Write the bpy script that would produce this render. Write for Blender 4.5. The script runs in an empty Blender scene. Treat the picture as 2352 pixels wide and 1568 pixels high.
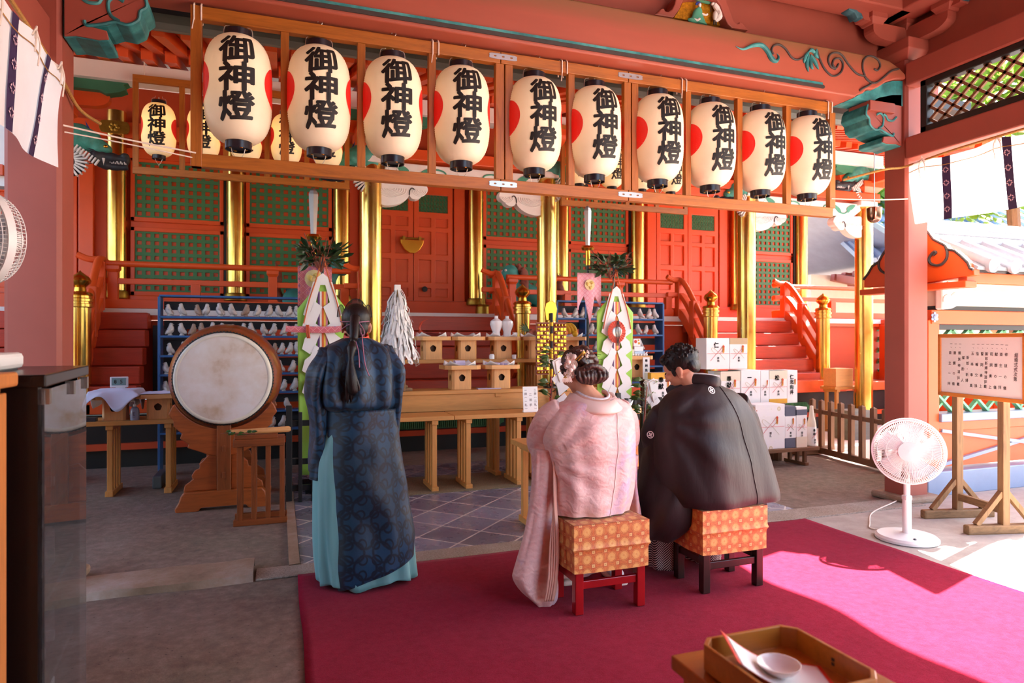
import bpy, bmesh, math, random
from mathutils import Vector, Matrix, Euler, noise as mnoise
from mathutils.geometry import tessellate_polygon
SC = bpy.context.scene
COL = SC.collection
RND = random.Random(11)
PI = math.pi
V = Vector

# ------------------------------------------------------------------ camera
TH = math.atan2(536.0, 1520.0)
cd = bpy.data.cameras.new('camera')
cam = bpy.data.objects.new('camera', cd)
COL.objects.link(cam)
cam.location = (0, 0, 1.40)
cam.rotation_euler = (PI / 2, 0, -TH)
cd.sensor_width = 36.0
cd.lens = 1520.0 / 2352.0 * 36.0
cd.clip_start = 0.05
cd.dof.use_dof = True
cd.dof.focus_distance = 3.9
cd.dof.aperture_fstop = 3.5
SC.camera = cam
# ------------------------------------------------------------------ sky, sun, exposure
SC.view_settings.view_transform = 'Standard'
SC.view_settings.look = 'None'
SC.view_settings.gamma = 1.0
SC.view_settings.use_curve_mapping = False
SC.view_settings.exposure = 0.5
W = bpy.data.worlds.new('sky')
SC.world = W
W.use_nodes = True
nt = W.node_tree
bg = nt.nodes['Background']
sky = nt.nodes.new('ShaderNodeTexSky')
sky.sky_type = 'NISHITA'
sky.sun_disc = False
sky.sun_elevation = math.radians(43)
sky.sun_rotation = math.radians(72)
sky.dust_density = 2.5
nt.links.new(sky.outputs[0], bg.inputs[0])
bg.inputs[1].default_value = 0.8
sd = bpy.data.lights.new('sun', 'SUN')
sd.energy = 60.0
sd.angle = math.radians(0.6)
sd.color = (1.0, 0.95, 0.87)
sun = bpy.data.objects.new('sun', sd)
COL.objects.link(sun)
sun.rotation_euler = V((-0.68, -0.22, -0.668)).to_track_quat('-Z', 'Y').to_euler()
sun.location = (12, 6, 10)

# ------------------------------------------------------------------ measuring helpers: a direction of view meets a plane of the building
SN, CS = math.sin(TH), math.cos(TH)
def _ray(x, y):
    a = (x - 1176.0) / 1520.0
    return (SN + a * CS, CS - a * SN, (784.0 - y) / 1520.0)
def aty(x, y, Y):
    r = _ray(x, y); d = Y / r[1]
    return V((r[0] * d, Y, 1.4 + r[2] * d))
def atx(x, y, X):
    r = _ray(x, y); d = X / r[0]
    return V((X, r[1] * d, 1.4 + r[2] * d))
def atz(x, y, z=0.0):
    r = _ray(x, y); d = (z - 1.4) / r[2]
    return V((r[0] * d, r[1] * d, z))

# ------------------------------------------------------------------ materials
def lin(h):
    h = h.lstrip('#')
    o = []
    for i in (0, 2, 4):
        c = int(h[i:i + 2], 16) / 255.0
        o.append(c / 12.92 if c <= 0.04045 else ((c + 0.055) / 1.055) ** 2.4)
    return (*o, 1.0)
class NT:
    def __init__(s, name):
        s.m = bpy.data.materials.new(name); s.m.use_nodes = True
        s.t = s.m.node_tree; s.b = s.t.nodes['Principled BSDF']
        s.out = s.t.nodes['Material Output']; s._tc = None
    def n(s, typ, **kw):
        nd = s.t.nodes.new('ShaderNode' + typ)
        for k, v in kw.items():
            if k.startswith('i_'):
                key = k[2:]
                key = int(key) if key.isdigit() else key.replace('_', ' ')
                s.set(nd.inputs[key], v)
            else:
                setattr(nd, k, v)
        return nd
    def set(s, inp, v):
        if hasattr(v, 'is_linked') or isinstance(v, bpy.types.NodeSocket): s.t.links.new(v, inp)
        else: inp.default_value = v
    def tc(s, which='Object'):
        if s._tc is None: s._tc = s.n('TexCoord')
        return s._tc.outputs[which]
    def mapping(s, scale=(1, 1, 1), rot=(0, 0, 0), loc=(0, 0, 0), src=None):
        mp = s.n('Mapping'); mp.inputs['Scale'].default_value = scale
        mp.inputs['Rotation'].default_value = rot; mp.inputs['Location'].default_value = loc
        s.t.links.new(src or s.tc(), mp.inputs['Vector']); return mp.outputs[0]
    def noise(s, scale, detail=4, rough=0.55, vec=None, out=0, dist=0.0):
        nd = s.n('TexNoise'); nd.inputs['Scale'].default_value = scale
        nd.inputs['Detail'].default_value = detail; nd.inputs['Roughness'].default_value = rough
        nd.inputs['Distortion'].default_value = dist
        s.t.links.new(vec or s.tc(), nd.inputs['Vector']); return nd.outputs[out]
    def ramp(s, fac, stops, interp='LINEAR'):
        nd = s.n('ValToRGB'); cr = nd.color_ramp; cr.interpolation = interp
        while len(cr.elements) < len(stops): cr.elements.new(0.5)
        for e, (p, c) in zip(cr.elements, stops):
            e.position = p; e.color = c if len(c) == 4 else (*c, 1)
        s.t.links.new(fac, nd.inputs[0]); return nd.outputs[0]
    def mix(s, fac, a, b, mode='MIX'):
        nd = s.n('Mix', data_type='RGBA', blend_type=mode)
        s.set(nd.inputs[0], fac); s.set(nd.inputs[6], a); s.set(nd.inputs[7], b); return nd.outputs[2]
    def math(s, op, a, b=0.0, c=0.0):
        nd = s.n('Math', operation=op); s.set(nd.inputs[0], a); s.set(nd.inputs[1], b); s.set(nd.inputs[2], c); return nd.outputs[0]
    def bump(s, h, strength=0.3, dist=0.01):
        nd = s.n('Bump'); nd.inputs['Strength'].default_value = strength; nd.inputs['Distance'].default_value = dist
        s.t.links.new(h, nd.inputs['Height']); s.t.links.new(nd.outputs[0], s.b.inputs['Normal'])
    def base(s, c): s.set(s.b.inputs['Base Color'], c)
    def fin(s, rough=0.6, metal=0.0, spec=None, emit=None, estr=0.0, sheen=0.0, coat=0.0, trans=0.0):
        b = s.b.inputs
        b['Roughness'].default_value = rough if not isinstance(rough, bpy.types.NodeSocket) else 0.5
        if isinstance(rough, bpy.types.NodeSocket): s.t.links.new(rough, b['Roughness'])
        b['Metallic'].default_value = metal
        if spec is not None: b['Specular IOR Level'].default_value = spec
        if emit is not None: s.set(b['Emission Color'], emit); b['Emission Strength'].default_value = estr
        if sheen: b['Sheen Weight'].default_value = sheen
        if coat: b['Coat Weight'].default_value = coat
        if trans: b['Transmission Weight'].default_value = trans
        return s.m
def scale_c(c, k): return (min(c[0] * k, 1), min(c[1] * k, 1), min(c[2] * k, 1), 1)
def plain(name, hexc, rough=0.6, metal=0.0, var=0.12, scale=6.0, bump=0.0, bscale=60.0, stretch=(1, 1, 1), spec=None, sheen=0.0, coat=0.0, emit=0.0):
    s = NT(name); c = lin(hexc)
    vec = s.mapping(scale=stretch)
    f = s.noise(scale, 5, 0.6, vec)
    s.base(s.ramp(f, [(0.25, scale_c(c, 1 - var)), (0.75, scale_c(c, 1 + var))]))
    if bump: s.bump(s.noise(bscale, 4, 0.6, vec), bump, 0.004)
    return s.fin(rough, metal, spec, sheen=sheen, coat=coat, emit=(c if emit else None), estr=emit)
def wood(name, hexc, dark=0.55, axis=0, rough=0.5, sc=3.0, coat=0.0):
    s = NT(name); c = lin(hexc)
    st = [9.0, 9.0, 9.0]; st[axis] = 0.8
    vec = s.mapping(scale=st)
    f = s.noise(sc, 6, 0.62, vec, dist=1.2)
    f2 = s.noise(sc * 5, 3, 0.6, vec)
    col = s.ramp(f, [(0.3, scale_c(c, dark)), (0.5, c), (0.72, scale_c(c, 1.18))])
    s.base(s.mix(0.25, col, s.ramp(f2, [(0.35, scale_c(c, dark)), (0.65, scale_c(c, 1.1))])))
    s.bump(f2, 0.08, 0.003)
    return s.fin(rough, coat=coat)
M = {}
def build_materials():
    # lacquers of the building
    M['hall_red'] = plain('hall_red', '#96493a', 0.55, var=0.10, scale=2.0, bump=0.05, bscale=30)          # worn red ochre of the worship hall
    s = NT('koryo_red'); c = lin('#a04f3b')
    f = s.noise(1.5, 5, 0.6, s.mapping(scale=(0.4, 3, 3)))
    col = s.ramp(f, [(0.3, scale_c(c, 0.9)), (0.7, scale_c(c, 1.1))])
    z = s.n('SeparateXYZ'); s.t.links.new(s.tc(), z.inputs[0])
    dirt = s.math('MULTIPLY', s.ramp(s.math('ADD', z.outputs[2], s.math('MULTIPLY', s.noise(4, 4, .6, s.mapping(scale=(.3, 1, 3))), .12)), [(0.0, (0, 0, 0)), (1.0, (1, 1, 1))]), 1.0)
    zz = s.n('MapRange'); s.t.links.new(s.math('ADD', z.outputs[2], s.math('MULTIPLY', s.noise(4, 4, .6, s.mapping(scale=(.3, 1, 3))), .12)), zz.inputs[0])
    zz.inputs[1].default_value = 0.27; zz.inputs[2].default_value = 0.42
    s.base(s.mix(zz.outputs[0], col, lin('#7d5233')))                                                       # brown grime along the top of the beam
    M['koryo_red'] = s.fin(0.5)
    M['vermilion'] = plain('vermilion', '#d9521b', 0.42, var=0.08, scale=2.5, bump=0.03, bscale=25)
    M['vermilion_back'] = plain('vermilion_back', '#c84618', 0.6, var=0.08, scale=3)
    M['step_red'] = wood('step_red', '#bd4026', 0.8, 0, 0.38, 2.0)
    M['lattice_green'] = plain('lattice_green', '#40784a', 0.6, var=0.12, scale=4)
    M['trellis_green'] = plain('trellis_green', '#6fb287', 0.6, var=0.08, scale=4)
    M['white_board'] = plain('white_board', '#e6e0da', 0.7, var=0.04, scale=2)
    M['white_carved'] = plain('white_carved', '#e9e4de', 0.7, var=0.06, scale=6)
    M['black'] = plain('black', '#14110f', 0.5, var=0.2, scale=5)
    M['black_lacquer'] = plain('black_lacquer', '#120b0b', 0.25, var=0.2, scale=4)
    M['dark_trim'] = plain('dark_trim', '#1d1615', 0.5, var=0.2, scale=5)
    s = NT('gold_leaf'); f = s.noise(3.0, 4, 0.6, s.mapping(scale=(2, 2, 0.7)))
    s.base(s.ramp(f, [(0.3, lin('#d3a548')), (0.55, lin('#e3bb62')), (0.8, lin('#edcf88'))]))
    s.bump(s.noise(4, 2, .4, s.mapping(scale=(2, 2, .3))), 0.03, 0.006)
    M['gold_leaf'] = s.fin(s.ramp(s.noise(5), [(0.3, (.18, .18, .18)), (.7, (.28, .28, .28))]), 1.0)
    M['gold'] = plain('gold', '#dba93f', 0.24, 1.0, var=0.1, scale=8)
    M['gold_dull'] = plain('gold_dull', '#a98436', 0.42, 1.0, var=0.2, scale=20, bump=0.2, bscale=60)
    s = NT('gold_ground'); s.base(s.ramp(s.noise(40, 5, .7), [(.3, lin('#9c6a10')), (.6, lin('#d8981c')), (.8, lin('#f0bf4a'))])); s.bump(s.noise(60), .3, .004)
    M['gold_ground'] = s.fin(0.42, 0.6)
    # painted carvings
    s = NT('teal_paint'); s.base(s.ramp(s.noise(7, 5, .6), [(.25, lin('#17494a')), (.5, lin('#2f7f80')), (.75, lin('#56a9a4'))])); M['teal_paint'] = s.fin(0.5)
    s = NT('teal_dark'); s.base(s.ramp(s.noise(6, 5, .6), [(.25, lin('#12282d')), (.5, lin('#2a5660')), (.8, lin('#4f8590'))])); M['teal_dark'] = s.fin(0.55)
    M['ink_line'] = plain('ink_line', '#3a3330', 0.6, var=0.25, scale=12)
    M['leaf_paint'] = plain('leaf_paint', '#4d9b80', 0.6, var=0.15, scale=14)
    M['green_beam'] = plain('green_beam', '#35785a', 0.6, var=0.15, scale=5)
    M['dragon_green'] = plain('dragon_green', '#3f8f80', 0.55, var=0.35, scale=16, bump=0.4, bscale=40)
    M['dragon_dark'] = plain('dragon_dark', '#26282e', 0.5, var=0.3, scale=12)
    M['dragon_white'] = plain('dragon_white', '#ded8d2', 0.6, var=0.06, scale=12)
    M['dragon_blue'] = plain('dragon_blue', '#24409a', 0.5, var=0.1, scale=12)
    M['dragon_red'] = plain('dragon_red', '#7c2018', 0.5, var=0.1, scale=12)
    M['mane_brown'] = plain('mane_brown', '#8e4c3c', 0.6, var=0.2, scale=20)
    M['lion_teal'] = plain('lion_teal', '#3f9a92', 0.5, var=0.2, scale=10)
    # timber
    for ax, k in ((0, 'x'), (1, 'y'), (2, 'z')):
        M['frame_wood_' + k] = wood('frame_wood_' + k, '#a8621f', 0.62, ax, 0.42)
        M['altar_wood_' + k] = wood('altar_wood_' + k, '#c98a44', 0.82, ax, 0.5)
        M['stand_wood_' + k] = wood('stand_wood_' + k, '#8d4a20', 0.55, ax, 0.45)
        M['old_wood_' + k] = wood('old_wood_' + k, '#7b5233', 0.55, ax, 0.65)
        M['grey_wood_' + k] = wood('grey_wood_' + k, '#8d6a45', 0.5, ax, 0.7)
    M['hinoki'] = wood('hinoki', '#dca263', 0.88, 2, 0.5)
    M['hinoki_x'] = wood('hinoki_x', '#dca263', 0.88, 0, 0.5)
    M['hinoki_hole_shade'] = plain('hinoki_hole_shade', '#4c2c12', 0.7)  # dark brown painted as the shade seen through the holes
    M['drum_stand_wood'] = wood('drum_stand_wood', '#a65422', 0.6, 0, 0.4, 2.2)
    M['drum_shell'] = wood('drum_shell', '#8a3f1a', 0.5, 1, 0.3, 2.0, 0.3)
    M['tray_wood'] = wood('tray_wood', '#b9772c', 0.72, 0, 0.35, 2.0, 0.2)
    M['table_wood'] = wood('table_wood', '#a9641c', 0.75, 0, 0.35, 1.8, 0.2)
    M['cabinet_wood'] = wood('cabinet_wood', '#b5713a', 0.7, 2, 0.4)
    # ground
    s = NT('earth_floor'); v = s.mapping()
    a = s.noise(1.1, 8, 0.65, v); b = s.noise(14, 8, 0.75, v); g = s.noise(0.8, 3, .5, s.mapping(scale=(.7, 1.6, 1), loc=(3, 1, 0)))
    col = s.ramp(a, [(0.25, lin('#5a463a')), (0.5, lin('#7a6456')), (0.75, lin('#948276'))])
    col = s.mix(s.ramp(g, [(.52, (0, 0, 0)), (.66, (.55, .55, .55))]), col, lin('#737360'))
    col = s.mix(0.45, col, s.ramp(b, [(0.3, lin('#42322a')), (0.5, lin('#796556')), (0.7, lin('#9f8d80'))]))
    vo = s.n('TexVoronoi'); vo.inputs['Scale'].default_value = 19; s.t.links.new(v, vo.inputs['Vector'])
    col = s.mix(s.ramp(vo.outputs[0], [(.06, (.7, .7, .7)), (.1, (0, 0, 0))]), col, lin('#3d2d25'))
    s.base(col); s.bump(s.mix(0.5, a, b), 0.55, 0.03); M['earth_floor'] = s.fin(0.9)
    s = NT('paved_ground'); v = s.mapping()
    s.base(s.ramp(s.noise(5, 8, .7, v), [(.3, lin('#9b8f86')), (.7, lin('#b7aca3'))])); s.bump(s.noise(80, 5, .7, v), .25, .01); M['paved_ground'] = s.fin(.9)
    M['yard_gravel'] = plain('yard_gravel', '#dcd5cb', .9, var=.06, scale=30)
    s = NT('granite'); v = s.mapping()
    s.base(s.mix(.5, s.ramp(s.noise(90, 3, .7, v), [(.3, lin('#5d4f45')), (.5, lin('#9a8b7f')), (.7, lin('#c2b5aa'))]), s.ramp(s.noise(4, 5, .6, v), [(.3, lin('#7c6653')), (.7, lin('#a3968c'))])))
    s.bump(s.noise(70, 4, .7, v), .5, .01); M['granite'] = s.fin(.85)
    s = NT('worn_stone'); v = s.mapping()
    s.base(s.ramp(s.noise(2.2, 8, .7, v), [(.3, lin('#6e553e')), (.5, lin('#927760')), (.72, lin('#a9968a'))])); s.bump(s.noise(25, 6, .7, v), .5, .015); M['worn_stone'] = s.fin(.88)
    s = NT('slate_tile'); v = s.mapping(rot=(0, 0, math.radians(45)), scale=(1, 1, 1))
    br = s.n('TexBrick'); br.offset = 0.0; br.squash = 1.0
    for k, val in (('Scale', 1.0), ('Mortar Size', .008), ('Mortar Smooth', .2), ('Brick Width', .33), ('Row Height', .33)): br.inputs[k].default_value = val
    s.t.links.new(v, br.inputs['Vector'])
    nz = s.noise(5, 6, .65, v)
    br.inputs['Color1'].default_value = lin('#686876'); br.inputs['Color2'].default_value = lin('#8a8a9c'); br.inputs['Mortar'].default_value = lin('#d8cfc8')
    s.base(s.mix(.4, br.outputs[0], s.ramp(nz, [(.3, (.45, .45, .45)), (.7, (1.15, 1.1, 1.1))]), 'MULTIPLY'))
    s.bump(s.mix(.5, s.math('SUBTRACT', 1.0, br.outputs[1]), nz), .35, .01)
    M['slate_tile'] = s.fin(s.ramp(nz, [(.3, (.38, .38, .38)), (.7, (.2, .2, .2))]))
    s = NT('straw_mat'); v = s.mapping(scale=(160, 20, 1))
    s.base(s.ramp(s.noise(1, 3, .6, v), [(.3, lin('#5f4f37')), (.7, lin('#8b7a5b'))])); M['straw_mat'] = s.fin(.9)
    s = NT('red_carpet'); v = s.mapping()
    a = s.noise(2.2, 5, .6, v); b = s.noise(220, 3, .7, v); c2 = s.noise(24, 5, .7, v)
    col = s.ramp(a, [(.3, lin('#7e0522')), (.7, lin('#940c2c'))])
    col = s.mix(.35, col, s.ramp(b, [(.3, lin('#5c0316')), (.7, lin('#a81c40'))]))
    col = s.mix(.2, col, s.ramp(c2, [(.35, lin('#6e061e')), (.65, lin('#9c2848'))]))
    s.base(col); s.bump(s.mix(.5, b, c2), .45, .008); M['red_carpet'] = s.fin(.95, sheen=.06, spec=.0)
    # roofs
    M['roof_tile'] = plain('roof_tile', '#8d9099', 0.45, var=0.15, scale=5, bump=.1)
    M['roof_tile_blue'] = plain('roof_tile_blue', '#7f8ea8', 0.35, var=0.12, scale=3, bump=.1)
    M['copper_gutter'] = plain('copper_gutter', '#6d6f66', 0.6, var=0.25, scale=3, stretch=(.5, 2, 4))
    M['plaster'] = plain('plaster', '#d8c9b4', 0.8, var=0.05)
    # lanterns and cloth
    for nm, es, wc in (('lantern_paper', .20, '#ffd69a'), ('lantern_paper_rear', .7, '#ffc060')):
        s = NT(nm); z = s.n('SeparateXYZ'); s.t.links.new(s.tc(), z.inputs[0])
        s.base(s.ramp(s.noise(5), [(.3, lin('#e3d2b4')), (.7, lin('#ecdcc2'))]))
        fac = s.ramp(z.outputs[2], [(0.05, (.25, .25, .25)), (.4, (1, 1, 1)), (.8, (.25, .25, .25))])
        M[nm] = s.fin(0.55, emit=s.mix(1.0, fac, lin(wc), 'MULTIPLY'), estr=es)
    M['lantern_ink'] = plain('lantern_ink', '#171310', 0.6, var=.2, scale=30)
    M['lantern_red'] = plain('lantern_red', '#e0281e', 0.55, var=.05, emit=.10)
    M['lantern_ring'] = plain('lantern_ring', '#1c1a22', 0.3, var=.15)
    M['steel'] = plain('steel', '#b9b4ae', 0.35, 1.0, var=.08)
    M['wire'] = plain('wire', '#cfc6b8', 0.4, .4, var=.05)
    M['cord'] = plain('cord', '#e3d3c4', 0.8, var=.1, scale=80)
    M['straw_rope'] = plain('straw_rope', '#a87b3c', 0.85, var=.35, scale=60, bump=.5, bscale=150)
    s = NT('curtain_cloth'); s.base(s.ramp(s.noise(3), [(.3, lin('#e9ddd4')), (.7, lin('#f3eae3'))]))
    tr = s.n('BsdfTranslucent'); tr.inputs[0].default_value = lin('#fff6ee'); mx = s.n('MixShader'); mx.inputs[0].default_value = .35
    s.t.links.new(s.b.outputs[0], mx.inputs[1]); s.t.links.new(tr.outputs[0], mx.inputs[2]); s.t.links.new(mx.outputs[0], s.out.inputs[0])
    M['curtain_cloth'] = s.fin(.85)
    M['purple_band'] = plain('purple_band', '#33204a', 0.7, var=.12)
    M['band_flower'] = plain('band_flower', '#d9b9c4', 0.7)
    M['paper'] = plain('paper', '#f3f0ec', 0.75, var=.02)
    M['paper_violet'] = plain('paper_violet', '#d5c5dd', 0.75, var=.04)
    M['paper_board'] = plain('paper_board', '#f1e6df', 0.8, var=.02)
    M['ink'] = plain('ink', '#151313', 0.7, var=.1)
    M['ink_soft'] = plain('ink_soft', '#5d4a44', 0.7, var=.1)
    M['porcelain'] = plain('porcelain', '#f0eeee', 0.12, var=.02, coat=.4)
    M['plastic_white'] = plain('plastic_white', '#e8e6e3', 0.35, var=.02)
    M['plastic_grey'] = plain('plastic_grey', '#4a4f55', 0.4)
    M['red_paper'] = plain('red_paper', '#e23b20', 0.6, var=.04)
    M['lime_silk'] = plain('lime_silk', '#a2d34f', 0.5, var=.06, scale=2, stretch=(1, 1, .2), sheen=.2)
    s = NT('pink_brocade'); v = s.mapping(scale=(22, 22, 22), rot=(0, math.radians(45), 0))
    ck = s.n('TexVoronoi', distance='CHEBYCHEV'); ck.inputs['Scale'].default_value = 1.0; ck.inputs['Randomness'].default_value = 0; s.t.links.new(v, ck.inputs['Vector'])
    s.base(s.ramp(ck.outputs[0], [(.0, lin('#f0c0a8')), (.16, lin('#8f4a8a')), (.26, lin('#e58a92')), (.42, lin('#d9606c')), (.5, lin('#f2b6b4'))])); M['pink_brocade'] = s.fin(.6)
    s = NT('pink_brocade_pale'); v = s.mapping(scale=(26, 26, 26), rot=(0, math.radians(45), 0))
    ck = s.n('TexVoronoi', distance='CHEBYCHEV'); ck.inputs['Scale'].default_value = 1.0; ck.inputs['Randomness'].default_value = 0; s.t.links.new(v, ck.inputs['Vector'])
    s.base(s.ramp(ck.outputs[0], [(.1, lin('#e7a6b8')), (.3, lin('#f0bcc8')), (.48, lin('#e795a6'))])); M['pink_brocade_pale'] = s.fin(.6)
    M['leaf'] = plain('leaf', '#243d20', 0.3, var=.3, scale=30)
    M['leaf_fresh'] = plain('leaf_fresh', '#3e5a24', 0.3, var=.3, scale=30)
    M['dove_glaze'] = None
    s = NT('dove_glaze'); f = s.noise(14, 3, .6, s.tc('Object'))
    s.base(s.ramp(f, [(.35, lin('#cfc4ba')), (.55, lin('#b9b0aa')), (.7, lin('#8f9aa6'))])); M['dove_glaze'] = s.fin(.3)
    M['dove_brown'] = plain('dove_brown', '#a58672', .4, var=.2, scale=20)
    M['shelf_blue'] = plain('shelf_blue', '#2f5d92', .5, var=.12)
    M['shelf_dark'] = plain('shelf_dark', '#2b2a30', .6, var=.2)
    s = NT('drum_skin'); f = s.noise(3.2, 5, .6, s.mapping(loc=(2, 0, 1))); s.base(s.ramp(f, [(.30, lin('#c9ab8c')), (.42, lin('#e0d0c2')), (.6, lin('#ebe3de'))])); M['drum_skin'] = s.fin(.6)
    M['drum_rim'] = plain('drum_rim', '#e5dcc9', .6)
    M['tatami_cloth'] = plain('tatami_cloth', '#dbe3fa', .8, var=.04)
    M['skin'] = plain('skin', '#d79b7c', .5, var=.06, scale=14)
    s = NT('hair_black'); s.base(s.ramp(s.noise(30, 4, .6, s.mapping(scale=(3, 3, .5))), [(.3, lin('#0a0808')), (.7, lin('#1c1413'))])); s.bump(s.noise(60, 3, .6, s.mapping(scale=(3, 3, .35))), .35, .006); M['hair_black'] = s.fin(.42, spec=.35)
    s = NT('hair_brown'); s.base(s.ramp(s.noise(25, 4, .6, s.mapping(scale=(2, 2, .8))), [(.3, lin('#1c0f0c')), (.7, lin('#50332a'))])); s.bump(s.noise(45, 3, .6, s.mapping(scale=(3, 3, .6))), .4, .006); M['hair_brown'] = s.fin(.36)
build_materials()

# ------------------------------------------------------------------ mesh builder
class MB:
    def __init__(s): s.v = []; s.f = []; s.uv = {}
    def add(s, vs, fs, uv=None):
        b = len(s.v); s.v.extend(V(x) for x in vs); s.f.extend(tuple(b + i for i in f) for f in fs)
        if uv:
            for i, u in enumerate(uv): s.uv[b + i] = u
        return b
    def box(s, c, d, rot=None):
        x, y, z = d[0] / 2, d[1] / 2, d[2] / 2
        p = [V((i, j, k)) for i in (-x, x) for j in (-y, y) for k in (-z, z)]
        if rot is not None: p = [rot @ q for q in p]
        s.add([q + V(c) for q in p], [(0, 1, 3, 2), (4, 6, 7, 5), (0, 4, 5, 1), (2, 3, 7, 6), (0, 2, 6, 4), (1, 5, 7, 3)]); return s
    def bx(s, x0, x1, y0, y1, z0, z1):
        return s.box(((x0 + x1) / 2, (y0 + y1) / 2, (z0 + z1) / 2), (abs(x1 - x0), abs(y1 - y0), abs(z1 - z0)))
    def bar(s, p0, p1, w, h, up=(0, 0, 1)):
        p0, p1 = V(p0), V(p1); d = (p1 - p0); L = d.length; d.normalize(); up = V(up)
        x = d.cross(up)
        if x.length < 1e-4: x = d.cross(V((0, 1, 0)))
        x.normalize(); z = x.cross(d)
        vs = [p + x * (a * w / 2) + z * (b * h / 2) for p in (p0, p1) for a, b in ((-1, -1), (1, -1), (1, 1), (-1, 1))]
        s.add(vs, [(3, 2, 1, 0), (4, 5, 6, 7), (0, 1, 5, 4), (1, 2, 6, 5), (2, 3, 7, 6), (3, 0, 4, 7)]); return s
    def tube(s, pts, r, n=8, caps=True, closed=False, flat=1.0, up=None):
        pts = [V(p) for p in pts]; m = len(pts); rs = r if isinstance(r, (list, tuple)) else [r] * m
        prev = None; rings = []
        for i, p in enumerate(pts):
            a = pts[(i - 1) % m] if (i > 0 or closed) else p; b = pts[(i + 1) % m] if (i < m - 1 or closed) else p
            t = (b - a)
            t = t.normalized() if t.length > 1e-9 else V((0, 0, 1))
            if up is not None:
                u = V(up); u = u - t * u.dot(t)
            elif prev is None:
                u = t.cross(V((0, 0, 1)))
                if u.length < 1e-3: u = t.cross(V((1, 0, 0)))
            else:
                u = prev - t * prev.dot(t)
            if u.length < 1e-6: u = t.orthogonal()
            u.normalize(); prev = u; w = t.cross(u)
            rings.append([p + (u * (math.cos(2 * PI * k / n) * flat) + w * math.sin(2 * PI * k / n)) * rs[i] for k in range(n)])
        s.loft(rings, caps=caps and not closed, loop=closed); return s
    def cyl(s, p0, p1, r, n=16, r1=None): return s.tube([p0, p1], [r, r if r1 is None else r1], n)
    def loft(s, rings, closed=True, caps=True, loop=False, uv=None):
        m, n = len(rings), len(rings[0]); vs = [p for r in rings for p in r]; fs = []
        for i in range(m if loop else m - 1):
            i2 = (i + 1) % m
            for k in range(n if closed else n - 1):
                k2 = (k + 1) % n
                fs.append((i * n + k, i * n + k2, i2 * n + k2, i2 * n + k))
        if caps and not loop:
            if closed:
                fs.append(tuple(range(n - 1, -1, -1))); fs.append(tuple((m - 1) * n + k for k in range(n)))
        s.add(vs, fs, uv); return s
    def lathe(s, prof, n=24, o=(0, 0, 0), ax=None, caps=True):
        o = V(o); rot = Matrix.Identity(3) if ax is None else V((0, 0, 1)).rotation_difference(V(ax)).to_matrix()
        rings = [[o + rot @ V((r * math.cos(2 * PI * k / n), r * math.sin(2 * PI * k / n), z)) for k in range(n)] for r, z in prof]
        return s.loft(rings, caps=caps)
    def grid(s, fn, nu, nv, uv=True):
        vs = [fn(i / nu, j / nv) for j in range(nv + 1) for i in range(nu + 1)]
        fs = [(j * (nu + 1) + i, j * (nu + 1) + i + 1, (j + 1) * (nu + 1) + i + 1, (j + 1) * (nu + 1) + i) for j in range(nv) for i in range(nu)]
        s.add(vs, fs, [(i / nu, j / nv) for j in range(nv + 1) for i in range(nu + 1)] if uv else None); return s
    def ell(s, c, r, nu=16, nv=10, rot=None):
        c = V(c); vs = []
        for j in range(1, nv):
            a = PI * j / nv
            for i in range(nu):
                b = 2 * PI * i / nu
                vs.append(V((r[0] * math.sin(a) * math.cos(b), r[1] * math.sin(a) * math.sin(b), r[2] * math.cos(a))))
        vs += [V((0, 0, r[2])), V((0, 0, -r[2]))]; T, B = len(vs) - 2, len(vs) - 1; fs = []
        for j in range(nv - 2):
            for i in range(nu):
                k = (i + 1) % nu; fs.append((j * nu + i, (j + 1) * nu + i, (j + 1) * nu + k, j * nu + k))
        for i in range(nu):
            k = (i + 1) % nu; fs.append((T, i, k)); fs.append((B, (nv - 2) * nu + k, (nv - 2) * nu + i))
        if rot is not None: vs = [rot @ p for p in vs]
        s.add([p + c for p in vs], fs); return s
    def prism(s, pts, o, ux, uy, t, holes=()):
        """outline pts (2D) in the plane o + x*ux + y*uy, thickness t along the vector t"""
        o, ux, uy, t = V(o), V(ux), V(uy), V(t)
        loops = [list(pts)] + [list(h) for h in holes]; flat = [p for l in loops for p in l]
        tri = tessellate_polygon([[V((p[0], p[1], 0)) for p in l] for l in loops])
        n = len(flat); vs = [o + ux * p[0] + uy * p[1] for p in flat]; vs += [q + t for q in vs]
        fs = [tuple(x) for x in tri] + [tuple(i + n for i in reversed(x)) for x in tri]
        st = 0
        for l in loops:
            m = len(l)
            for i in range(m):
                j = (i + 1) % m; fs.append((st + i, st + j, st + j + n, st + i + n))
            st += m
        s.add(vs, fs); return s
    def xf(s, mat):
        s.v = [mat @ p for p in s.v]; return s
    def join(s, other):
        b = len(s.v); s.v.extend(other.v); s.f.extend(tuple(b + i for i in f) for f in other.f)
        for k, u in other.uv.items(): s.uv[b + k] = u
        return s
    def build(s, name, mat, parent=None, sm=0, bevel=0.0, solid=0.0, sub=0, w=0, label=None, cat=None, group=None, kind=None, seg=2, ang=35, loc=None, fix=True):
        me = bpy.data.meshes.new(name)
        vs = s.v
        if w and parent is not None:
            iv = wmat(parent).inverted(); vs = [iv @ p for p in vs]
        if parent is None and loc is None and len(vs):       # give a top-level mesh its own origin
            lo = V((min(p.x for p in vs), min(p.y for p in vs), min(p.z for p in vs))); hi = V((max(p.x for p in vs), max(p.y for p in vs), max(p.z for p in vs)))
            loc = V(((lo.x + hi.x) / 2, (lo.y + hi.y) / 2, lo.z)); vs = [p - loc for p in vs]
        me.from_pydata([tuple(p) for p in vs], [], s.f)
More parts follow.
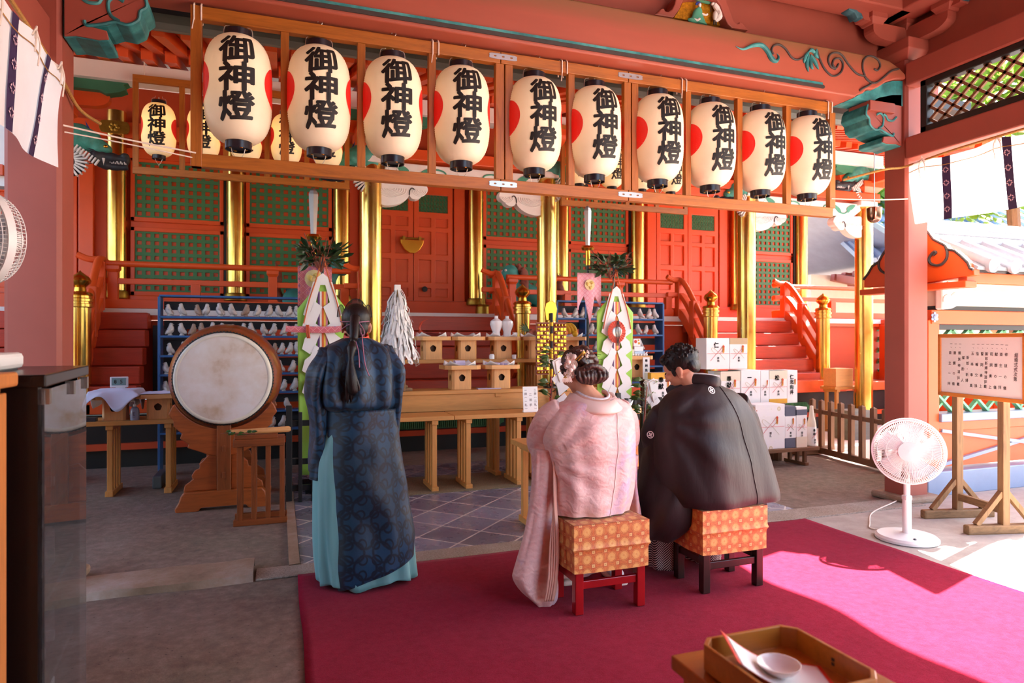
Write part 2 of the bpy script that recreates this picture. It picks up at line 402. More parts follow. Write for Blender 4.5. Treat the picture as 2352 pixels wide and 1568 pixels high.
        if fix:
            bm = bmesh.new(); bm.from_mesh(me); bmesh.ops.recalc_face_normals(bm, faces=bm.faces); bm.to_mesh(me); bm.free()
        if s.uv:
            ul = me.uv_layers.new(name='UVMap')
            for lp in me.loops: ul.data[lp.index].uv = s.uv.get(lp.vertex_index, (0, 0))
        if sm:
            for p in me.polygons: p.use_smooth = True
            if sm != 'all': me.set_sharp_from_angle(angle=math.radians(ang))
        o = bpy.data.objects.new(name, me); COL.objects.link(o)
        if mat is not None: me.materials.append(M[mat] if isinstance(mat, str) else mat)
        if parent is not None: o.parent = parent
        if loc is not None: o.location = loc
        if solid:
            md = o.modifiers.new('thick', 'SOLIDIFY'); md.thickness = solid; md.offset = 0
        if bevel:
            md = o.modifiers.new('edge', 'BEVEL'); md.width = bevel; md.segments = seg; md.limit_method = 'ANGLE'; md.angle_limit = math.radians(40)
        if sub:
            md = o.modifiers.new('sub', 'SUBSURF'); md.levels = sub; md.render_levels = sub
        tag(o, label, cat, group, kind); return o
def wmat(o):
    m = Matrix.LocRotScale(o.location, o.rotation_euler, o.scale)
    return m if o.parent is None else wmat(o.parent) @ m
def tag(o, label=None, cat=None, group=None, kind=None):
    if label: o['label'] = label
    if cat: o['category'] = cat
    if group: o['group'] = group
    if kind: o['kind'] = kind
    return o
def thing(name, label, cat, loc=(0, 0, 0), rz=0.0, group=None, kind=None):
    o = bpy.data.objects.new(name, None); COL.objects.link(o); o.empty_display_size = .1
    o.location = loc; o.rotation_euler = (0, 0, rz); return tag(o, label, cat, group, kind)
def dup(src, loc=None, rz=None, label=None, parent=None):
    kids = {}
    for o in bpy.data.objects:
        if o.parent is not None: kids.setdefault(o.parent.name, []).append(o)
    def rec(s, p):
        c = s.copy(); COL.objects.link(c)
        if p is not None: c.parent = p
        for k in kids.get(s.name, []): rec(k, c)
        return c
    r = rec(src, parent)
    if loc is not None: r.location = loc
    if rz is not None: r.rotation_euler = (0, 0, rz)
    if label: r['label'] = label
    return r
def rotz(a): return Matrix.Rotation(a, 3, 'Z')
def lerp(a, b, t): return a + (b - a) * t
def interp(tab, z):
    """piecewise linear lookup of rows (z, values...)"""
    if z <= tab[0][0]: return list(tab[0][1:])
    for a, b in zip(tab, tab[1:]):
        if z <= b[0]:
            t = (z - a[0]) / (b[0] - a[0]); t = t * t * (3 - 2 * t) * .5 + t * .5
            return [lerp(p, q, t) for p, q in zip(a[1:], b[1:])]
    return list(tab[-1][1:])
def catmull(pts, k=6, closed=False):
    pts = [V(p) for p in pts]; n = len(pts); out = []
    for i in range(n if closed else n - 1):
        g = lambda j: pts[j % n] if closed else pts[max(0, min(n - 1, j))]
        p0, p1, p2, p3 = g(i - 1), g(i), g(i + 1), g(i + 2)
        for q in range(k):
            t = q / k
            out.append(.5 * ((2 * p1) + (p2 - p0) * t + (2 * p0 - 5 * p1 + 4 * p2 - p3) * t * t + (3 * p1 - p0 - 3 * p2 + p3) * t ** 3))
    if not closed: out.append(pts[-1])
    return out
def smooth2(pts, k=5, closed=True): return [(p.x, p.y) for p in catmull([(a, b, 0) for a, b in pts], k, closed)]
# lettering -----------------------------------------------------------------
_GL = {}
def glyph_raw(ch, res, bold=0.0):
    c = bpy.data.curves.new('letter', 'FONT'); c.body = ch; c.align_x = 'CENTER'; c.align_y = 'CENTER'; c.size = 1.0; c.offset = bold; c.resolution_u = res
    c.fill_mode = 'FRONT'
    o = bpy.data.objects.new('letter', c); COL.objects.link(o)
    dg = bpy.context.evaluated_depsgraph_get(); ev = o.evaluated_get(dg); me = ev.to_mesh()
    vs = [V((v.co.x, v.co.y, 0)) for v in me.vertices]; fs = [tuple(p.vertices) for p in me.polygons]
    ev.to_mesh_clear(); bpy.data.objects.remove(o); bpy.data.curves.remove(c)
    return vs, fs, (min(v.x for v in vs), max(v.x for v in vs), min(v.y for v in vs), max(v.y for v in vs)) if vs else None
def glyph(ch, bold=0.0, res=3):
    """outline of one character as flat verts and faces, centred, about one unit tall; made heavy by laying shifted copies over each other"""
    key = (ch, bold, res)
    if key in _GL: return _GL[key]
    vs, fs, bx = glyph_raw(ch, res)
    if vs:
        cx, cy = (bx[0] + bx[1]) / 2, (bx[2] + bx[3]) / 2; h = max(bx[1] - bx[0], bx[3] - bx[2])
        if ch in '\u4e00\u3001\u306e\u30fb': h = 1.0
        vs = [V(((v.x - cx) / h, (v.y - cy) / h, 0)) for v in vs]
        if bold:
            n = 8 if bold > .03 else 4; v0, f0 = vs, fs; vs, fs = [], []
            for k in range(n):
                d = V((bold * math.cos(2 * PI * k / n + .4), bold * math.sin(2 * PI * k / n + .4), 0)); o = len(vs); vs += [v + d for v in v0]; fs += [tuple(i + o for i in f) for f in f0]
    _GL[key] = (vs, fs); return _GL[key]
def write(mb, text, o, ux, uy, size, pitch=None, bold=0.02, sx=1.0):
    """text written downwards from o (centre of the first character)"""
    o, ux, uy = V(o), V(ux).normalized(), V(uy).normalized(); pitch = pitch or size * 1.1
    for i, ch in enumerate(text):
        if ch == ' ': continue
        vs, fs = glyph(ch, bold, 2)
        c = o - uy * (pitch * i)
        mb.add([c + ux * (v.x * size * sx) + uy * (v.y * size) for v in vs], fs)
    return mb
def slice_mesh(vs, fs, step):
    bm = bmesh.new(); bv = [bm.verts.new(v) for v in vs]
    for f in fs:
        try: bm.faces.new([bv[i] for i in f])
        except ValueError: pass
    for ax in (0, 1):
        lo = min(v.co[ax] for v in bm.verts); hi = max(v.co[ax] for v in bm.verts); k = math.floor(lo / step) * step
        while k < hi:
            no = V((1, 0, 0)) if ax == 0 else V((0, 1, 0))
            bmesh.ops.bisect_plane(bm, geom=bm.verts[:] + bm.edges[:] + bm.faces[:], plane_co=no * k, plane_no=no); k += step
    bm.verts.index_update(); r = ([v.co.copy() for v in bm.verts], [tuple(v.index for v in f.verts) for f in bm.faces]); bm.free(); return r
# ================================================================== ground
MB().bx(-30, 40, -12, 40, -0.06, 0.0).build('floor', 'earth_floor', kind='structure')
MB().bx(-0.9, 3.7, -8, -0.8, 0.0005, 0.004).build('floor_approach', 'paved_ground', kind='structure')
MB().bx(3.72, 14, -8, 4.36, 0.0005, 0.004).build('floor_paved', 'paved_ground', kind='structure')
MB().bx(6.3, 16, 4.8, 9.2, 0.0005, 0.005).build('floor_yard', 'yard_gravel', kind='structure')  # pale yard slab added to bounce sun onto the hall front
MB().bx(0.13, 4.05, 4.33, 7.4, 0.0005, 0.006).build('floor_slate', 'slate_tile', kind='structure', loc=(0, 0, 0))
b = MB(); b.bx(-0.13, 1.6, 4.14, 4.34, 0.0, 0.012); b.bx(1.605, 3.3, 4.14, 4.34, 0.0, 0.012); b.bx(3.305, 5.2, 4.14, 4.40, 0.0, 0.014)
b.build('trim_granite', 'granite', kind='structure', bevel=.006)
def worn(name, x0, x1, y0, y1, z, seed):
    def fn(u, v):
        x = lerp(x0, x1, u); e = mnoise.noise(V((x * 3, seed, v * 2))) * .03
        yy = [y0 - .004, y0, y0 + .03, y1 - .03, y1, y1]; zz = [0, z * .8, z, z, z * .9, 0]
        i = round(v * 5); return V((x, yy[i] + e, zz[i] + (mnoise.noise(V((x * 6, yy[i] * 6, seed))) * .012 if 0 < i < 5 else 0)))
    MB().grid(fn, 60, 5).build(name, 'worn_stone', kind='structure', sm=1)
worn('trim_stone', -3.0, -0.14, 4.13, 4.42, .055, 1.3)
worn('trim_kerb', 0.06, 0.125, 4.34, 7.2, .02, 4.2)
MB().bx(0.5, 4.6, 5.96, 6.72, 0.006, 0.012).build('straw_mat', 'straw_mat', label='long beige straw mat laid under the altar tables', cat='mat')
# carpet: one soft sheet with a turned edge
def carpet(u, v):
    x = lerp(.105, 3.90, u); y = lerp(-1.0, 4.145, v)
    z = .007 + .003 * mnoise.noise(V((x * 1.5, y * 1.5, 2))) + .002 * mnoise.noise(V((x * 6, y * 3, 7)))
    return V((x + .008 * mnoise.noise(V((0, y * 2, 1))), y + .010 * mnoise.noise(V((x * 1.4, 0, 3))), z))
MB().grid(carpet, 90, 110).build('red_carpet', 'red_carpet', solid=.008, sm=1, label='large crimson felt carpet the stools and priest stand on', cat='carpet')

# ================================================================== pillars of the worship hall
def pillar(name, x0, x1, y0, y1, zt, label):
    b = MB(); c = .022
    ring = lambda z, k=0: [V((x, y, z)) for x, y in ((x0 + c, y0), (x1 - c, y0), (x1, y0 + c), (x1, y1 - c), (x1 - c, y1), (x0 + c, y1), (x0, y1 - c), (x0, y0 + c))]
    b.loft([ring(0.06), ring(zt)])
    t = b.build(name, 'hall_red', label=label, cat='pillar', kind='structure')
    MB().bx(x0 - .07, x1 + .07, y0 - .07, y1 + .07, 0.004, .062).build('footing_stone', 'worn_stone', t, w=1, bevel=.02)
pillar('pillar_right', 5.12, 5.385, 4.26, 4.50, 3.84, 'red ochre square pillar behind the white standing fan')
pillar('pillar_left', -1.41, -1.14, 4.30, 4.56, 3.84, 'dark red square pillar beside the black cabinet')
# ceiling and upper walls (they shade the hall)
MB().bx(-2.2, 6.1, -0.6, 4.9, 4.95, 5.05).build('ceiling', 'hall_red', kind='structure')
MB().bx(-1.4, 5.35, 4.52, 4.58, 3.62, 4.95).build('wall_front_upper', 'hall_red', kind='structure')
MB().bx(5.30, 5.36, -0.6, 4.5, 3.78, 4.95).build('wall_right_upper', 'hall_red', kind='structure')
MB().bx(-1.40, -1.34, -0.6, 4.5, 3.16, 4.95).build('wall_left_upper', 'hall_red', kind='structure')
MB().bx(-1.4, 5.12, 4.20, 4.46, 4.22, 4.46).build('trim_upper_beam', 'hall_red', kind='structure', bevel=.012)
MB().bx(5.00, 5.26, -0.6, 4.46, 4.22, 4.46).build('trim_side_beam', 'hall_red', kind='structure', bevel=.012)
MB().bx(-1.4, 5.0, 3.6, 4.2, 4.46, 4.50).build('trim_ceiling_board', 'copper_gutter', kind='structure')
MB().bx(-2.2, 2.2, -0.75, -0.6, 0, 4.95).build('wall_rear_blocker', 'old_wood_z', kind='structure')  # unseen wall added behind the camera to darken the near side
MB().bx(-1.62, -1.5, -0.6, 3.3, 0, 4.95).build('wall_left_blocker', 'old_wood_z', kind='structure')  # unseen wall added to block skylight from the left
# right side beams and left side beam
MB().bx(5.10, 5.24, -0.6, 4.26, 3.60, 3.80).build('trim_beam_right_high', 'hall_red', kind='structure', bevel=.012)
MB().bx(5.10, 5.24, -0.6, 4.26, 2.97, 3.16).build('trim_beam_right_low', 'hall_red', kind='structure', bevel=.012)
MB().bx(-1.36, -1.19, 0.6, 4.30, 2.97, 3.19).build('trim_beam_left_low', 'hall_red', kind='structure', bevel=.012)
MB().bx(5.12, 5.385, -0.6, -0.33, 0, 4.9).build('pillar_rear_right', 'hall_red', kind='structure', bevel=.02)
# the rainbow beam with carved scroll
kp = [(-1.14, 3.445), (4.55, 3.445), (4.58, 3.47), (4.64, 3.49), (4.68, 3.53), (4.75, 3.535), (4.82, 3.57), (4.90, 3.62), (5.0, 3.655), (5.12, 3.67), (5.12, 3.70), (5.03, 3.76), (4.93, 3.80), (4.80, 3.815), (-0.82, 3.815), (-.95, 3.80), (-1.14, 3.70)]
kb = MB(); kb.prism(kp, (0, 4.262, 0), (1, 0, 0), (0, 0, 1), (0, .30, 0))
koryo = kb.build('beam_scrolled', 'koryo_red', bevel=.018, kind='structure', seg=3)
MB().prism([(4.56, 3.447), (5.12, 3.447), (5.12, 3.665), (5.0, 3.65), (4.9, 3.615), (4.8, 3.56), (4.7, 3.525), (4.62, 3.48)], (0, 4.30, 0), (1, 0, 0), (0, 0, 1), (0, .22, 0)).build('beam_shoulder', 'teal_paint', koryo, w=1)
b = MB(); b.bx(-1.0, 4.20, 4.252, 4.275, 3.468, 3.495); b.cyl((4.20, 4.252, 3.4815), (4.20, 4.275, 3.4815), .0135, 12); b.build('groove', 'ink_line', koryo, w=1)
b = MB(); b.bx(-1.0, 4.19, 4.250, 4.275, 3.495, 3.512); b.build('groove_edge', 'teal_paint', koryo, w=1)
def crop4(p): return aty(1500 + .3622 * p[0], .3622 * p[1], 4.256)
def relief(mb, pts, r0, r1=None, k=5, n=8, flat=.45):
    q = catmull([crop4(p) for p in pts], k); m = len(q)
    rs = [r0 if r1 is None else lerp(r0, r1, i / (m - 1)) for i in range(m)]
    rs[0] *= .4; rs[-1] *= .6
    mb.tube(q, rs, n)
b = MB()
relief(b, [(765, 345), (752, 320), (765, 290), (800, 283), (840, 310), (880, 365), (920, 378), (965, 355), (985, 335)], .008)
relief(b, [(1040, 315), (1055, 370), (1090, 440), (1140, 482), (1190, 460), (1205, 410), (1185, 372), (1150, 375), (1138, 408), (1160, 432), (1178, 402)], .008)
relief(b, [(1160, 440), (1130, 425), (1112, 390), (1115, 360), (1130, 340), (1165, 333), (1200, 352), (1240, 410), (1290, 465), (1340, 482)], .008)
relief(b, [(1345, 482), (1330, 440), (1333, 385), (1362, 356), (1400, 360), (1430, 385), (1440, 420), (1422, 446), (1402, 436)], .008)
relief(b, [(1340, 482), (1370, 515), (1410, 525), (1460, 492), (1510, 450), (1560, 436)], .009)
relief(b, [(1395, 520), (1370, 540), (1330, 560), (1310, 575)], .009)
b.build('scroll_carving', 'ink_line', koryo, w=1, sm=1)
b = MB()
def taper(pts, rmax):
    q = catmull([crop4(p) for p in pts], 5); m = len(q); b.tube(q, [max(.001, rmax * math.sin(PI * min(.98, (i + .5) / m))) for i in range(m)], 8)
taper([(525, 293), (570, 312), (630, 290), (685, 287), (725, 325), (752, 375), (782, 388), (797, 362), (785, 338)], .020)
taper([(680, 285), (715, 312), (745, 352), (775, 372)], .013)
for pts in ([(990, 325), (965, 360), (958, 400)], [(990, 340), (975, 400), (985, 455)], [(1000, 350), (1000, 410), (1015, 440)], [(1000, 345), (1025, 390), (1050, 440)], [(1040, 310), (1030, 345), (1050, 370)], [(985, 330), (1005, 318), (1035, 345)]): taper(pts, .016)
b.build('leaf_carving', 'teal_paint', koryo, w=1, sm=1)
# frog-leg strut with a seated sage and a crane on gold ground
def crop5(p, Y=4.36): return aty(1500 + .11054 * p[0], .11054 * p[1], Y)
def flatxz(pts, Y): return [(q.x, q.z) for q in (crop5(p, Y) for p in pts)]
fk = thing('frog_leg_strut', 'carved red frog-leg strut with gilded panel above the scrolled beam', 'carving', (3.05, 4.40, 3.82))
lo = [(20, 300), (110, 250), (160, 180), (235, 175), (255, 225), (320, 240), (400, 190), (450, 90), (480, -40), (560, -160), (760, -260), (1200, -260), (1400, -170), (1510, -60), (1590, 180), (1680, 440), (1740, 490), (1785, 485), (1800, 450), (1880, 500), (1920, 550), (1990, 630), (1640, 580), (1560, 500), (1480, 330), (1400, 100), (1330, 10), (1200, -60), (800, -60), (640, -20), (560, 180), (430, 365)]
MB().prism(flatxz(lo, 4.36), (0, 4.36, 0), (1, 0, 0), (0, 0, 1), (0, .12, 0)).build('leg_board', 'hall_red', fk, w=1, bevel=.008)
MB().prism(flatxz([(440, 365), (560, 180), (640, -20), (800, -80), (1200, -80), (1400, 100), (1500, 350), (1620, 570)], 4.44), (0, 4.44, 0), (1, 0, 0), (0, 0, 1), (0, .03, 0)).build('gilded_ground', 'gold_ground', fk, w=1)
b = MB(); q = catmull([crop5(p, 4.42) for p in [(830, -20), (1000, 20), (1180, 60), (1250, 20), (1330, 70), (1410, 110), (1470, 300), (1600, 560)]], 5); b.tube(q, .012, 8); b.build('pine_border', 'green_beam', fk, w=1, sm=1)
b = MB(); c = crop5((930, 340), 4.40)
b.loft([[c + V((math.cos(a) * rx + dx, math.sin(a) * .022, dz)) for a in [2 * PI * k / 14 for k in range(14)]] for rx, dx, dz in ((.078, .01, -.055), (.07, .0, -.035), (.05, .0, .0), (.042, .0, .03), (.030, .004, .055), (.012, .006, .066))]); b.ell(c + V((-.055, -.01, -.045)), (.045, .02, .018))
b.build('sage_robe', 'leaf_paint', fk, w=1, sm=1)
b = MB(); b.ell(c + V((.008, -.012, .083)), (.014, .014, .018)); b.tube([c + V((.03, -.01, .02)), c + V((.06, -.02, .01)), c + V((.075, -.02, .02))], .008); b.tube([c + V((-.05, -.02, -.04)), c + V((-.02, -.025, -.045)), c + V((0, -.025, -.03))], .009); b.build('sage_skin', 'dragon_white', fk, w=1, sm=1)
b = MB(); b.ell(c + V((.004, 0, .102)), (.022, .016, .014)); b.ell(c + V((-.012, 0, .096)), (.010, .01, .012)); b.build('sage_hat', 'dragon_blue', fk, w=1, sm=1)
b = MB(); g = lambda x, y: crop5((x, y), 4.40)
b.tube(catmull([g(1215, 90), g(1260, 75), g(1310, 140), g(1380, 240), g(1385, 320), g(1330, 400), g(1290, 440)], 4), [.006, .012, .010, .012, .012, .020, .022, .023, .024, .025, .026, .028, .030, .030, .030, .030, .028, .028, .026, .024, .022, .018, .016, .012, .01], 10); b.ell(g(1290, 330), (.02, .02, .04))
b.build('crane', 'dragon_white', fk, w=1, sm=1)
b = MB(); b.tube([g(1270, 420), g(1265, 510)], .007); b.tube([g(1310, 430), g(1308, 515)], .007); b.tube([g(1200, 100), g(1195, 200), g(1200, 250)], .003); b.build('crane_legs', 'ink_line', fk, w=1)
# bracket complex on the right pillar
br = thing('bracket_complex', 'red stacked bracket arms on top of the pillar behind the fan', 'bracket', (5.25, 4.38, 3.84))
def block(mb, x, y, z, w, h):
    mb.loft([[V((x + a * w * k / 2, y + b2 * w * k / 2, zz)) for a, b2 in ((-1, -1), (1, -1), (1, 1), (-1, 1))] for k, zz in ((.68, z), (.80, z + h * .2), (1, z + h * .45), (1, z + h))])
b = MB(); block(b, 5.25, 4.38, 3.84, .36, .17); b.build('base_block', 'hall_red', br, w=1, bevel=.006)
def arm(L, h):
    p = [(-L, h), (-L, h * .55)]
    for k in range(7):
        a = PI / 2 * k / 6; p.append((-L + .16 * (1 - math.cos(a)) * 1.0 + .0, h * .55 - h * .55 * math.sin(a)))
    q = p + [(-x, z) for x, z in reversed(p)]
    return q
for ux in ((1, 0, 0), (0, 1, 0)):
    b = MB(); t = V((0, 1, 0)) if ux[0] else V((1, 0, 0)); b.prism(arm(.43, .14), V((5.25, 4.38, 4.01)) - t * .05, ux, (0, 0, 1), t * .10); b.build('bracket_arm', 'hall_red', br, w=1, bevel=.006)
for dx, dy in ((-.39, 0), (.39, 0), (0, -.39), (0, .39), (0, 0)):
    b = MB(); block(b, 5.25 + dx, 4.38 + dy, 4.13, .17, .11); b.build('bearing_block', 'hall_red', br, w=1, bevel=.005)
for ux, t in (((-1, 0, 0), (0, .09, 0)), ((0, -1, 0), (.09, 0, 0))):
    b = MB(); o = V((5.25, 4.38, 4.15)) - V(t) / 2
    b.prism([(.5, .0), (.56, .02), (.60, .0), (.63, .05), (.69, .06), (.72, .12), (.72, .2), (.5, .2)], o, ux, (0, 0, 1), t); b.build('carved_tip', 'teal_dark', br, w=1, bevel=.006)
    b = MB(); o2 = V((5.25, 4.38, 4.15)) - V(t) * .53
    b.prism([(.4, .0), (.53, .0), (.56, .05), (.60, .06), (.63, .1), (.64, .2), (.4, .2)], o2, ux, (0, 0, 1), V(t) * 1.06); b.build('tip_cheek', 'hall_red', br, w=1)
# cloud-carved bracket under the beam ends (right from measured outline, left mirrored)
def crop8(p): q = aty(1900 + .21684 * p[0], .21684 * p[1], 4.30); return (q.x, q.z)
red = [(545, 1030), (440, 1095), (418, 1140), (408, 1210), (440, 1255), (450, 1320), (500, 1372), (560, 1372), (600, 1405), (690, 1440), (600, 1445), (590, 1500), (640, 1520), (740, 1525), (790, 1545), (790, 1000), (690, 1000)]
for side in (0, 1):
    mx = (lambda p: p) if side == 0 else (lambda p: (3.985 - p[0], p[1]))
    t = thing('cloud_bracket', ['teal-edged red cloud bracket under the beam end above the rope by the standing fan', 'teal-edged red cloud bracket beside the dark red pillar and the tied white curtain'][side], 'bracket', (mx((4.85, 0))[0], 4.38, 3.04), group='cloud brackets under the scrolled beam')
    MB().prism([mx(crop8(p)) for p in red], (0, 4.30, 0), (1, 0, 0), (0, 0, 1), (0, .015, 0)).build('board', 'hall_red', t, w=1, bevel=.004)
    cxm = sum(mx(crop8(p))[0] for p in red) / len(red); czm = sum(mx(crop8(p))[1] for p in red) / len(red)
    MB().prism([(cxm + (mx(crop8(p))[0] - cxm) * 1.035, czm + (mx(crop8(p))[1] - czm) * 1.03) for p in red[:-1]], (0, 4.312, 0), (1, 0, 0), (0, 0, 1), (0, .25, 0)).build('cloud_edge', 'teal_paint', t, w=1, bevel=.008)
    x0, x1 = sorted((mx((4.72, 0))[0], mx((5.0, 0))[0]))
    b = MB(); b.bx(x0, x1, 4.27, 4.50, 3.36, 3.446); b.build('bearing_block', 'hall_red', t, w=1, bevel=.006)
    b = MB()
    for pts in ([(520, 1215), (560, 1200), (590, 1240), (590, 1300), (575, 1340), (540, 1360)], [(590, 1210), (620, 1230), (640, 1270), (690, 1280), (730, 1240)], [(440, 1095), (418, 1140), (410, 1210), (440, 1255), (450, 1320), (500, 1372), (560, 1372), (620, 1410), (690, 1440), (700, 1410)]):
        q = [mx(crop8(p)) for p in pts]; q = catmull([V((x, 4.298, z)) for x, z in q], 5); b.tube(q, .010, 6)
    b.build('carved_line', 'teal_paint', t, w=1, sm=1)

# ================================================================== transom lattice on the right side
tr = thing('transom_lattice', 'black framed diamond lattice transom above the sunlit white curtain', 'transom', (5.17, 2.2, 3.16), kind='structure')
b = MB(); y0, y1, z0, z1 = 0.9, 4.135, 3.16, 3.60
for a in (b.bx(5.12, 5.21, y0, y1, z0, z0 + .055), b.bx(5.12, 5.21, y0, y1, z1 - .055, z1), b.bx(5.12, 5.21, y1 - .06, y1, z0, z1), b.bx(5.12, 5.21, y0, y0 + .06, z0, z1)): pass
b.build('frame', 'black', tr, w=1, bevel=.008)
b = MB(); s_ = .135
def diag(mb, sl):
    k = -8
    while k < 40:
        base = y0 + k * s_
        pa, pb = (base, z0 + .05), (base + sl * (z1 - z0 - .1) * 1.25, z1 - .05)
        ya, yb = pa[0], pb[0]
        def clip(t): return lerp(ya, yb, t), lerp(pa[1], pb[1], t)
        ts = [t / 20 for t in range(21) if y0 + .05 <= lerp(ya, yb, t / 20) <= y1 - .05]
        if len(ts) > 1:
            (ca, za), (cb, zb) = clip(ts[0]), clip(ts[-1]); mb.bar((5.165, ca, za), (5.165, cb, zb), .022, .022, up=(1, 0, 0))
        k += 1
diag(b, 1); diag(b, -1)
b.build('diamond_lattice', 'old_wood_y', tr, w=1)

# ================================================================== curtains with purple bands
def curtain(name, X, ya, yb, zt, zb, bands, label, side, sag):
    t = thing(name, label, 'curtain', (X, ya, zb))
    n = 90
    loops = [ya + (yb - ya) * (.04 + .92 * i / 5) for i in range(6)]
    def P(y, v):
        d = min(abs(y - l) for l in loops)
        top = zt - min(d * .18, .03)
        z = lerp(top, zb + .012 * math.sin(y * 3.1), v)
        w = .022 * math.sin(y * 7.3 + 1.2 * v) * (0.25 + v) + .018 * mnoise.noise(V((y * 2.2, v * 1.5, 5)))
        return V((X + w + sag * v * .05, y, z))
    MB().grid(lambda u, v: P(lerp(ya, yb, u), v), n, 16).build('cloth', 'curtain_cloth', t, w=1, sm='all')
    for yc in bands:
        e = .006 * side
        bd = MB().grid(lambda u, v: P(yc + (u - .5) * .068, v * 1.0) + V((-e, 0, -.004 if v == 1 else 0)), 4, 16).build('purple_band', 'purple_band', t, w=1, sm='all')
        for i in range(4):
            b = MB(); v = .22 + .21 * i
            for k in range(7):
                a = k * .9 + i; rr = .018
                c = P(yc + math.cos(a) * rr, v + math.sin(a) * rr / (zt - zb)) + V((-2 * e, 0, 0))
                d = V((0, math.cos(a), math.sin(a)))
                s2 = V((0, -d.z, d.y)); b.add([c - d * .011, c + s2 * .005, c + d * .011, c - s2 * .005], [(0, 1, 2, 3)])
            b.build('flower_crest', 'band_flower', bd, w=1)
    for l in loops:
        b = MB(); c = P(l, 0); b.tube([c + V((0, -.02, -.03)), c + V((-.012 * side, 0, .02)), c + V((0, .02, -.03))], .005, 6); b.tube(catmull([c + V((-.012 * side, 0, 0)), c + V((-.02 * side, .02, -.06)), c + V((-.014 * side, .01, -.16))], 4), .004, 6); b.tube(catmull([c + V((-.012 * side, 0, 0)), c + V((-.02 * side, -.03, -.05)), c + V((-.014 * side, -.03, -.11))], 4), .004, 6)
        b.build('tie_cord', 'cord', t, w=1, sm=1)
    b = MB(); b.tube([P(lerp(ya, yb, i / 60), .13) + V((-.006 * side, 0, 0)) for i in range(61)], .003, 5); b.build('draw_string', 'straw_rope', t, w=1)
    return t
curtain('shrine_curtain', 5.08, 4.205, 0.9, 2.925, 2.40, [3.87, 3.40, 2.93, 2.46, 1.99, 1.52], 'sunlit white curtain with purple flower bands beyond the standing fan', 1, 1)
curtain('shrine_curtain', -1.09, 4.19, 1.9, 2.86, 2.335, [3.90, 3.45, 3.0, 2.5], 'shaded white curtain with purple bands tied below the dark red pillar', -1, -1)
def rope(name, pts, r, mat, label):
    q = catmull(pts, 8); MB().tube(q, r, 8).build(name, mat, sm=1, label=label, cat='rope')
rope('straw_rope', [(4.62, 4.46, 2.80), (4.85, 4.25, 2.86), (5.07, 4.23, 2.90), (5.07, 3.8, 2.925), (5.075, 3.2, 2.935), (5.075, 2.2, 2.94), (5.075, 0.9, 2.95)], .010, 'straw_rope', 'straw rope that carries the sunlit white curtain')
rope('straw_rope', [(-1.02, 4.62, 2.72), (-1.10, 4.5, 2.76), (-1.12, 4.27, 2.83), (-1.11, 3.8, 2.87), (-1.10, 3.2, 2.90), (-1.10, 2.2, 2.92), (-1.11, 1.9, 2.95)], .010, 'straw_rope', 'straw rope that carries the shaded white curtain')

# ================================================================== the hanging row of ten lanterns
LY = 4.42
lf = thing('lantern_frame', 'long brown wooden frame hung under the scrolled beam holding ten lanterns', 'frame', (1.97, LY, 2.45))
X0, X1, ZB, ZT = -.50, 4.44, 2.455, 3.425
dbl = [1.465, 2.475]
for zc, nm in ((ZB + .04, 'bottom_rail'), (ZT - .04, 'top_rail')):
    xs = [X0] + dbl + [X1]
    for a, c in zip(xs, xs[1:]):
        MB().bx(a + .002, c - .002, LY - .03, LY + .03, zc - .04, zc + .04).build(nm, 'frame_wood_x', lf, w=1, bevel=.004)
posts = [(X0, .062), (.012, .05), (.485, .05), (.955, .05), (1.43, .062), (1.50, .058), (1.985, .05), (2.443, .056), (2.507, .056), (2.98, .05), (3.465, .05), (3.95, .05), (X1 - .03, .06)]
for i, (x, w) in enumerate(posts):
    MB().bx(x, x + w, LY - .024, LY + .024, ZB + .08, ZT - .08).build('post', 'frame_wood_z', lf, w=1, bevel=.003) if i else MB().bx(x, x + w, LY - .031, LY + .031, ZB, ZT).build('post', 'frame_wood_z', lf, w=1, bevel=.003)
for x in (1.482, 2.49):
    for z in (ZB + .045, ZT - .035):
        b = MB(); pts = smooth2([(-.085, -.018), (.085, -.018), (.1, 0), (.085, .018), (-.085, .018), (-.1, 0)], 3)
        hs = [[(cx + .011 * math.cos(a), .006 * math.sin(a)) for a in [2 * PI * k / 8 for k in range(8)]] for cx in (-.06, .06, 0)]
        b.prism(pts, (x, LY - .034, z), (1, 0, 0), (0, 0, 1), (0, .004, 0), hs); b.build('joining_plate', 'steel', lf, w=1)
for x in (-.46, 1.0, 1.95, 2.96, 4.40):
    b = MB()
    for dx in (-.02, .02): b.tube([(x + dx, LY - .035, ZT - .09), (x + dx, LY - .037, ZT), (x + dx, LY + .0, 3.455), (x + dx, LY + .037, ZT), (x + dx, LY + .037, ZT - .09)], .005, 6)
    b.tube([(x - .02, LY - .036, ZT - .08), (x - .03, LY - .045, ZT - .15)], .004, 6)
    b.build('hanging_cord', 'cord', lf, w=1, sm=1)
b = MB()
for x in (.25, .72, 1.2, 1.75, 2.22, 2.75, 3.22, 3.72): b.tube([V((x, LY - .02, ZT)) + V((.014 * math.sin(a), 0, .014 - .014 * math.cos(a))) for a in [k * .6 for k in range(9)]], .0025, 5)
b.build('screw_hook', 'steel', lf, w=1)
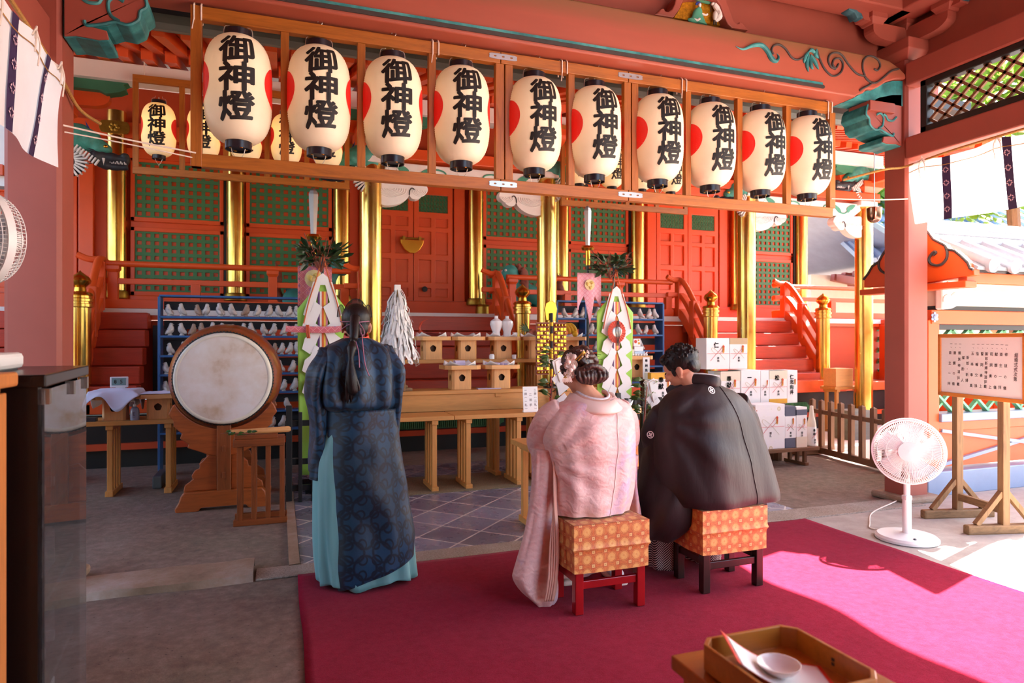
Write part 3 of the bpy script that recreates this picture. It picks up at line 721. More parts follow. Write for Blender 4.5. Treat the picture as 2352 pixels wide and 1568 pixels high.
# one lantern, copied
def lantern(paper, label, loc):
    H = .73
    t = thing('paper_lantern', label, 'lantern', loc)                 # origin at the lantern's foot
    def R(z):
        u = (z - .045) / (H - .09); u = min(1, max(0, u)); e = abs(2 * u - 1)
        return .082 + .112 * (1 - e ** 3.6) ** .62
    prof = []; nr = 44
    for i in range(nr * 2 + 1):
        z = .045 + (H - .09) * i / (nr * 2); prof.append((R(z) + (.0036 if i % 2 else 0), z))
    MB().lathe(prof, 44, caps=False).build('paper_shade', paper, t, sm='all')
    def S(th, z, e): r = R(z) + e; return V((r * math.cos(th), r * math.sin(th), z))
    b = MB()
    for ch, zc in zip('\u5fa1\u795e\u71c8', (.555, .385, .215)):
        vs, fs = slice_mesh(*glyph(ch, .034, 2), .07)
        sh = [S(-PI / 2 + v.x * .195 / .19, zc + (v.y + .10 * v.x) * .165, .0046) for v in vs]; b.add(sh, fs)
    b.build('lettering', 'lantern_ink', t)
    for th in (PI, 0.0):
        vs, fs = [], []; n = 36; m = 10
        for j in range(1, m + 1):
            for k in range(n):
                a = 2 * PI * k / n; rr = .128 * j / m; vs.append(S(th + rr * math.cos(a) / .19, .385 + rr * math.sin(a), .0036))
        vs.append(S(th, .385, .0036)); c = len(vs) - 1
        for k in range(n): fs.append((c, k, (k + 1) % n))
        for j in range(m - 1):
            for k in range(n): fs.append((j * n + k, j * n + (k + 1) % n, (j + 1) * n + (k + 1) % n, (j + 1) * n + k))
        MB().add(vs, fs); b = MB(); b.add(vs, fs); b.build('red_sun', 'lantern_red', t, sm='all')
    for z0, z1, r in ((0, .05, .078), (H - .05, H, .080)):
        MB().lathe([(r - .006, z0 + .004), (r, z0), (r, z1), (r - .006, z1), (r - .006, z0 + .012), (.0, z0 + .012)], 32, caps=False).build('ring', 'lantern_ring', t, sm=1)
    b = MB()
    b.tube([(0, 0, H - .03), (0, 0, H + .045)], .006, 8)
    for s2 in (-1, 1): b.tube(catmull([(s2 * .085, 0, H - .06), (s2 * .078, 0, H + .02), (s2 * .045, 0, H + .035), (s2 * .04, 0, H + .06)], 4), .0022, 5)
    b.build('hanger_wire', 'wire', t, sm=1); b = MB()
    for s2 in (-1, 1): b.tube(catmull([(s2 * .04, -.02, .005), (s2 * .03, -.015, -.03), (0, 0, -.072)], 4), .0022, 5)
    b.tube([(0, 0, -.072), (0, 0, -.085)], .003, 5)
    b.build('lower_wire', 'wire', t, sm=1)
    b = MB()
    for k in range(4):
        a = k * PI / 2 + .4; b.ell((.05 * math.cos(a), .05 * math.sin(a), .006), (.012, .006, .004), 8, 4, rotz(a + PI / 2))
    b.build('vent_fitting', 'gold', t)
    return t
lx = [-.235, .245, .715, 1.187, 1.727, 2.205, 2.742, 3.220, 3.706, 4.186]
ords = ['first', 'second', 'third', 'fourth', 'fifth', 'sixth', 'seventh', 'eighth', 'ninth', 'tenth', 'eleventh', 'twelfth', 'thirteenth', 'fourteenth']
LT = None
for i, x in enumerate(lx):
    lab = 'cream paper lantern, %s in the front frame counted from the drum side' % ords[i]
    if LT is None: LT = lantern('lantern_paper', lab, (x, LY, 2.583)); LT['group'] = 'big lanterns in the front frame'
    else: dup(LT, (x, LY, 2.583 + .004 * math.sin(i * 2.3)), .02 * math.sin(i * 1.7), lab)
# white cords from the curtain ends to the frame
rope('white_string', [(-1.09, 4.15, 2.56), (-.8, 4.25, 2.54), (-.47, 4.39, 2.535)], .005, 'cord', 'upper white cord stretched from the shaded curtain to the lantern frame')
rope('white_string', [(-1.09, 4.17, 2.53), (-.8, 4.27, 2.52), (-.47, 4.40, 2.505)], .004, 'cord', 'lower white cord stretched from the shaded curtain to the lantern frame')
rope('white_string', [(4.42, 4.39, 2.61), (4.75, 4.27, 2.60), (5.06, 4.2, 2.615)], .005, 'cord', 'white cord stretched from the lantern frame to the sunlit curtain')
# ================================================================== the main hall behind: platform, stairs, veranda, facade
FY = 10.6; VY = 9.25; VZ = 1.80
def remesh(mb, name, mat, parent, voxel, smooth_it=4, w=0, **kw):
    """fuse overlapping forms into one continuous skin"""
    o = mb.build(name + '_raw', None, fix=True, loc=V((0, 0, 0)))
    md = o.modifiers.new('r', 'REMESH'); md.mode = 'VOXEL'; md.voxel_size = voxel
    if smooth_it:
        ms = o.modifiers.new('s', 'SMOOTH'); ms.iterations = smooth_it; ms.factor = .5
    bpy.context.view_layer.update()
    dg = bpy.context.evaluated_depsgraph_get(); me = o.evaluated_get(dg).to_mesh()
    out = MB(); out.add([v.co.copy() for v in me.vertices], [tuple(p.vertices) for p in me.polygons])
    o.evaluated_get(dg).to_mesh_clear(); bpy.data.objects.remove(o)
    return out.build(name, mat, parent, sm='all', w=w, fix=False, **kw)
MB().bx(-8, 12, 8.40, 13, 0, .58).build('wall_platform', 'black', kind='structure')
for x0, x1 in ((-8, 12),):
    MB().bx(x0, x1, 8.32, 8.50, .60, .74).build('trim_platform_beam', 'vermilion', kind='structure', bevel=.01)
MB().bx(-8, 10.7, 8.34, 8.5, .20, .27).build('trim_platform_sill', 'vermilion_back', kind='structure')
MB().bx(-8, 12, 9.33, 9.38, .7, 1.66).build('wall_under_veranda', 'vermilion_back', kind='structure')
MB().bx(-1.47, -1.1, 9.2, 9.3, .6, 1.6).build('shade_sheet_left', 'black', kind='structure')  # black sheet standing in for the darkness beside the stairs
def louver(x0, x1, label):
    pts = [(x0, .44), (x0, .29), (x1 - .06, .28), (x1 - .03, .31), (x1 + .03, .33), (x1 + .03, .39), (x1 - .02, .41), (x1 - .03, .44)]
    t = thing('louver_panel', label, 'panel', ((x0 + x1) / 2, 8.36, .28))
    b = MB(); x = x0
    while x < x1 - .03: b.bx(x, x + .014, 8.325, 8.36, .30, .43); x += .026
    b.build('ribs', 'lattice_green', t, w=1)
    MB().prism(pts, (0, 8.345, 0), (1, 0, 0), (0, 0, 1), (0, .04, 0)).build('board', 'lattice_green', t, w=1)
louver(1.15, 2.80, 'green ribbed base panel with cusped end below the altar tables')
q = aty(1858, 930, 8.33); louver(6.35, q.x, 'green ribbed base panel with cusped end beside the low gift table')
# veranda floor
b = MB(); b.bx(-8, 12, VY, FY, VZ - .13, VZ - .0); b.build('floor_veranda', 'vermilion', kind='structure')
b = MB(); b.bx(-8, 12, VY - .03, VY + .02, VZ - .075, VZ + .005); b.build('trim_veranda_edge', 'white_board', kind='structure')
# stairs
def staircase(xa, xb, label):
    t = thing('red_staircase', label, 'stairs', ((xa + xb) / 2, VY - .45, .74))
    n = 5
    for i in range(n):
        z1 = VZ - .04 - .212 * (i + 0); y0 = VY - .02 - .165 * (i + 1)
        MB().bx(xa, xb, y0, y0 + .255, z1 - .212, z1 - .01).build('step', 'step_red', t, w=1, bevel=.012)
    return t
staircase(1.03, 3.08, 'red wooden stairs rising behind the tiered altar tables')
staircase(6.25, 8.28, 'red wooden stairs rising behind the stacked gift boxes')
staircase(-4.3, -1.50, 'red wooden stairs in shade beside the drum')
# handrails: curved pieces running down to the gold newel posts
def handrail(x, label):
    t = thing('stair_railing', label, 'railing', (x, VY - .4, .75))
    def run(z, r, nm, mat, flat=None):
        pts = [(x, VY + .30, z), (x, VY + .12, z + .01), (x, VY - .04, z - .02), (x, VY - .20, z - .16), (x, VY - .45, z - .47), (x, VY - .80, z - .93)]
        q = catmull(pts, 6)
        if flat:
            b = MB(); rings = []
            for i, p in enumerate(q):
                d = (q[min(i + 1, len(q) - 1)] - q[max(i - 1, 0)]).normalized(); n = V((1, 0, 0)).cross(d).normalized()
                rings.append([p + V((a * .05, 0, 0)) + n * (c * flat) for a, c in ((-1, -1), (1, -1), (1, 1), (-1, 1))])
            b.loft(rings); b.build(nm, mat, t, w=1, bevel=.008)
        else: MB().tube(q, r, 12).build(nm, mat, t, w=1, sm=1)
    run(VZ + .60, .045, 'top_rail', 'vermilion'); run(VZ + .36, 0, 'middle_rail', 'vermilion', .04); run(VZ + .07, 0, 'bottom_rail', 'vermilion', .07)
    for y, z0, z1 in ((VY + .02, VZ - .02, VZ + .57), (VY - .38, VZ - .35, VZ + .24)):
        MB().bx(x - .06, x + .06, y - .06, y + .06, z0, z1).build('baluster', 'vermilion', t, w=1, bevel=.008)
    # flared rail tip
    MB().tube(catmull([(x, VY + .02, VZ + .60), (x - .12, VY + .02, VZ + .60), (x - .24, VY + .02, VZ + .65)], 5), .04, 10).build('flared_tip', 'vermilion', t, w=1, sm=1)
    MB().bar((x, VY + .02, VZ + .36), (x - .24, VY + .02, VZ + .36), .07, .07).build('tip_block', 'vermilion', t, w=1, bevel=.006)
handrail(-2.05, 'curved red stair railing in shade by the gold post beside the drum table')
handrail(1.08, 'curved red stair railing behind the white paper wand')
handrail(3.04, 'curved red stair railing behind the two white vases')
handrail(6.17, 'curved red stair railing rising behind the man in black')
handrail(8.30, 'curved red stair railing rising from the outermost gold post')
def newel(x, label):
    prof = [(.0, .0), (.10, .0), (.105, .06), (.105, 1.13), (.125, 1.14), (.125, 1.175), (.112, 1.18), (.112, 1.20), (.128, 1.205), (.128, 1.235), (.115, 1.245), (.115, 1.27), (.128, 1.28), (.11, 1.31), (.062, 1.325), (.055, 1.37), (.066, 1.385), (.098, 1.42), (.105, 1.45), (.09, 1.49), (.05, 1.525), (.015, 1.555), (0, 1.575)]
    t = thing('newel_post', label, 'post', (x, 8.45, .72))
    k = [i for i, p in enumerate(prof) if p[1] <= 1.31]
    MB().lathe([(r, z * .93) for r, z in prof[:14]], 28).build('shaft', 'gold_leaf', t, sm=1)
    MB().lathe([(r, z * .93) for r, z in prof[13:]], 28).build('onion_finial', 'gold', t, sm=1)
    MB().bx(-.13, .13, -.13, .13, -.12, 0).build('base_block', 'vermilion', t, bevel=.01)
newel(-2.06, 'gilded newel post with onion finial at the shaded stairs beside the dark red pillar')
newel(1.06, 'gilded newel post with onion finial hidden behind the white paper wand')
newel(3.13, 'gilded newel post with onion finial behind the two white vases')
newel(6.17, 'gilded newel post with onion finial behind the tallest gift boxes')
newel(8.33, 'gilded newel post with onion finial at the outer end of the right stairs'.replace('right ', 'sunlit '))
MB().bx(6.1, 8.62, 8.24, 8.5, .60, .79).build('trim_stair_beam', 'vermilion', kind='structure', bevel=.01)
b = MB(); c = V((8.50, 8.235, .70))
for k in range(6): a = k * PI / 3; b.ell(c + V((.042 * math.cos(a), 0, .042 * math.sin(a))), (.026, .008, .026), 10, 6)
b.ell(c, (.02, .014, .02)); b.build('flower_boss', 'gold', label='gold six-petal boss on the red stair beam end', cat='ornament', sm=1)
# veranda railing
def veranda_rail(xa, xb, label, flare=()):
    t = thing('veranda_railing', label, 'railing', ((xa + xb) / 2, VY + .05, VZ))
    y = VY + .06
    pts = [(xa, y, VZ + .56), (xb, y, VZ + .56)]
    MB().tube(pts, .038, 12).build('top_rail', 'vermilion', t, w=1, sm=1)
    MB().bx(xa, xb, y - .03, y + .03, VZ + .31, VZ + .38).build('middle_rail', 'vermilion', t, w=1, bevel=.006)
    MB().bx(xa, xb, y - .05, y + .05, VZ + .01, VZ + .12).build('bottom_rail', 'vermilion', t, w=1, bevel=.006)
    n = max(2, round((xb - xa) / .85))
    for i in range(n + 1):
        x = lerp(xa + .08, xb - .08, i / n)
        MB().bx(x - .055, x + .055, y - .045, y + .045, VZ, VZ + (.52 if i % 2 == 0 else .33)).build('baluster', 'vermilion', t, w=1, bevel=.006)
        if i % 2 == 0:
            b = MB(); block(b, x, y, VZ + .45, .15, .08); b.build('rail_block', 'vermilion', t, w=1, bevel=.004)
    for s, x in flare:
        MB().tube(catmull([(x, y, VZ + .56), (x + s * .16, y, VZ + .565), (x + s * .32, y, VZ + .62)], 5), .038, 10).build('flared_tip', 'vermilion', t, w=1, sm=1)
veranda_rail(-2.0, .93, 'red veranda railing above the dove rack beside the drum')
veranda_rail(3.2, 6.05, 'red veranda railing behind the lion and the pink pennant')
veranda_rail(8.45, 12, 'sunlit red veranda railing beyond the outermost stairs')

# gold columns
def column(x, y, r, z0, z1, label, group):
    t = thing('gold_column', label, 'column', (x, y, z0), group=group)
    MB().lathe([(r, 0), (r, z1 - z0 - .16), (r * .97, z1 - z0)], 36).build('shaft', 'gold_leaf', t, sm=1)
    MB().lathe([(r * 1.25, -.0), (r * 1.3, .03), (r * 1.12, .10), (r, .11)], 32).build('base_ring', 'gold_dull', t, sm=1)
    return t
fc = [(-2.13, 'beside the dark red pillar'), (-.60, 'between the two lattice shutters above the drum'), (.92, 'behind the leafy banner pole with the pink brocade'), (3.08, 'between the closed doors and the lattice shutter by the lion'), (4.63, 'partly behind the near column by the lion'), (6.12, 'next to the closed doors behind the man in black'), (8.30, 'just behind the near column above the gift boxes'), (9.83, 'at the far sunlit end of the wall')]
for x, w in fc: column(x, FY - .06, .125, 2.0, 4.6, 'gilded round wall column ' + w, 'gilded wall columns')
for x, w in ((-2.13, 'hidden by the dark red pillar'), (1.0, 'beside the white paper wand'), (3.18, 'behind the bell stand'), (6.22, 'behind the stacked gift boxes'), (8.38, 'behind the brown picket fence')):
    t = column(x, 7.7, .125, .05, 3.5, 'free-standing gilded porch column ' + w, 'gilded porch columns')
    MB().bx(x - .2, x + .2, 7.5, 7.9, 0, .06).build('footing_stone', 'worn_stone', t, w=1, bevel=.02)
# facade wall
MB().bx(-7, 10.1, FY + .06, FY + .2, 1.6, 5.0).build('wall_facade', 'vermilion_back', kind='structure')
MB().bx(-7, 10.0, FY - .06, FY + .08, 1.82, 2.05).build('trim_facade_sill', 'vermilion', kind='structure', bevel=.012)
MB().bx(-7, 10.0, FY - .06, FY + .06, 3.98, 4.12).build('trim_facade_lintel', 'vermilion', kind='structure', bevel=.012)
MB().bx(-7, 10.0, FY - .12, FY + .06, 4.24, 4.46).build('trim_facade_rail', 'vermilion', kind='structure', bevel=.012)
def shutter(xa, xb, label):
    t = thing('lattice_shutter', label, 'shutter', ((xa + xb) / 2, FY, 2.05), group='green lattice shutters')
    w = .055
    for z0, z1 in ((2.05, 3.02), (3.10, 4.0)):
        b = MB(); b.bx(xa, xa + w, FY - .03, FY + .04, z0, z1); b.bx(xb - w, xb, FY - .03, FY + .04, z0, z1); b.bx(xa, xb, FY - .03, FY + .04, z0, z0 + .06); b.bx(xa, xb, FY - .03, FY + .04, z1 - .06, z1)
        f = b.build('frame', 'vermilion', t, w=1, bevel=.006)
        b = MB(); n = round((xb - xa - 2 * w) / .108); p = (xb - xa - 2 * w) / n
        for i in range(n + 1): x = xa + w + i * p; b.bx(x - .025, x + .025, FY - .008, FY + .012, z0 + .06, z1 - .06)
        m = round((z1 - z0 - .12) / .108); q2 = (z1 - z0 - .12) / m
        for j in range(m + 1): z = z0 + .06 + j * q2; b.bx(xa + w, xb - w, FY - .012, FY + .008, z - .025, z + .025)
        b.build('lattice', 'lattice_green', f, w=1)
    MB().bx(xa, xb, FY + .016, FY + .03, 2.05, 4.0).build('backing_board', 'vermilion', t, w=1)
    MB().bx(xb + .005, xb + .045, FY - .05, FY + .05, 2.05, 4.0).build('dark_strip', 'black', t, w=1)
    return t
shutter(-1.97, -.76, 'green lattice shutter above the shaded stairs by the dark red pillar')
shutter(-.46, .78, 'green lattice shutter behind the tall sword of the leafy banner pole')
shutter(3.22, 4.42, 'green lattice shutter behind the lion statue')
shutter(4.77, 5.96, 'green lattice shutter behind the sword of the pink pennant')
shutter(8.44, 9.66, 'sunlit green lattice shutter beside the outermost stairs')
def door(xa, xb, label):
    t = thing('panelled_doors', label, 'door', ((xa + xb) / 2, FY, 2.05))
    mid = (xa + xb) / 2
    b = MB(); b.bx(xa - .2, xa - .02, FY - .03, FY + .05, 2.05, 4.0); b.bx(xb + .02, xb + .2, FY - .03, FY + .05, 2.05, 4.0); b.build('door_frame', 'vermilion', t, w=1, bevel=.01)
    for a, c in ((xa, mid - .004), (mid + .004, xb)):
        holes = []; wv = c - a; s = .085
        cols = [(a + s, a + wv / 2 - s * .45), (a + wv / 2 + s * .45, c - s)]
        rows = [(2.13, 2.30), (2.38, 2.68), (2.76, 3.06), (3.14, 3.34)] if False else [(2.13, 2.26), (2.36, 2.72), (2.82, 3.18), (3.26, 3.40)]
        for zr in rows:
            for cc in cols: holes.append([(cc[0], zr[0]), (cc[1], zr[0]), (cc[1], zr[1]), (cc[0], zr[1])])
        gr = (a + s, c - s, 3.50, 3.78); holes.append([(gr[0], gr[2]), (gr[1], gr[2]), (gr[1], gr[3]), (gr[0], gr[3])])
        leaf = MB().prism([(a, 2.05), (c, 2.05), (c, 4.0), (a, 4.0)], (0, FY - .015, 0), (1, 0, 0), (0, 0, 1), (0, .05, 0), holes).build('door_leaf', 'vermilion', t, w=1, bevel=.012)
        MB().bx(a + .02, c - .02, FY + .02, FY + .05, 2.06, 3.45).build('inset_panel', 'vermilion', leaf, w=1)
        b = MB(); n = 9; pw = (gr[1] - gr[0]) / n
        for i in range(n + 1): x = gr[0] + i * pw; b.bx(x - .008, x + .008, FY, FY + .012, gr[2], gr[3])
        m = 4; ph = (gr[3] - gr[2]) / m
        for j in range(m + 1): z = gr[2] + j * ph; b.bx(gr[0], gr[1], FY, FY + .012, z - .008, z + .008)
        for i in range(n):
            for j in range(m):
                x, z = gr[0] + (i + .5) * pw, gr[2] + (j + .5) * ph
                b.bar((x - pw / 2, FY + .006, z - ph / 2), (x + pw / 2, FY + .006, z + ph / 2), .010, .012, up=(0, 1, 0)); b.bar((x - pw / 2, FY + .006, z + ph / 2), (x + pw / 2, FY + .006, z - ph / 2), .010, .012, up=(0, 1, 0))
        b.build('grille', 'lattice_green', leaf, w=1)
        MB().bx(gr[0], gr[1], FY + .04, FY + .055, gr[2], gr[3]).build('grille_backing', 'vermilion_back', leaf, w=1)
    return t
d1 = door(1.40, 2.70, 'closed panelled orange doors with a gold lock above the altar')
d2 = door(6.55, 7.90, 'closed panelled orange doors above the sunlit stairs')
d3 = door(-4.0, -2.62, 'closed panelled orange doors glimpsed beside the dark red pillar')
for x in (2.05, 7.25, -3.3):
    MB().prism([(x - .95, 2.01), (x + .95, 2.01), (x + .95, 2.06), (x - .95, 2.06)], (0, FY - .05, 0), (1, 0, 0), (0, 0, 1), (0, .03, 0)).build('trim_threshold', 'step_red', kind='structure')
# lock on the centre doors
q = aty(945, 565, FY - .03)
t = thing('door_lock', 'big gilded half-moon lock on the closed centre doors', 'lock', (q.x, FY - .06, q.z - .14))
b = MB(); b.prism([(-.19, .09), (-.18, .03), (-.12, -.07), (-.05, -.12), (.05, -.12), (.12, -.07), (.18, .03), (.19, .09)], (q.x, FY - .10, q.z), (1, 0, 0), (0, 0, 1), (0, .07, 0)); b.build('lock_body', 'gold', t, w=1, bevel=.012)
b = MB(); b.tube([(q.x - .19, FY - .065, q.z + .12), (q.x + .20, FY - .065, q.z + .12)], .013, 8); b.bx(q.x - .15, q.x - .11, FY - .09, FY - .04, q.z + .08, q.z + .15); b.bx(q.x + .11, q.x + .15, FY - .09, FY - .04, q.z + .08, q.z + .15); b.build('lock_bar', 'gold_dull', t, w=1)
q = aty(975, 664, FY - .03); MB().lathe([(.045, 0), (.045, .03), (.02, .035)], 16, o=(q.x, FY - .03, q.z), ax=(0, -1, 0)).build('key_plate', 'black', label='small round black key plate low on the centre doors', cat='plate')
# gold oval plates over the wall columns
for (x, w), pw in zip(fc[:7], ('beside the dark red pillar', 'above the drum', 'above the brocade flag', 'above the lion', 'above the pink pennant', 'above the closed doors over the gift boxes', 'above the outermost stairs')):
    b = MB(); pts = smooth2([(-.17, -.06), (-.12, -.085), (.12, -.085), (.17, -.06), (.185, 0), (.17, .06), (.12, .085), (-.12, .085), (-.17, .06), (-.185, 0)], 3)
    t = thing('gold_plate', 'gilded oval crest plate on the beam, ' + pw, 'ornament', (x, FY - .2, 4.26))
    b.prism(pts, (x, FY - .20, 4.35), (1, 0, 0), (0, 0, 1), (0, .02, 0)); b.build('plate', 'gold_dull', t, w=1, bevel=.006)
    b = MB()
    for k in range(6): a = k * PI / 3; b.ell((x + .04 * math.cos(a), FY - .205, 4.35 + .04 * math.sin(a)), (.026, .01, .026), 8, 5)
    b.build('flower_crest', 'gold_dull', t, w=1, sm=1)
# ================================================================== porch beams, brackets, eaves
MB().bx(.86, 8.6, 7.60, 7.80, 3.50, 3.63).build('beam_porch', 'vermilion', kind='structure', bevel=.01)
MB().bx(-7, 8.55, 7.50, 7.68, 4.00, 4.175).build('beam_white', 'white_board', kind='structure', bevel=.006)
for x in (-2.13, 1.0, 3.18, 6.22, 8.38):
    w = {-2.13: 'hidden by the dark red pillar', 1.0: 'beside the white paper wand', 3.18: 'behind the bell stand', 6.22: 'behind the gift boxes', 8.38: 'behind the picket fence'}[x]
    t = thing('porch_bracket', 'red bracket with green cross beam on the porch column ' + w.replace('hidden by', 'by'), 'bracket', (x, 7.7, 3.63))
    b = MB(); block(b, x, 7.7, 3.63, .38, .16); b.build('base_block', 'vermilion', t, w=1, bevel=.006)
    b = MB(); b.prism(arm(.52, .16), (x, 7.65, 3.76), (1, 0, 0), (0, 0, 1), (0, .10, 0)); b.build('bracket_arm', 'vermilion', t, w=1, bevel=.006)
    b = MB(); b.prism(arm(.50, .16), (x - .05, 7.7, 3.76), (0, 1, 0), (0, 0, 1), (.10, 0, 0)); b.build('bracket_arm', 'vermilion', t, w=1, bevel=.006)
    gb = MB(); gb.prism([(-.62, 0), (-.68, .03), (-.66, .08), (-.72, .11), (.72, .11), (.66, .08), (.68, .03), (.62, 0), (.5, -.03), (.44, .0), (-.44, 0), (-.5, -.03)], (x, 7.57, 3.90), (1, 0, 0), (0, 0, 1), (0, .14, 0)); gb.build('cross_beam', 'green_beam', t, w=1, bevel=.006)
# shining white capitals
for x in (1.0, 3.18, 6.22, 8.38):
    q = x + (.06 if x in (1.0, 6.22) else -.06)
    MB().bx(q - .16, q + .16, 7.54, 7.86, 3.425, 3.495).build('white_capital', 'white_carved', bevel=.008, label='flat white capital block on the gilded porch column ' + {1.0: 'beside the paper wand', 3.18: 'behind the bell stand', 6.22: 'behind the gift boxes', 8.38: 'behind the picket fence'}[x], cat='capital')
def vine_beam(xa, xb, label):
    t = thing('vine_beam', label, 'beam', ((xa + xb) / 2, 7.7, 3.25))
    e = .12
    pts = [(xa + .16, 3.43), (xa + .22, 3.46), (xb - .22, 3.46), (xb - .16, 3.43), (xb - .14, 3.36), (xb - .24, 3.29), (xb - .32, 3.26), (xa + .32, 3.26), (xa + .24, 3.29), (xa + .14, 3.36)]
    MB().prism(pts, (0, 7.62, 0), (1, 0, 0), (0, 0, 1), (0, .16, 0)).build('board', 'white_carved', t, w=1, bevel=.012)
    for s, x0 in ((1, xa), (-1, xb)):
        b = MB(); f = lambda p: V((x0 + s * p[0], 7.615, p[1]))
        b.tube(catmull([f(p) for p in [(.30, 3.40), (.38, 3.36), (.46, 3.30), (.56, 3.31), (.64, 3.37), (.74, 3.41), (.84, 3.39), (.86, 3.34), (.80, 3.33)]], 5), [.006] * 8 + [.010] * 25 + [.006] * 8, 6)
        for lp in ([(.26, 3.43), (.34, 3.43), (.42, 3.38), (.40, 3.31), (.35, 3.35), (.31, 3.37)], [(.52, 3.29), (.56, 3.37), (.66, 3.42), (.72, 3.42), (.64, 3.36), (.58, 3.33)], [(.70, 3.36), (.76, 3.33), (.80, 3.30), (.74, 3.30), (.68, 3.32)]):
            b.prism([(p[0] * s, p[1]) for p in [(a, c2) for a, c2 in smooth2(lp, 4)]], (x0, 7.612, 0), (1, 0, 0), (0, 0, 1), (0, .01, 0))
        b.build('vine_carving', 'leaf_paint', t, w=1, sm=1)
vine_beam(1.0, 3.18, 'white beam carved with green vines between porch columns above the altar')
vine_beam(6.22, 8.38, 'white beam carved with green vines between porch columns near the standing fan')
MB().bx(3.2, 6.2, 7.64, 7.76, 3.38, 3.5).build('beam_porch_side', 'vermilion', kind='structure', bevel=.01)
def cloud(x, s, label):
    t = thing('cloud_carving', label, 'carving', (x + s * .3, 7.7, 2.97))
    top = 3.262
    pts = smooth2([(.10, top), (.10, 3.06), (.11, 2.97), (.22, 2.965), (.33, 3.0), (.41, 3.06), (.43, 3.10), (.455, 3.065), (.51, 3.055), (.56, 3.075), (.585, 3.11), (.63, 3.13), (.65, 3.18), (.62, 3.235), (.56, 3.262), (.4, 3.27), (.25, 3.27)], 3)
    MB().prism([(p[0] * s, p[1]) for p in pts], (x, 7.64, 0), (1, 0, 0), (0, 0, 1), (0, .12, 0)).build('cloud', 'white_carved', t, w=1, bevel=.02, seg=3)
    b = MB()
    for i in range(6):
        r = .035 + i * .024
        q = [V((x + s * (.22 + r * 1.15 * math.cos(a)), 7.638, 3.16 + r * .62 * math.sin(a) + .006 * math.sin(a * 5))) for a in [PI * 1.02 + k * PI * 1.0 / 14 for k in range(15)]]
        q = [p for p in q if p.z > 2.98]
        if len(q) > 2: b.tube(q, .008, 6)
    for i in range(4):
        r = .02 + i * .02; q = [V((x + s * (.55 + r * math.cos(a)), 7.638, 3.16 + r * .8 * math.sin(a))) for a in [PI * .9 + k * PI * 1.1 / 12 for k in range(13)]]; b.tube(q, .007, 6)
    b.build('swirl_relief', 'white_carved', t, w=1, sm=1)
    b = MB(); b.tube(catmull([(x + s * .43, 7.634, 3.10), (x + s * .435, 7.634, 3.15), (x + s * .46, 7.634, 3.18), (x + s * .49, 7.634, 3.165)], 4), .007, 6); b.build('ink_curl', 'ink_line', t, w=1)
cloud(1.0, 1, 'white carved cloud bracket by the column beside the paper wand')
cloud(3.18, -1, 'white carved cloud bracket by the column behind the bell stand')
cloud(6.22, 1, 'white carved cloud bracket by the column above the gift boxes')
cloud(8.38, -1, 'white carved cloud bracket by the column near the standing fan')
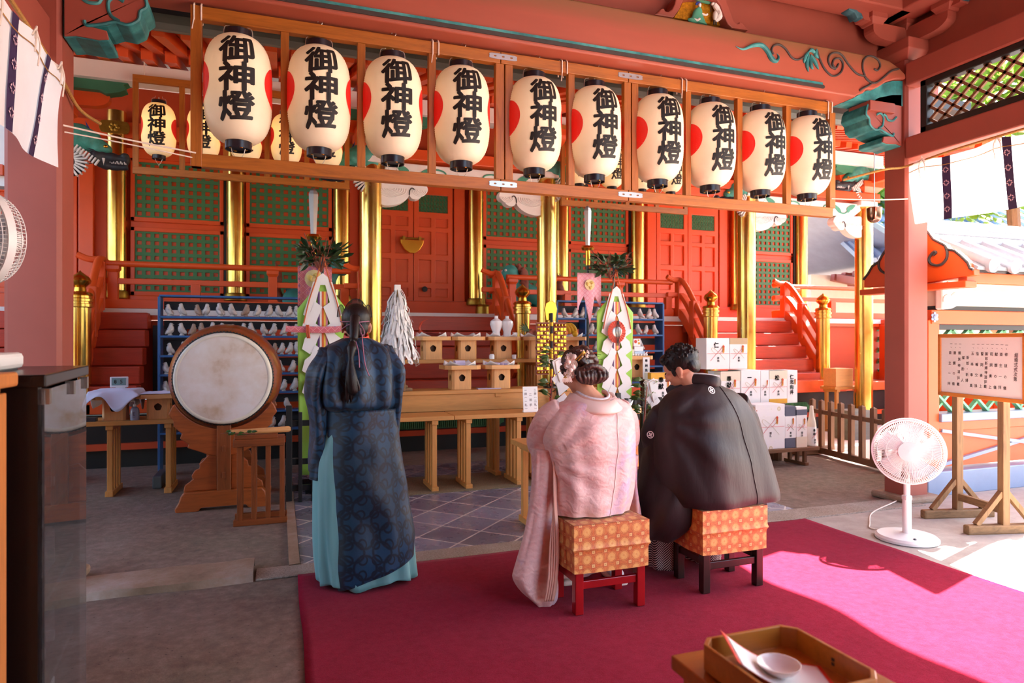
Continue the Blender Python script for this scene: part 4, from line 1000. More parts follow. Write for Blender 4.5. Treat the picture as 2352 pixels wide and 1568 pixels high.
# dragons
def dragon(x, s, zc, label):
    t = thing('dragon_carving', label, 'carving', (x + s * .35, 7.6, zc - .2))
    P = lambda a, z, y=0: V((x + s * a, 7.64 + y, zc + z))
    b = MB(); b.tube(catmull([P(.05, .10, .05), (P(.20, .14)), P(.32, .10), P(.42, .02)], 5), [.12] * 4 + [.13] * 4 + [.115] * 4 + [.09] * 4, 12)
    b.ell(P(.40, .04), (.10, .085, .085)); b.ell(P(.47, .03), (.05, .07, .05))
    body = remesh(b, 'neck', 'dragon_green', t, .014, 3, w=1)
    b = MB(); b.tube(catmull([P(.36, -.02), P(.46, -.045), P(.56, -.055), P(.67, -.065)], 4), [.07] * 4 + [.055] * 4 + [.045] * 4 + [.035], 10, flat=1)
    b.tube(catmull([P(.40, -.10), P(.50, -.135), P(.58, -.14), P(.66, -.135)], 4), [.05] * 4 + [.035] * 4 + [.03] * 4 + [.025], 10)
    b.ell(P(.63, -.02), (.04, .05, .03)); b.ell(P(.38, -.05), (.06, .09, .08))
    remesh(b, 'jaws', 'dragon_dark', t, .010, 2, w=1)
    b = MB()
    for i in range(6):
        for yy in (-.025, .03): b.lathe([(.011, 0), (.0, .03)], 6, o=P(.47 + i * .032, -.085, yy), ax=(0, 0, -1)); b.lathe([(.009, 0), (.0, .022)], 6, o=P(.49 + i * .03, -.112, yy), ax=(0, 0, 1))
    b.lathe([(.016, 0), (.0, .07)], 6, o=P(.45, -.07, -.045), ax=(0, 0, -1)); b.build('teeth', 'dragon_white', t, w=1)
    b = MB(); n = 12
    for i in range(n):
        a = lerp(-.25, 1.75, i / (n - 1)) * PI * .5; rr = .15
        q = [P(.16 + rr * math.sin(a + dd) * .9, -.10 + rr * math.cos(a + dd) * .75 - .02, -.11 + .05 * abs(dd) * 2) for dd in (-.12, 0, .12)]
        b.bar(P(.10 + .02 * i / n, -.10), P(.16 + rr * math.sin(a), -.12 + rr * math.cos(a), -.02), .018, .05, up=(0, 1, 0))
    for i in range(8):
        u = i / 7; c = P(lerp(.24, .42, u), lerp(.03, -.10, u), -.09); b.bar(c, c + V((s * -.035, 0, -.055)), .013, .03, up=(0, 1, 0))
    b.build('belly_rib', 'dragon_white', t, w=1)
    b = MB(); b.ell(P(.15, -.13, .02), (.125, .06, .13)); b.build('belly', 'dragon_dark', t, w=1, sm=1)
    b = MB(); b.lathe([(.018, 0), (.014, .12), (.0, .22)], 8, o=P(.36, .09, -.03), ax=(-s * .35, 0, 1)); b.build('horn', 'dragon_blue', t, w=1, sm=1)
    b = MB(); b.lathe([(.0, 0), (.032, .04), (.03, .09), (.0, .15)], 10, o=P(.31, .10, -.06), ax=(-s * .45, -.1, 1)); b.build('ear', 'dragon_red', t, w=1, sm=1)
    b = MB()
    for i in range(9): b.lathe([(.012, 0), (.0, .07)], 5, o=P(.38, -.01 - .014 * i, -.07), ax=(-s, -.2, .35 - .1 * i))
    b.build('cheek_spikes', 'dragon_dark', t, w=1)
    b = MB(); b.ell(P(.47, .045, -.06), (.022, .016, .018)); b.build('eye', 'gold', t, w=1, sm=1)
dragon(-2.10, 1, 3.30, 'green dragon head with striped throat beside the dark red pillar')
dragon(1.10, -1, 3.36, 'green dragon head carved on the column above the sword with brocade')
dragon(3.05, 1, 3.40, 'green dragon head carved on the column behind the sixth lantern')
dragon(6.30, -1, 3.40, 'green dragon head carved on the column above the man in black')
dragon(8.42, -1, 3.78, 'green dragon head carved high on the column next to the standing fan')
# rear lantern frames
def rear(x0, xs, w, start):
    xr = xs[-1] + .25
    t = thing('rear_lantern_frame', 'smaller wooden lantern frame hung under the porch ' + w, 'frame', ((x0 + xr) / 2, 7.42, 3.06))
    MB().bx(x0, xr, 7.40, 7.44, 3.06, 3.13).build('bottom_rail', 'frame_wood_x', t, w=1, bevel=.003)
    MB().bx(x0, xr, 7.40, 7.44, 3.97, 4.04).build('top_rail', 'frame_wood_x', t, w=1, bevel=.003)
    ps = [x0] + [(a + b2) / 2 - .02 for a, b2 in zip(xs, xs[1:])] + [xr - .05]
    for x in (x0 + .1, xr - .1): MB().cyl((x, 7.42, 4.03), (x, 7.42, 4.32), .006, 6).build('hanging_rod', 'cord', t, w=1)
    for p in ps: MB().bx(p, p + .05, 7.403, 7.437, 3.13, 3.97).build('post', 'frame_wood_z', t, w=1)
LR = lantern('lantern_paper_rear', 'warm glowing paper lantern in the rear frame, beside the dark red pillar', (aty(365, 300, 7.42).x, 7.42, aty(365, 366, 7.42).z)); LR['group'] = 'lanterns in the rear frames'
LR.scale = (.80,) * 3
for i, x in enumerate((aty(468, 300, 7.42).x, aty(565, 300, 7.42).x, aty(658, 300, 7.42).x, .50)):
    dup(LR, (x, 7.42, LR.location.z + .008 * (i + 1)), .02, 'warm glowing paper lantern in the rear frame, %s from the dark red pillar' % ('second', 'third', 'fourth', 'fifth')[i])
for i, x in enumerate((aty(1330, 430, 7.42).x, aty(1405, 430, 7.42).x, aty(1473, 430, 7.42).x, 4.80)):
    dup(LR, (x, 7.42, aty(1405, 436, 7.42).z), .02, 'paper lantern in the rear frame above the pink pennant, %s from the lion' % ('first', 'second', 'third', 'fourth')[i])
rear(-1.36, [-1.13, -.72, -.32, .08, .48], 'on the drum side', 1)
rear(3.25, [3.48, 3.94, 4.37, 4.80], 'on the gift box side', 1)
q = aty(1165, 281, 7.0); b = MB(); b.ell(q, (.03, .03, .04)); b.build('light_bulb', plain('bulb_glow', '#fff0d0', .3, emit=6.0), sm=1, label='small glowing light bulb between the fourth and fifth front lanterns', cat='bulb', fix=True)
MB().cyl(q + V((0, 0, .03)), (q.x, 7.0, 4.15), .006, 6).build('bulb_cord', 'black', label='thin black cord of the glowing bulb', cat='cord')
# eaves: rafters in two tiers, sheathing, gutter
ev = thing('eaves_rafters', 'two tiers of orange rafters under the main hall eaves', 'rafters', (2.5, 7, 4))
proto = None
xr = -5.2
cnt = 0
while xr < 10.4:
    for p0, p1, w, h, nm in (((xr, 8.6, 4.46), (xr, 7.24, 4.19), .10, .10, 'lower_rafter'), ((xr + .1, 7.5, 4.34), (xr + .1, 5.85, 3.86), .095, .10, 'upper_rafter')):
        key = 'RF_' + nm
        if key not in globals():
            b = MB(); b.bar(V(p0) - V((xr, 0, 0)), V(p1) - V((xr, 0, 0)), w, h); o = b.build(nm, 'vermilion', ev, loc=V((xr, 0, 0)) - ev.location); globals()[key] = o
        else:
            c = globals()[key].copy(); COL.objects.link(c); c.parent = ev; c.location = V((xr, 0, 0)) - ev.location
    xr += .21 if cnt >= 0 else .2
    cnt += 1
b = MB(); b.bar((-5.5, 7.29, 4.265), (10.5, 7.29, 4.265), .08, .05); b.build('eave_batten', 'vermilion', ev, w=1)
b = MB(); b.bar((-5.5, 5.84, 3.94), (10.5, 5.84, 3.94), .08, .05); b.build('eave_batten', 'vermilion', ev, w=1)
b = MB(); b.add([(-5.6, 5.75, 3.90), (10.6, 5.75, 3.90), (10.6, 7.4, 4.37), (-5.6, 7.4, 4.37), (-5.6, 8.7, 4.66), (10.6, 8.7, 4.66), (-5.6, 5.75, 3.94), (10.6, 5.75, 3.94), (10.6, 7.4, 4.41), (-5.6, 7.4, 4.41), (-5.6, 8.7, 4.70), (10.6, 8.7, 4.70)], [(0, 1, 2, 3), (3, 2, 5, 4), (6, 9, 8, 7), (9, 10, 11, 8), (0, 6, 7, 1), (0, 3, 9, 6), (3, 4, 10, 9), (1, 7, 8, 2), (2, 8, 11, 5), (4, 5, 11, 10)])
b.build('sheathing', 'vermilion', ev, w=1)
b = MB(); b.add([(-6, 5.6, 4.05), (10.5, 5.6, 4.05), (10.5, 9.5, 5.6), (-6, 9.5, 5.6), (10.2, 12.0, 4.9), (-6, 12.0, 4.9), (-6, 5.6, 4.15), (10.5, 5.6, 4.15), (10.5, 9.5, 5.75), (-6, 9.5, 5.75), (10.2, 12.0, 5.0), (-6, 12.0, 5.0)], [(0, 1, 2, 3), (3, 2, 4, 5), (6, 9, 8, 7), (9, 11, 10, 8), (0, 6, 7, 1), (0, 3, 9, 6), (3, 5, 11, 9), (1, 7, 8, 2), (2, 8, 10, 4), (4, 10, 11, 5)])
b.build('roof_main_hall', 'roof_tile', kind='structure')
gt = thing('rain_gutter', 'wide grey copper gutter between the two roofs behind the front lanterns', 'gutter', (2.3, 5.3, 3.55))
b = MB(); prof = [(5.10, 3.76), (5.11, 3.60), (5.14, 3.565), (5.26, 3.60), (5.32, 3.66), (5.34, 3.76), (5.31, 3.76), (5.29, 3.68), (5.24, 3.63), (5.16, 3.60), (5.14, 3.62), (5.13, 3.76)]
b.loft([[V((x, y, z)) for y, z in prof] for x in (-2.4, 6.1)]); b.build('trough', 'copper_gutter', gt, w=1)
for x in (-1.2, .2, 1.75, 3.3, 4.85, 5.7):
    MB().tube([(x, 5.08, 3.80), (x, 5.085, 3.58), (x, 5.14, 3.54), (x, 5.28, 3.59), (x, 5.36, 3.68)], .014, 6).build('gutter_bracket', 'black', gt, w=1)
MB().bx(-2.4, 6.4, 4.62, 5.06, 3.64, 3.74).build('roof_edge_board', 'black', kind='structure')
MB().bx(-2.4, 6.4, 4.96, 5.04, 3.72, 4.45).build('roof_edge_upper', 'hall_red', kind='structure')
b = MB(); b.add([(-4.6, 5.75, 4.22), (6.6, 5.75, 4.22), (6.6, 1.5, 6.0), (-4.6, 1.5, 6.0), (-4.6, 5.75, 4.32), (6.6, 5.75, 4.32), (6.6, 1.5, 6.1), (-4.6, 1.5, 6.1)], [(0, 1, 2, 3), (4, 7, 6, 5), (0, 4, 5, 1), (1, 5, 6, 2), (2, 6, 7, 3), (3, 7, 4, 0)])
b.build('roof_worship_hall', 'roof_tile', kind='structure')
b = MB(); b.add([(5.4, -1, 4.60), (6.5, -1, 4.30), (6.5, 4.9, 4.30), (5.4, 4.9, 4.60), (5.4, -1, 4.70), (6.5, -1, 4.40), (6.5, 4.9, 4.40), (5.4, 4.9, 4.70)], [(0, 1, 2, 3), (4, 7, 6, 5), (0, 4, 5, 1), (1, 5, 6, 2), (2, 6, 7, 3), (3, 7, 4, 0)])
b.build('roof_side_eave', 'hall_red', kind='structure')
# lion statues
def lion(x, y, s, label):
    t = thing('lion_statue', label, 'statue', (x, y, VZ))
    P = lambda a, z, w=0: V((s * a, w, z))
    b = MB(); b.tube(catmull([P(-.30, .20), P(-.15, .27), P(.05, .36), P(.20, .48), P(.26, .62)], 4), [.17] * 5 + [.16] * 4 + [.145] * 4 + [.12] * 4, 12)
    for w in (-.10, .10):
        b.tube([P(.22, .42, w), P(.26, .22, w), P(.27, .04, w)], [.075, .06, .055], 10); b.ell(P(.32, .04, w), (.085, .06, .045))
        b.ell(P(-.25, .17, w * 1.3), (.16, .09, .16)); b.ell(P(-.10, .04, w * 1.3), (.12, .06, .05))
    b.ell(P(.34, .68), (.13, .12, .12)); b.ell(P(.44, .63), (.07, .09, .06)); b.ell(P(.42, .57), (.06, .08, .03))
    remesh(b, 'body', 'lion_teal', t, .018, 4)
    b = MB()
    for i in range(26):
        a = RND.uniform(0, 2 * PI); z = RND.uniform(.50, .80); r = RND.uniform(.10, .15)
        c = P(.22 - .02 + .03 * math.cos(a), z, r * math.sin(a))
        b.tube(catmull([c, c + V((-s * .06, .02 * math.sin(a), -.06)), c + V((-s * .09, .03 * math.sin(a), -.17))], 3), [.045, .045, .042, .04, .034, .026, .012], 7)
    remesh(b, 'mane', 'mane_brown', t, .012, 1)
    b = MB()
    for i in range(5):
        yy = (i - 2) * .05; b.tube(catmull([P(-.40, .16, yy * .4), P(-.50, .30 + .03 * i, yy), P(-.44, .50, yy * 1.4), P(-.50, .66 + .02 * i, yy)], 4), [.05] * 3 + [.055] * 5 + [.04] * 3 + [.01, .008], 8)
    remesh(b, 'tail', 'mane_brown', t, .012, 1)
    b = MB()
    for w in (-.05, -.02, .02, .05): b.lathe([(.014, 0), (0, .035)], 6, o=P(.47, .615, w), ax=(0, 0, -1)); b.lathe([(.012, 0), (0, .03)], 6, o=P(.45, .585, w), ax=(0, 0, 1))
    for w in (-.07, .07): b.ell(P(.44, .70, w), (.022, .022, .02), 8, 6)
    b.build('teeth', 'dragon_white', t, sm=1)
    MB().bx(-.55, .5, -.2, .2, 0, .03).build('plinth', 'shelf_dark', t, bevel=.005)
q = aty(1215, 640, 9.75)
lion(3.75, 9.75, -1, 'teal lion statue with brown mane on the veranda beside the near gold column')
lion(.45, 9.75, 1, 'teal lion statue with brown curled tail mostly hidden behind the pink brocade')
# small gilded fitting on the veranda beside the doors
q = aty(1092, 700, 9.9)
b = MB(); b.lathe([(.10, 0), (.13, .03), (.12, .14), (.09, .17), (.03, .18), (.025, .30), (.03, .34)], 20, o=(3.02, 9.9, VZ)); b.build('gilded_stand', 'gold_dull', sm=1, label='squat gilded stand on the veranda by the closed centre doors', cat='stand')
# dove racks
def rack(xa, xb, zs, label, y=7.75, mid=()):
    t = thing('dove_rack', label, 'rack', ((xa + xb) / 2, y, 0))
    top = zs[0] + .20
    for x in (xa, xb) + tuple(mid): MB().bx(x - .012, x + .012, y - .10, y + .10, 0.0, top).build('upright', 'shelf_blue', t, w=1, bevel=.003)
    MB().bx(xa, xb, y - .10, y + .10, top, top + .02).build('top_board', 'shelf_blue', t, w=1, bevel=.003)
    for z in zs: MB().bx(xa, xb, y - .10, y + .10, z - .022, z).build('shelf', 'shelf_blue', t, w=1, bevel=.003)
    for i, z in enumerate(zs): MB().bx(xa + .02, xb - .02, y + .085, y + .10, z + .07, z + .16).build('back_slat', 'shelf_dark', t, w=1)
    return t
DOVE = {}
def make_dove(kind, label, loc, s, group):
    t = MB()
    pts = catmull([(-.050, 0, .016), (-.030, 0, .030), (-.004, 0, .048), (.008, 0, .078), (.008, 0, .106), (.010, 0, .122), (.014, 0, .136)], 4)
    n = len(pts); rs = []
    tab = [(0, .006), (.12, .014), (.28, .031), (.42, .036), (.55, .031), (.68, .021), (.84, .0195), (.95, .016), (1, .006)]
    for i in range(n): rs.append(interp(tab, i / (n - 1))[0])
    t.tube(pts, rs, 12, flat=.9); t.lathe([(.007, 0), (.0, .020)], 6, o=(.022, 0, .122), ax=(1, 0, -.2))
    t.lathe([(.026, 0), (.022, .012), (.012, .03)], 10, o=(.0, 0, 0))
    for w in (-1, 1): t.ell((-.016, w * .027, .048), (.040, .010, .020), 10, 6, Matrix.Rotation(-.85, 3, 'Y'))
    return t
def dove(px, z, rx, y, label, group, brown=False, sleep=False):
    p = aty(px, 0, y); k = 'b' if brown else 'w'
    if k not in DOVE:
        DOVE[k] = make_dove(k, label, None, 1, group).build('dove_figurine', 'dove_brown' if brown else 'dove_glaze', sm='all', loc=V((0, 0, 0)))
        o = DOVE[k]
    else:
        o = DOVE[k].copy(); COL.objects.link(o)
    o.location = (p.x, y, z); o.rotation_euler = (0, 0.0, rx); s = RND.uniform(.92, 1.08) * .98; o.scale = (s, s, s)
    tag(o, label, 'figurine', group); return o
ZS = [1.665, 1.462, 1.258, 1.060, .857, .655, .455]
rack(-1.165, .62, ZS, 'blue wooden rack of dove figurines behind the big drum')
rows = [[388, 418, 455, 474, 505, 533, 565, 592, 619, 640, 664, 682], [391, 418, 443, 464, 487, 508, 533, 558, 578, 606, 628, 654, 679], [391, 419, 607, 630, 647, 666, 683], [382, 396, 644, 672], [382, 652, 677], [625, 660], [626, 650]]
shelfn = ['top', 'second', 'third', 'fourth', 'fifth', 'sixth', 'lowest']
for r, row in enumerate(rows):
    for i, px in enumerate(row):
        br_ = (r, i) in ((0, 2), (0, 6), (1, 2), (1, 3), (2, 3))
        dove(px, ZS[r], RND.choice([0, 0, PI]) + RND.uniform(-.7, .7), 7.69, '%s dove figurine, %s along the %s shelf of the rack behind the drum' % ('brown' if br_ else 'grey-white', ords[i] if i < 14 else 'last', shelfn[r]), 'doves behind the drum', br_)
ZR = [1.700, 1.492, 1.285, 1.08, .87]
rack(3.30, 4.84, ZR, 'blue wooden rack of dove figurines behind the green banner with the red rosette', mid=(3.70,))
rows = [[1296, 1321, 1339, 1372, 1471, 1490, 1504], [1358, 1373, 1392, 1466, 1483, 1504], [1342, 1369, 1388, 1472], [1340, 1370, 1465, 1479], [1310, 1330]]
for r, row in enumerate(rows):
    for i, px in enumerate(row):
        dove(px, ZR[r], RND.choice([0, PI]) + RND.uniform(-.7, .7), 7.69, 'grey-white dove figurine, %s along the %s shelf of the rack behind the rosette' % (ords[i], ['top', 'second', 'third', 'fourth', 'lowest'][r]), 'doves behind the rosette')
# ================================================================== altar tables
def slat_table(name, label, x0, x1, y0, y1, zt, legs, wm='altar_wood', n=4, th=.04, group=None, apron=0):
    t = thing(name, label, 'table', ((x0 + x1) / 2, (y0 + y1) / 2, 0), group=group)
    MB().bx(x0, x1, y0, y1, zt - th, zt).build('table_top', wm + '_x', parent=t, w=1, bevel=.004)
    for lx_ in legs:
        w = .045; ya, yb = y0 + .03, y1 - .03
        for i in range(n):
            y = lerp(ya + w / 2, yb - w / 2, i / (n - 1))
            MB().bx(lx_ - w / 2, lx_ + w / 2, y - .022, y + .022, .045, zt - th - .03).build('leg', wm + '_z', parent=t, w=1, bevel=.003)
        MB().bx(lx_ - .032, lx_ + .032, ya - .03, yb + .03, 0, .05).build('foot_rail', wm + '_y', parent=t, w=1, bevel=.004)
        MB().bx(lx_ - .03, lx_ + .03, ya - .02, yb + .02, zt - th - .04, zt - th).build('top_rail', wm + '_y', parent=t, w=1, bevel=.004)
    if apron: MB().bx(x0, x1, y0 + .02, y0 + .04, zt - th - apron, zt - th).build('apron', wm + '_x', parent=t, w=1, bevel=.003)
    return t
slat_table('altar_table', 'light wooden front altar table beside the priest in blue', .55, 1.548, 6.02, 6.42, .705, (.72, 1.37), group='front altar tables')
slat_table('altar_table', 'light wooden front altar table with the white notice on its end', 1.556, 2.37, 6.03, 6.43, .705, (1.70, 2.21), group='front altar tables')
slat_table('altar_table', 'light wooden front altar table partly hidden behind the seated woman in pink', 2.378, 3.25, 6.04, 6.44, .705, (2.46, 3.08), group='front altar tables')
slat_table('altar_shelf', 'middle tier of the altar holding two offering stands', 1.0, 3.45, 6.52, 6.90, .905, (1.10, 2.15, 3.35), apron=.17)
slat_table('altar_shelf', 'highest tier of the altar holding a row of offering stands', 1.02, 3.66, 6.95, 7.35, 1.205, (1.12, 2.78, 3.55), apron=.0)
# offering stands (sanbo)
def octo(x, y, w, d, c): return [(x - w + c, y - d), (x + w - c, y - d), (x + w, y - d + c), (x + w, y + d - c), (x + w - c, y + d), (x - w + c, y + d), (x - w, y + d - c), (x - w, y - d + c)]
def sanbo_base(label, h=.25, cloth=False):
    t = thing('offering_stand', label, 'offering stand', group='folded wood offering stands')
    w = .103
    hole = [(.034 * math.cos(a) * (1 + .12 * math.cos(3 * a - PI / 2)), h * .47 + .036 * math.sin(a) * (1 + .10 * math.cos(3 * a + PI / 2))) for a in [2 * PI * k / 18 for k in range(18)]]
    hole = [(p[0], p[1]) for p in hole]
    for k in range(4):
        b = MB(); a = k * PI / 2; o = rotz(a) @ V((0, -w, 0)); ux = rotz(a) @ V((1, 0, 0)); tk = rotz(a) @ V((0, .010, 0))
        b.prism([(-w + .022, 0), (w - .022, 0), (w - .022, h - .04), (-w + .022, h - .04)], o, ux, (0, 0, 1), tk, [hole] if k != 2 else [])
        b.build('side_panel', 'hinoki', t)
        b = MB(); p0 = rotz(a) @ V((w - .022, -w, 0)); p1 = rotz(a) @ V((w, -w + .022, 0)); i0 = rotz(a) @ V((w - .026, -w + .010, 0)); i1 = rotz(a) @ V((w - .010, -w + .026, 0)); up = V((0, 0, h - .04))
        b.loft([[p0, p1, i1, i0], [q + up for q in (p0, p1, i1, i0)]]); b.build('corner_panel', 'hinoki', t)
    b = MB(); b.bx(-.085, .085, -.085, .085, .002, .006); b.bx(-.06, .06, -.06, .06, .01, h - .06); b.build('inside_shade', 'hinoki_hole_shade', t)  # dark core imitates the shade inside the hollow stand
    b = MB(); r0 = octo(0, 0, .19, .19, .055); ri = octo(0, 0, .180, .180, .052); z0, z1 = h - .042, h
    b.loft([[V((x, y, z0)) for x, y in r0], [V((x, y, z1)) for x, y in r0], [V((x, y, z1)) for x, y in ri], [V((x, y, z0 + .012)) for x, y in ri]]); b.build('tray', 'hinoki_x', t, bevel=.002)
    return t
SB = sanbo_base('offering stand with a dark dried lobster, next to the paper wand'); SB.location = (1.58, 6.98 + .17, 1.205)
def sanbo(x, y, z, label, rz=0, s=1.0):
    o = dup(SB, (x, y, z), rz, label); o.scale = (s, s, s); return o
SANBO = [(1.97, 7.15, 1.205, 'offering stand with a flat white plate, second along the highest altar tier'), (2.385, 7.15, 1.205, 'offering stand carrying the two white vases on the highest altar tier'), (2.80, 7.15, 1.205, 'offering stand with brown roots partly behind the bell stand'), (3.22, 7.15, 1.205, 'offering stand with bananas and an orange on the highest altar tier'), (1.785, 6.71, .905, 'offering stand with a bundle of violet packets on the middle altar tier'), (2.215, 6.71, .905, 'offering stand with violet paper sticks on the middle altar tier')]
for x, y, z, l in SANBO: sanbo(x, y, z, l)
# folded white paper under each offering
def paper(x, y, z, label, mat='paper', s=.15, lift=.05):
    t = MB(); n = 10
    def fn(u, v):
        a, c = (u - .5) * 2, (v - .5) * 2
        e = max(0, abs(a) + abs(c) - 1.05); return V((x + a * s * (1 - .25 * e), y + c * s * (1 - .25 * e), z + lift * e * 1.2 + .001))
    t.grid(fn, n, n); return t.build('offering_paper', mat, label=label, cat='paper', group='folded papers under the offerings', sm=1, solid=.0012)
allsb = [(1.58, 7.15, 1.455)] + [(x, y, z + .25) for x, y, z, _ in SANBO]
names = ['the dried lobster', 'the flat plate', 'the white vases', 'the brown roots', 'the bananas', 'the violet bundle', 'the violet paper sticks']
for (x, y, z), nm in zip(allsb, names): paper(x, y, z - .010, 'white folded paper with raised corners under ' + nm, s=.172, lift=.05)
# offerings
t = thing('dried_lobster', 'dark red dried lobster with long curved feelers on the altar', 'food', (1.58, 7.15, 1.452))
b = MB(); b.tube(catmull([(.14, 0, .015), (.06, 0, .02), (-.02, 0, .022), (-.08, 0, .018)], 4), [.012] * 4 + [.02] * 4 + [.022] * 4 + [.014], 8); b.build('shell', 'dragon_red', t, sm=1)
for w in (-.02, .02):
    b = MB(); b.tube(catmull([(-.06, w, .02), (-.12, w, .06), (-.13, w, .11), (-.09, w * 1.5, .17), (-.04, w, .19)], 5), [.010] * 6 + [.008] * 8 + [.004] * 7, 6); b.build('feeler', 'step_red', t, sm=1)
b = MB(); b.tube(catmull([(-.1, -.02, .06), (0, -.03, .04), (.12, -.03, .03)], 4), .006, 6); b.build('leg', 'dragon_red', t, sm=1)
MB().lathe([(0, 0), (.07, .0), (.12, .014), (.125, .016), (.118, .018), (.06, .008), (0, .008)], 28, o=(1.97, 7.15, 1.449)).build('flat_plate', 'porcelain', sm=1, label='shallow white porcelain plate on its offering stand', cat='plate')
for x, l in ((2.325, 'white porcelain sake vase with narrow neck, nearer the priest'), (2.455, 'white porcelain sake vase with narrow neck, beside the small white cup')):
    MB().lathe([(0, 0), (.042, 0), (.045, .02), (.042, .06), (.060, .105), (.072, .145), (.066, .18), (.040, .20), (.021, .212), (.019, .235), (.026, .24), (.014, .242), (0, .242)], 32, o=(x, 7.13, 1.450)).build('sake_vase', 'porcelain', sm=1, label=l, cat='vase', group='white sake vases')
MB().lathe([(0, 0), (.026, 0), (.028, .05), (.022, .052), (.02, .01), (0, .01)], 20, o=(2.54, 7.10, 1.452)).build('small_cup', 'porcelain', sm=1, label='small white cup beside the sake vases', cat='cup')
MB().lathe([(0, 0), (.024, 0), (.026, .045), (.02, .047), (.018, .01), (0, .01)], 20, o=(2.50, 7.02, 1.206)).build('small_cup', 'porcelain', sm=1, label='small white cup standing on the bare shelf by the bell stand', cat='cup')
MB().lathe([(0, 0), (.030, 0), (.03, .04), (.02, .055), (0, .055)], 20, o=(2.23, 7.0, 1.206)).build('small_cup', 'porcelain', sm=1, label='small white lidded cup under the sake vase stand', cat='cup')
b = MB()
for k in range(5): b.ell((2.74 + .045 * k - .02, 7.12 + .03 * math.sin(k * 2), 1.488 + .02 * (k % 2)), (.045, .038, .04), 10, 8)
remesh(b, 'taro_root', 'mane_brown', None, .012, 2, label='heap of brown taro roots on the offering stand behind the bell stand'.replace('heap of ', 'knobbly '), cat='vegetable')
b = MB()
for k in range(7): a = -1 + k * .35; b.tube(catmull([(2.70, 7.08, 1.52), (2.70 - .06 * math.cos(a), 7.08, 1.55 + .03 * math.sin(a)), (2.70 - .12 * math.cos(a), 7.06, 1.56 + .07 * math.sin(a))], 3), [.012, .014, .012, .01, .008, .005, .003], 5)
b.build('leafy_greens', 'leaf_fresh', sm=1, label='dark leafy greens beside the brown taro', cat='vegetable')
for i, (dx, rx) in enumerate(((0, .0), (.04, .25), (.08, .5))):
    c = V((3.12 + dx, 7.11, 1.455)); q = catmull([c + V((.02, 0, .16)), c + V((.065, -.02, .12)), c + V((.09, -.03, .07)), c + V((.085, -.03, .03))], 5)
    MB().tube(q, [.005, .012, .018, .021, .022, .022, .022, .022, .022, .021, .02, .019, .017, .014, .009, .004][:len(q)], 8).build('banana', plain('banana_skin' + str(i), '#d9a818', .5), sm=1, label='yellow banana of the altar bunch, %s from the bell stand' % ('first', 'second', 'third')[i], cat='fruit', group='bananas')
MB().ell((3.13, 7.06, 1.498), (.046, .046, .044)).build('orange', plain('orange_peel', '#e8872a', .5, bump=.3, bscale=120), sm=1, label='round orange in front of the bananas', cat='fruit')
MB().ell((3.26, 7.03, 1.487), (.034, .03, .036)).build('lemon', plain('lemon_peel', '#e0b41e', .5), sm=1, label='yellow citrus fruit beside the bananas', cat='fruit')
for i in range(4):
    b = MB(); b.bx(-.055, .055, -.04, .04, 0, .012)
    o = b.build('violet_packet', 'paper_violet', bevel=.003, loc=V((1.78, 6.70, 1.153 + i * .0125)), label='flat violet paper packet in the altar bundle, %s from the top' % ('lowest', 'third', 'second', 'first')[i], cat='packet', group='violet packets'); o.rotation_euler = (0, 0, .06 * math.sin(i * 4))
for i in range(3):
    b = MB(); b.bx(-.014, .014, -.085, .085, 0, .022); o = b.build('violet_stick', 'paper_violet', bevel=.004, loc=V((2.14 + .045 * i, 6.70, 1.153)), label='violet wrapped stick packet on the altar, %s' % ('beside the violet bundle', 'middle of three', 'beside the bell stand')[i], cat='packet', group='violet stick packets'); o.rotation_euler = (.05, 0, .75)
MB().bx(1.95, 2.20, 6.58, 6.66, .905, .913).build('violet_mat', 'paper_violet', label='thin violet paper slip lying on the middle tier edge', cat='paper')
MB().bx(1.06, 1.26, 6.56, 6.68, .905, .935).build('grey_tray', 'grey_wood_x', bevel=.006, label='small grey wooden tray on the middle tier beside the priest', cat='tray')
MB().bx(1.12, 1.22, 6.59, 6.65, .935, .965).build('grey_block', 'grey_wood_x', bevel=.01, label='grey wooden block lying on the small grey tray', cat='block')
# notice
t = thing('notice_card', 'white notice card with black bowing instructions on the front altar table', 'sign', (2.345, 6.09, .705))
b = MB(); R1 = Matrix.Rotation(-.10, 3, 'X'); b.box((0, 0, .125), (.155, .006, .25)); b.xf(R1.to_4x4()); b.build('card', 'paper', t)
b = MB()
for cx_, s_ in ((.05, '二拝︵二礼︶'), (.0, '二拍手'), (-.05, '一拝︵一礼︶')): write(b, s_, (cx_, -.0036, .215 if cx_ else .17), (1, 0, 0), (0, 0, 1), .026, .036 if cx_ else .05, .02)
b.xf(R1.to_4x4()); b.build('lettering', 'ink_soft', t)
MB().bx(-.07, .07, 0, .05, 0, .012).build('card_foot', 'paper', t)
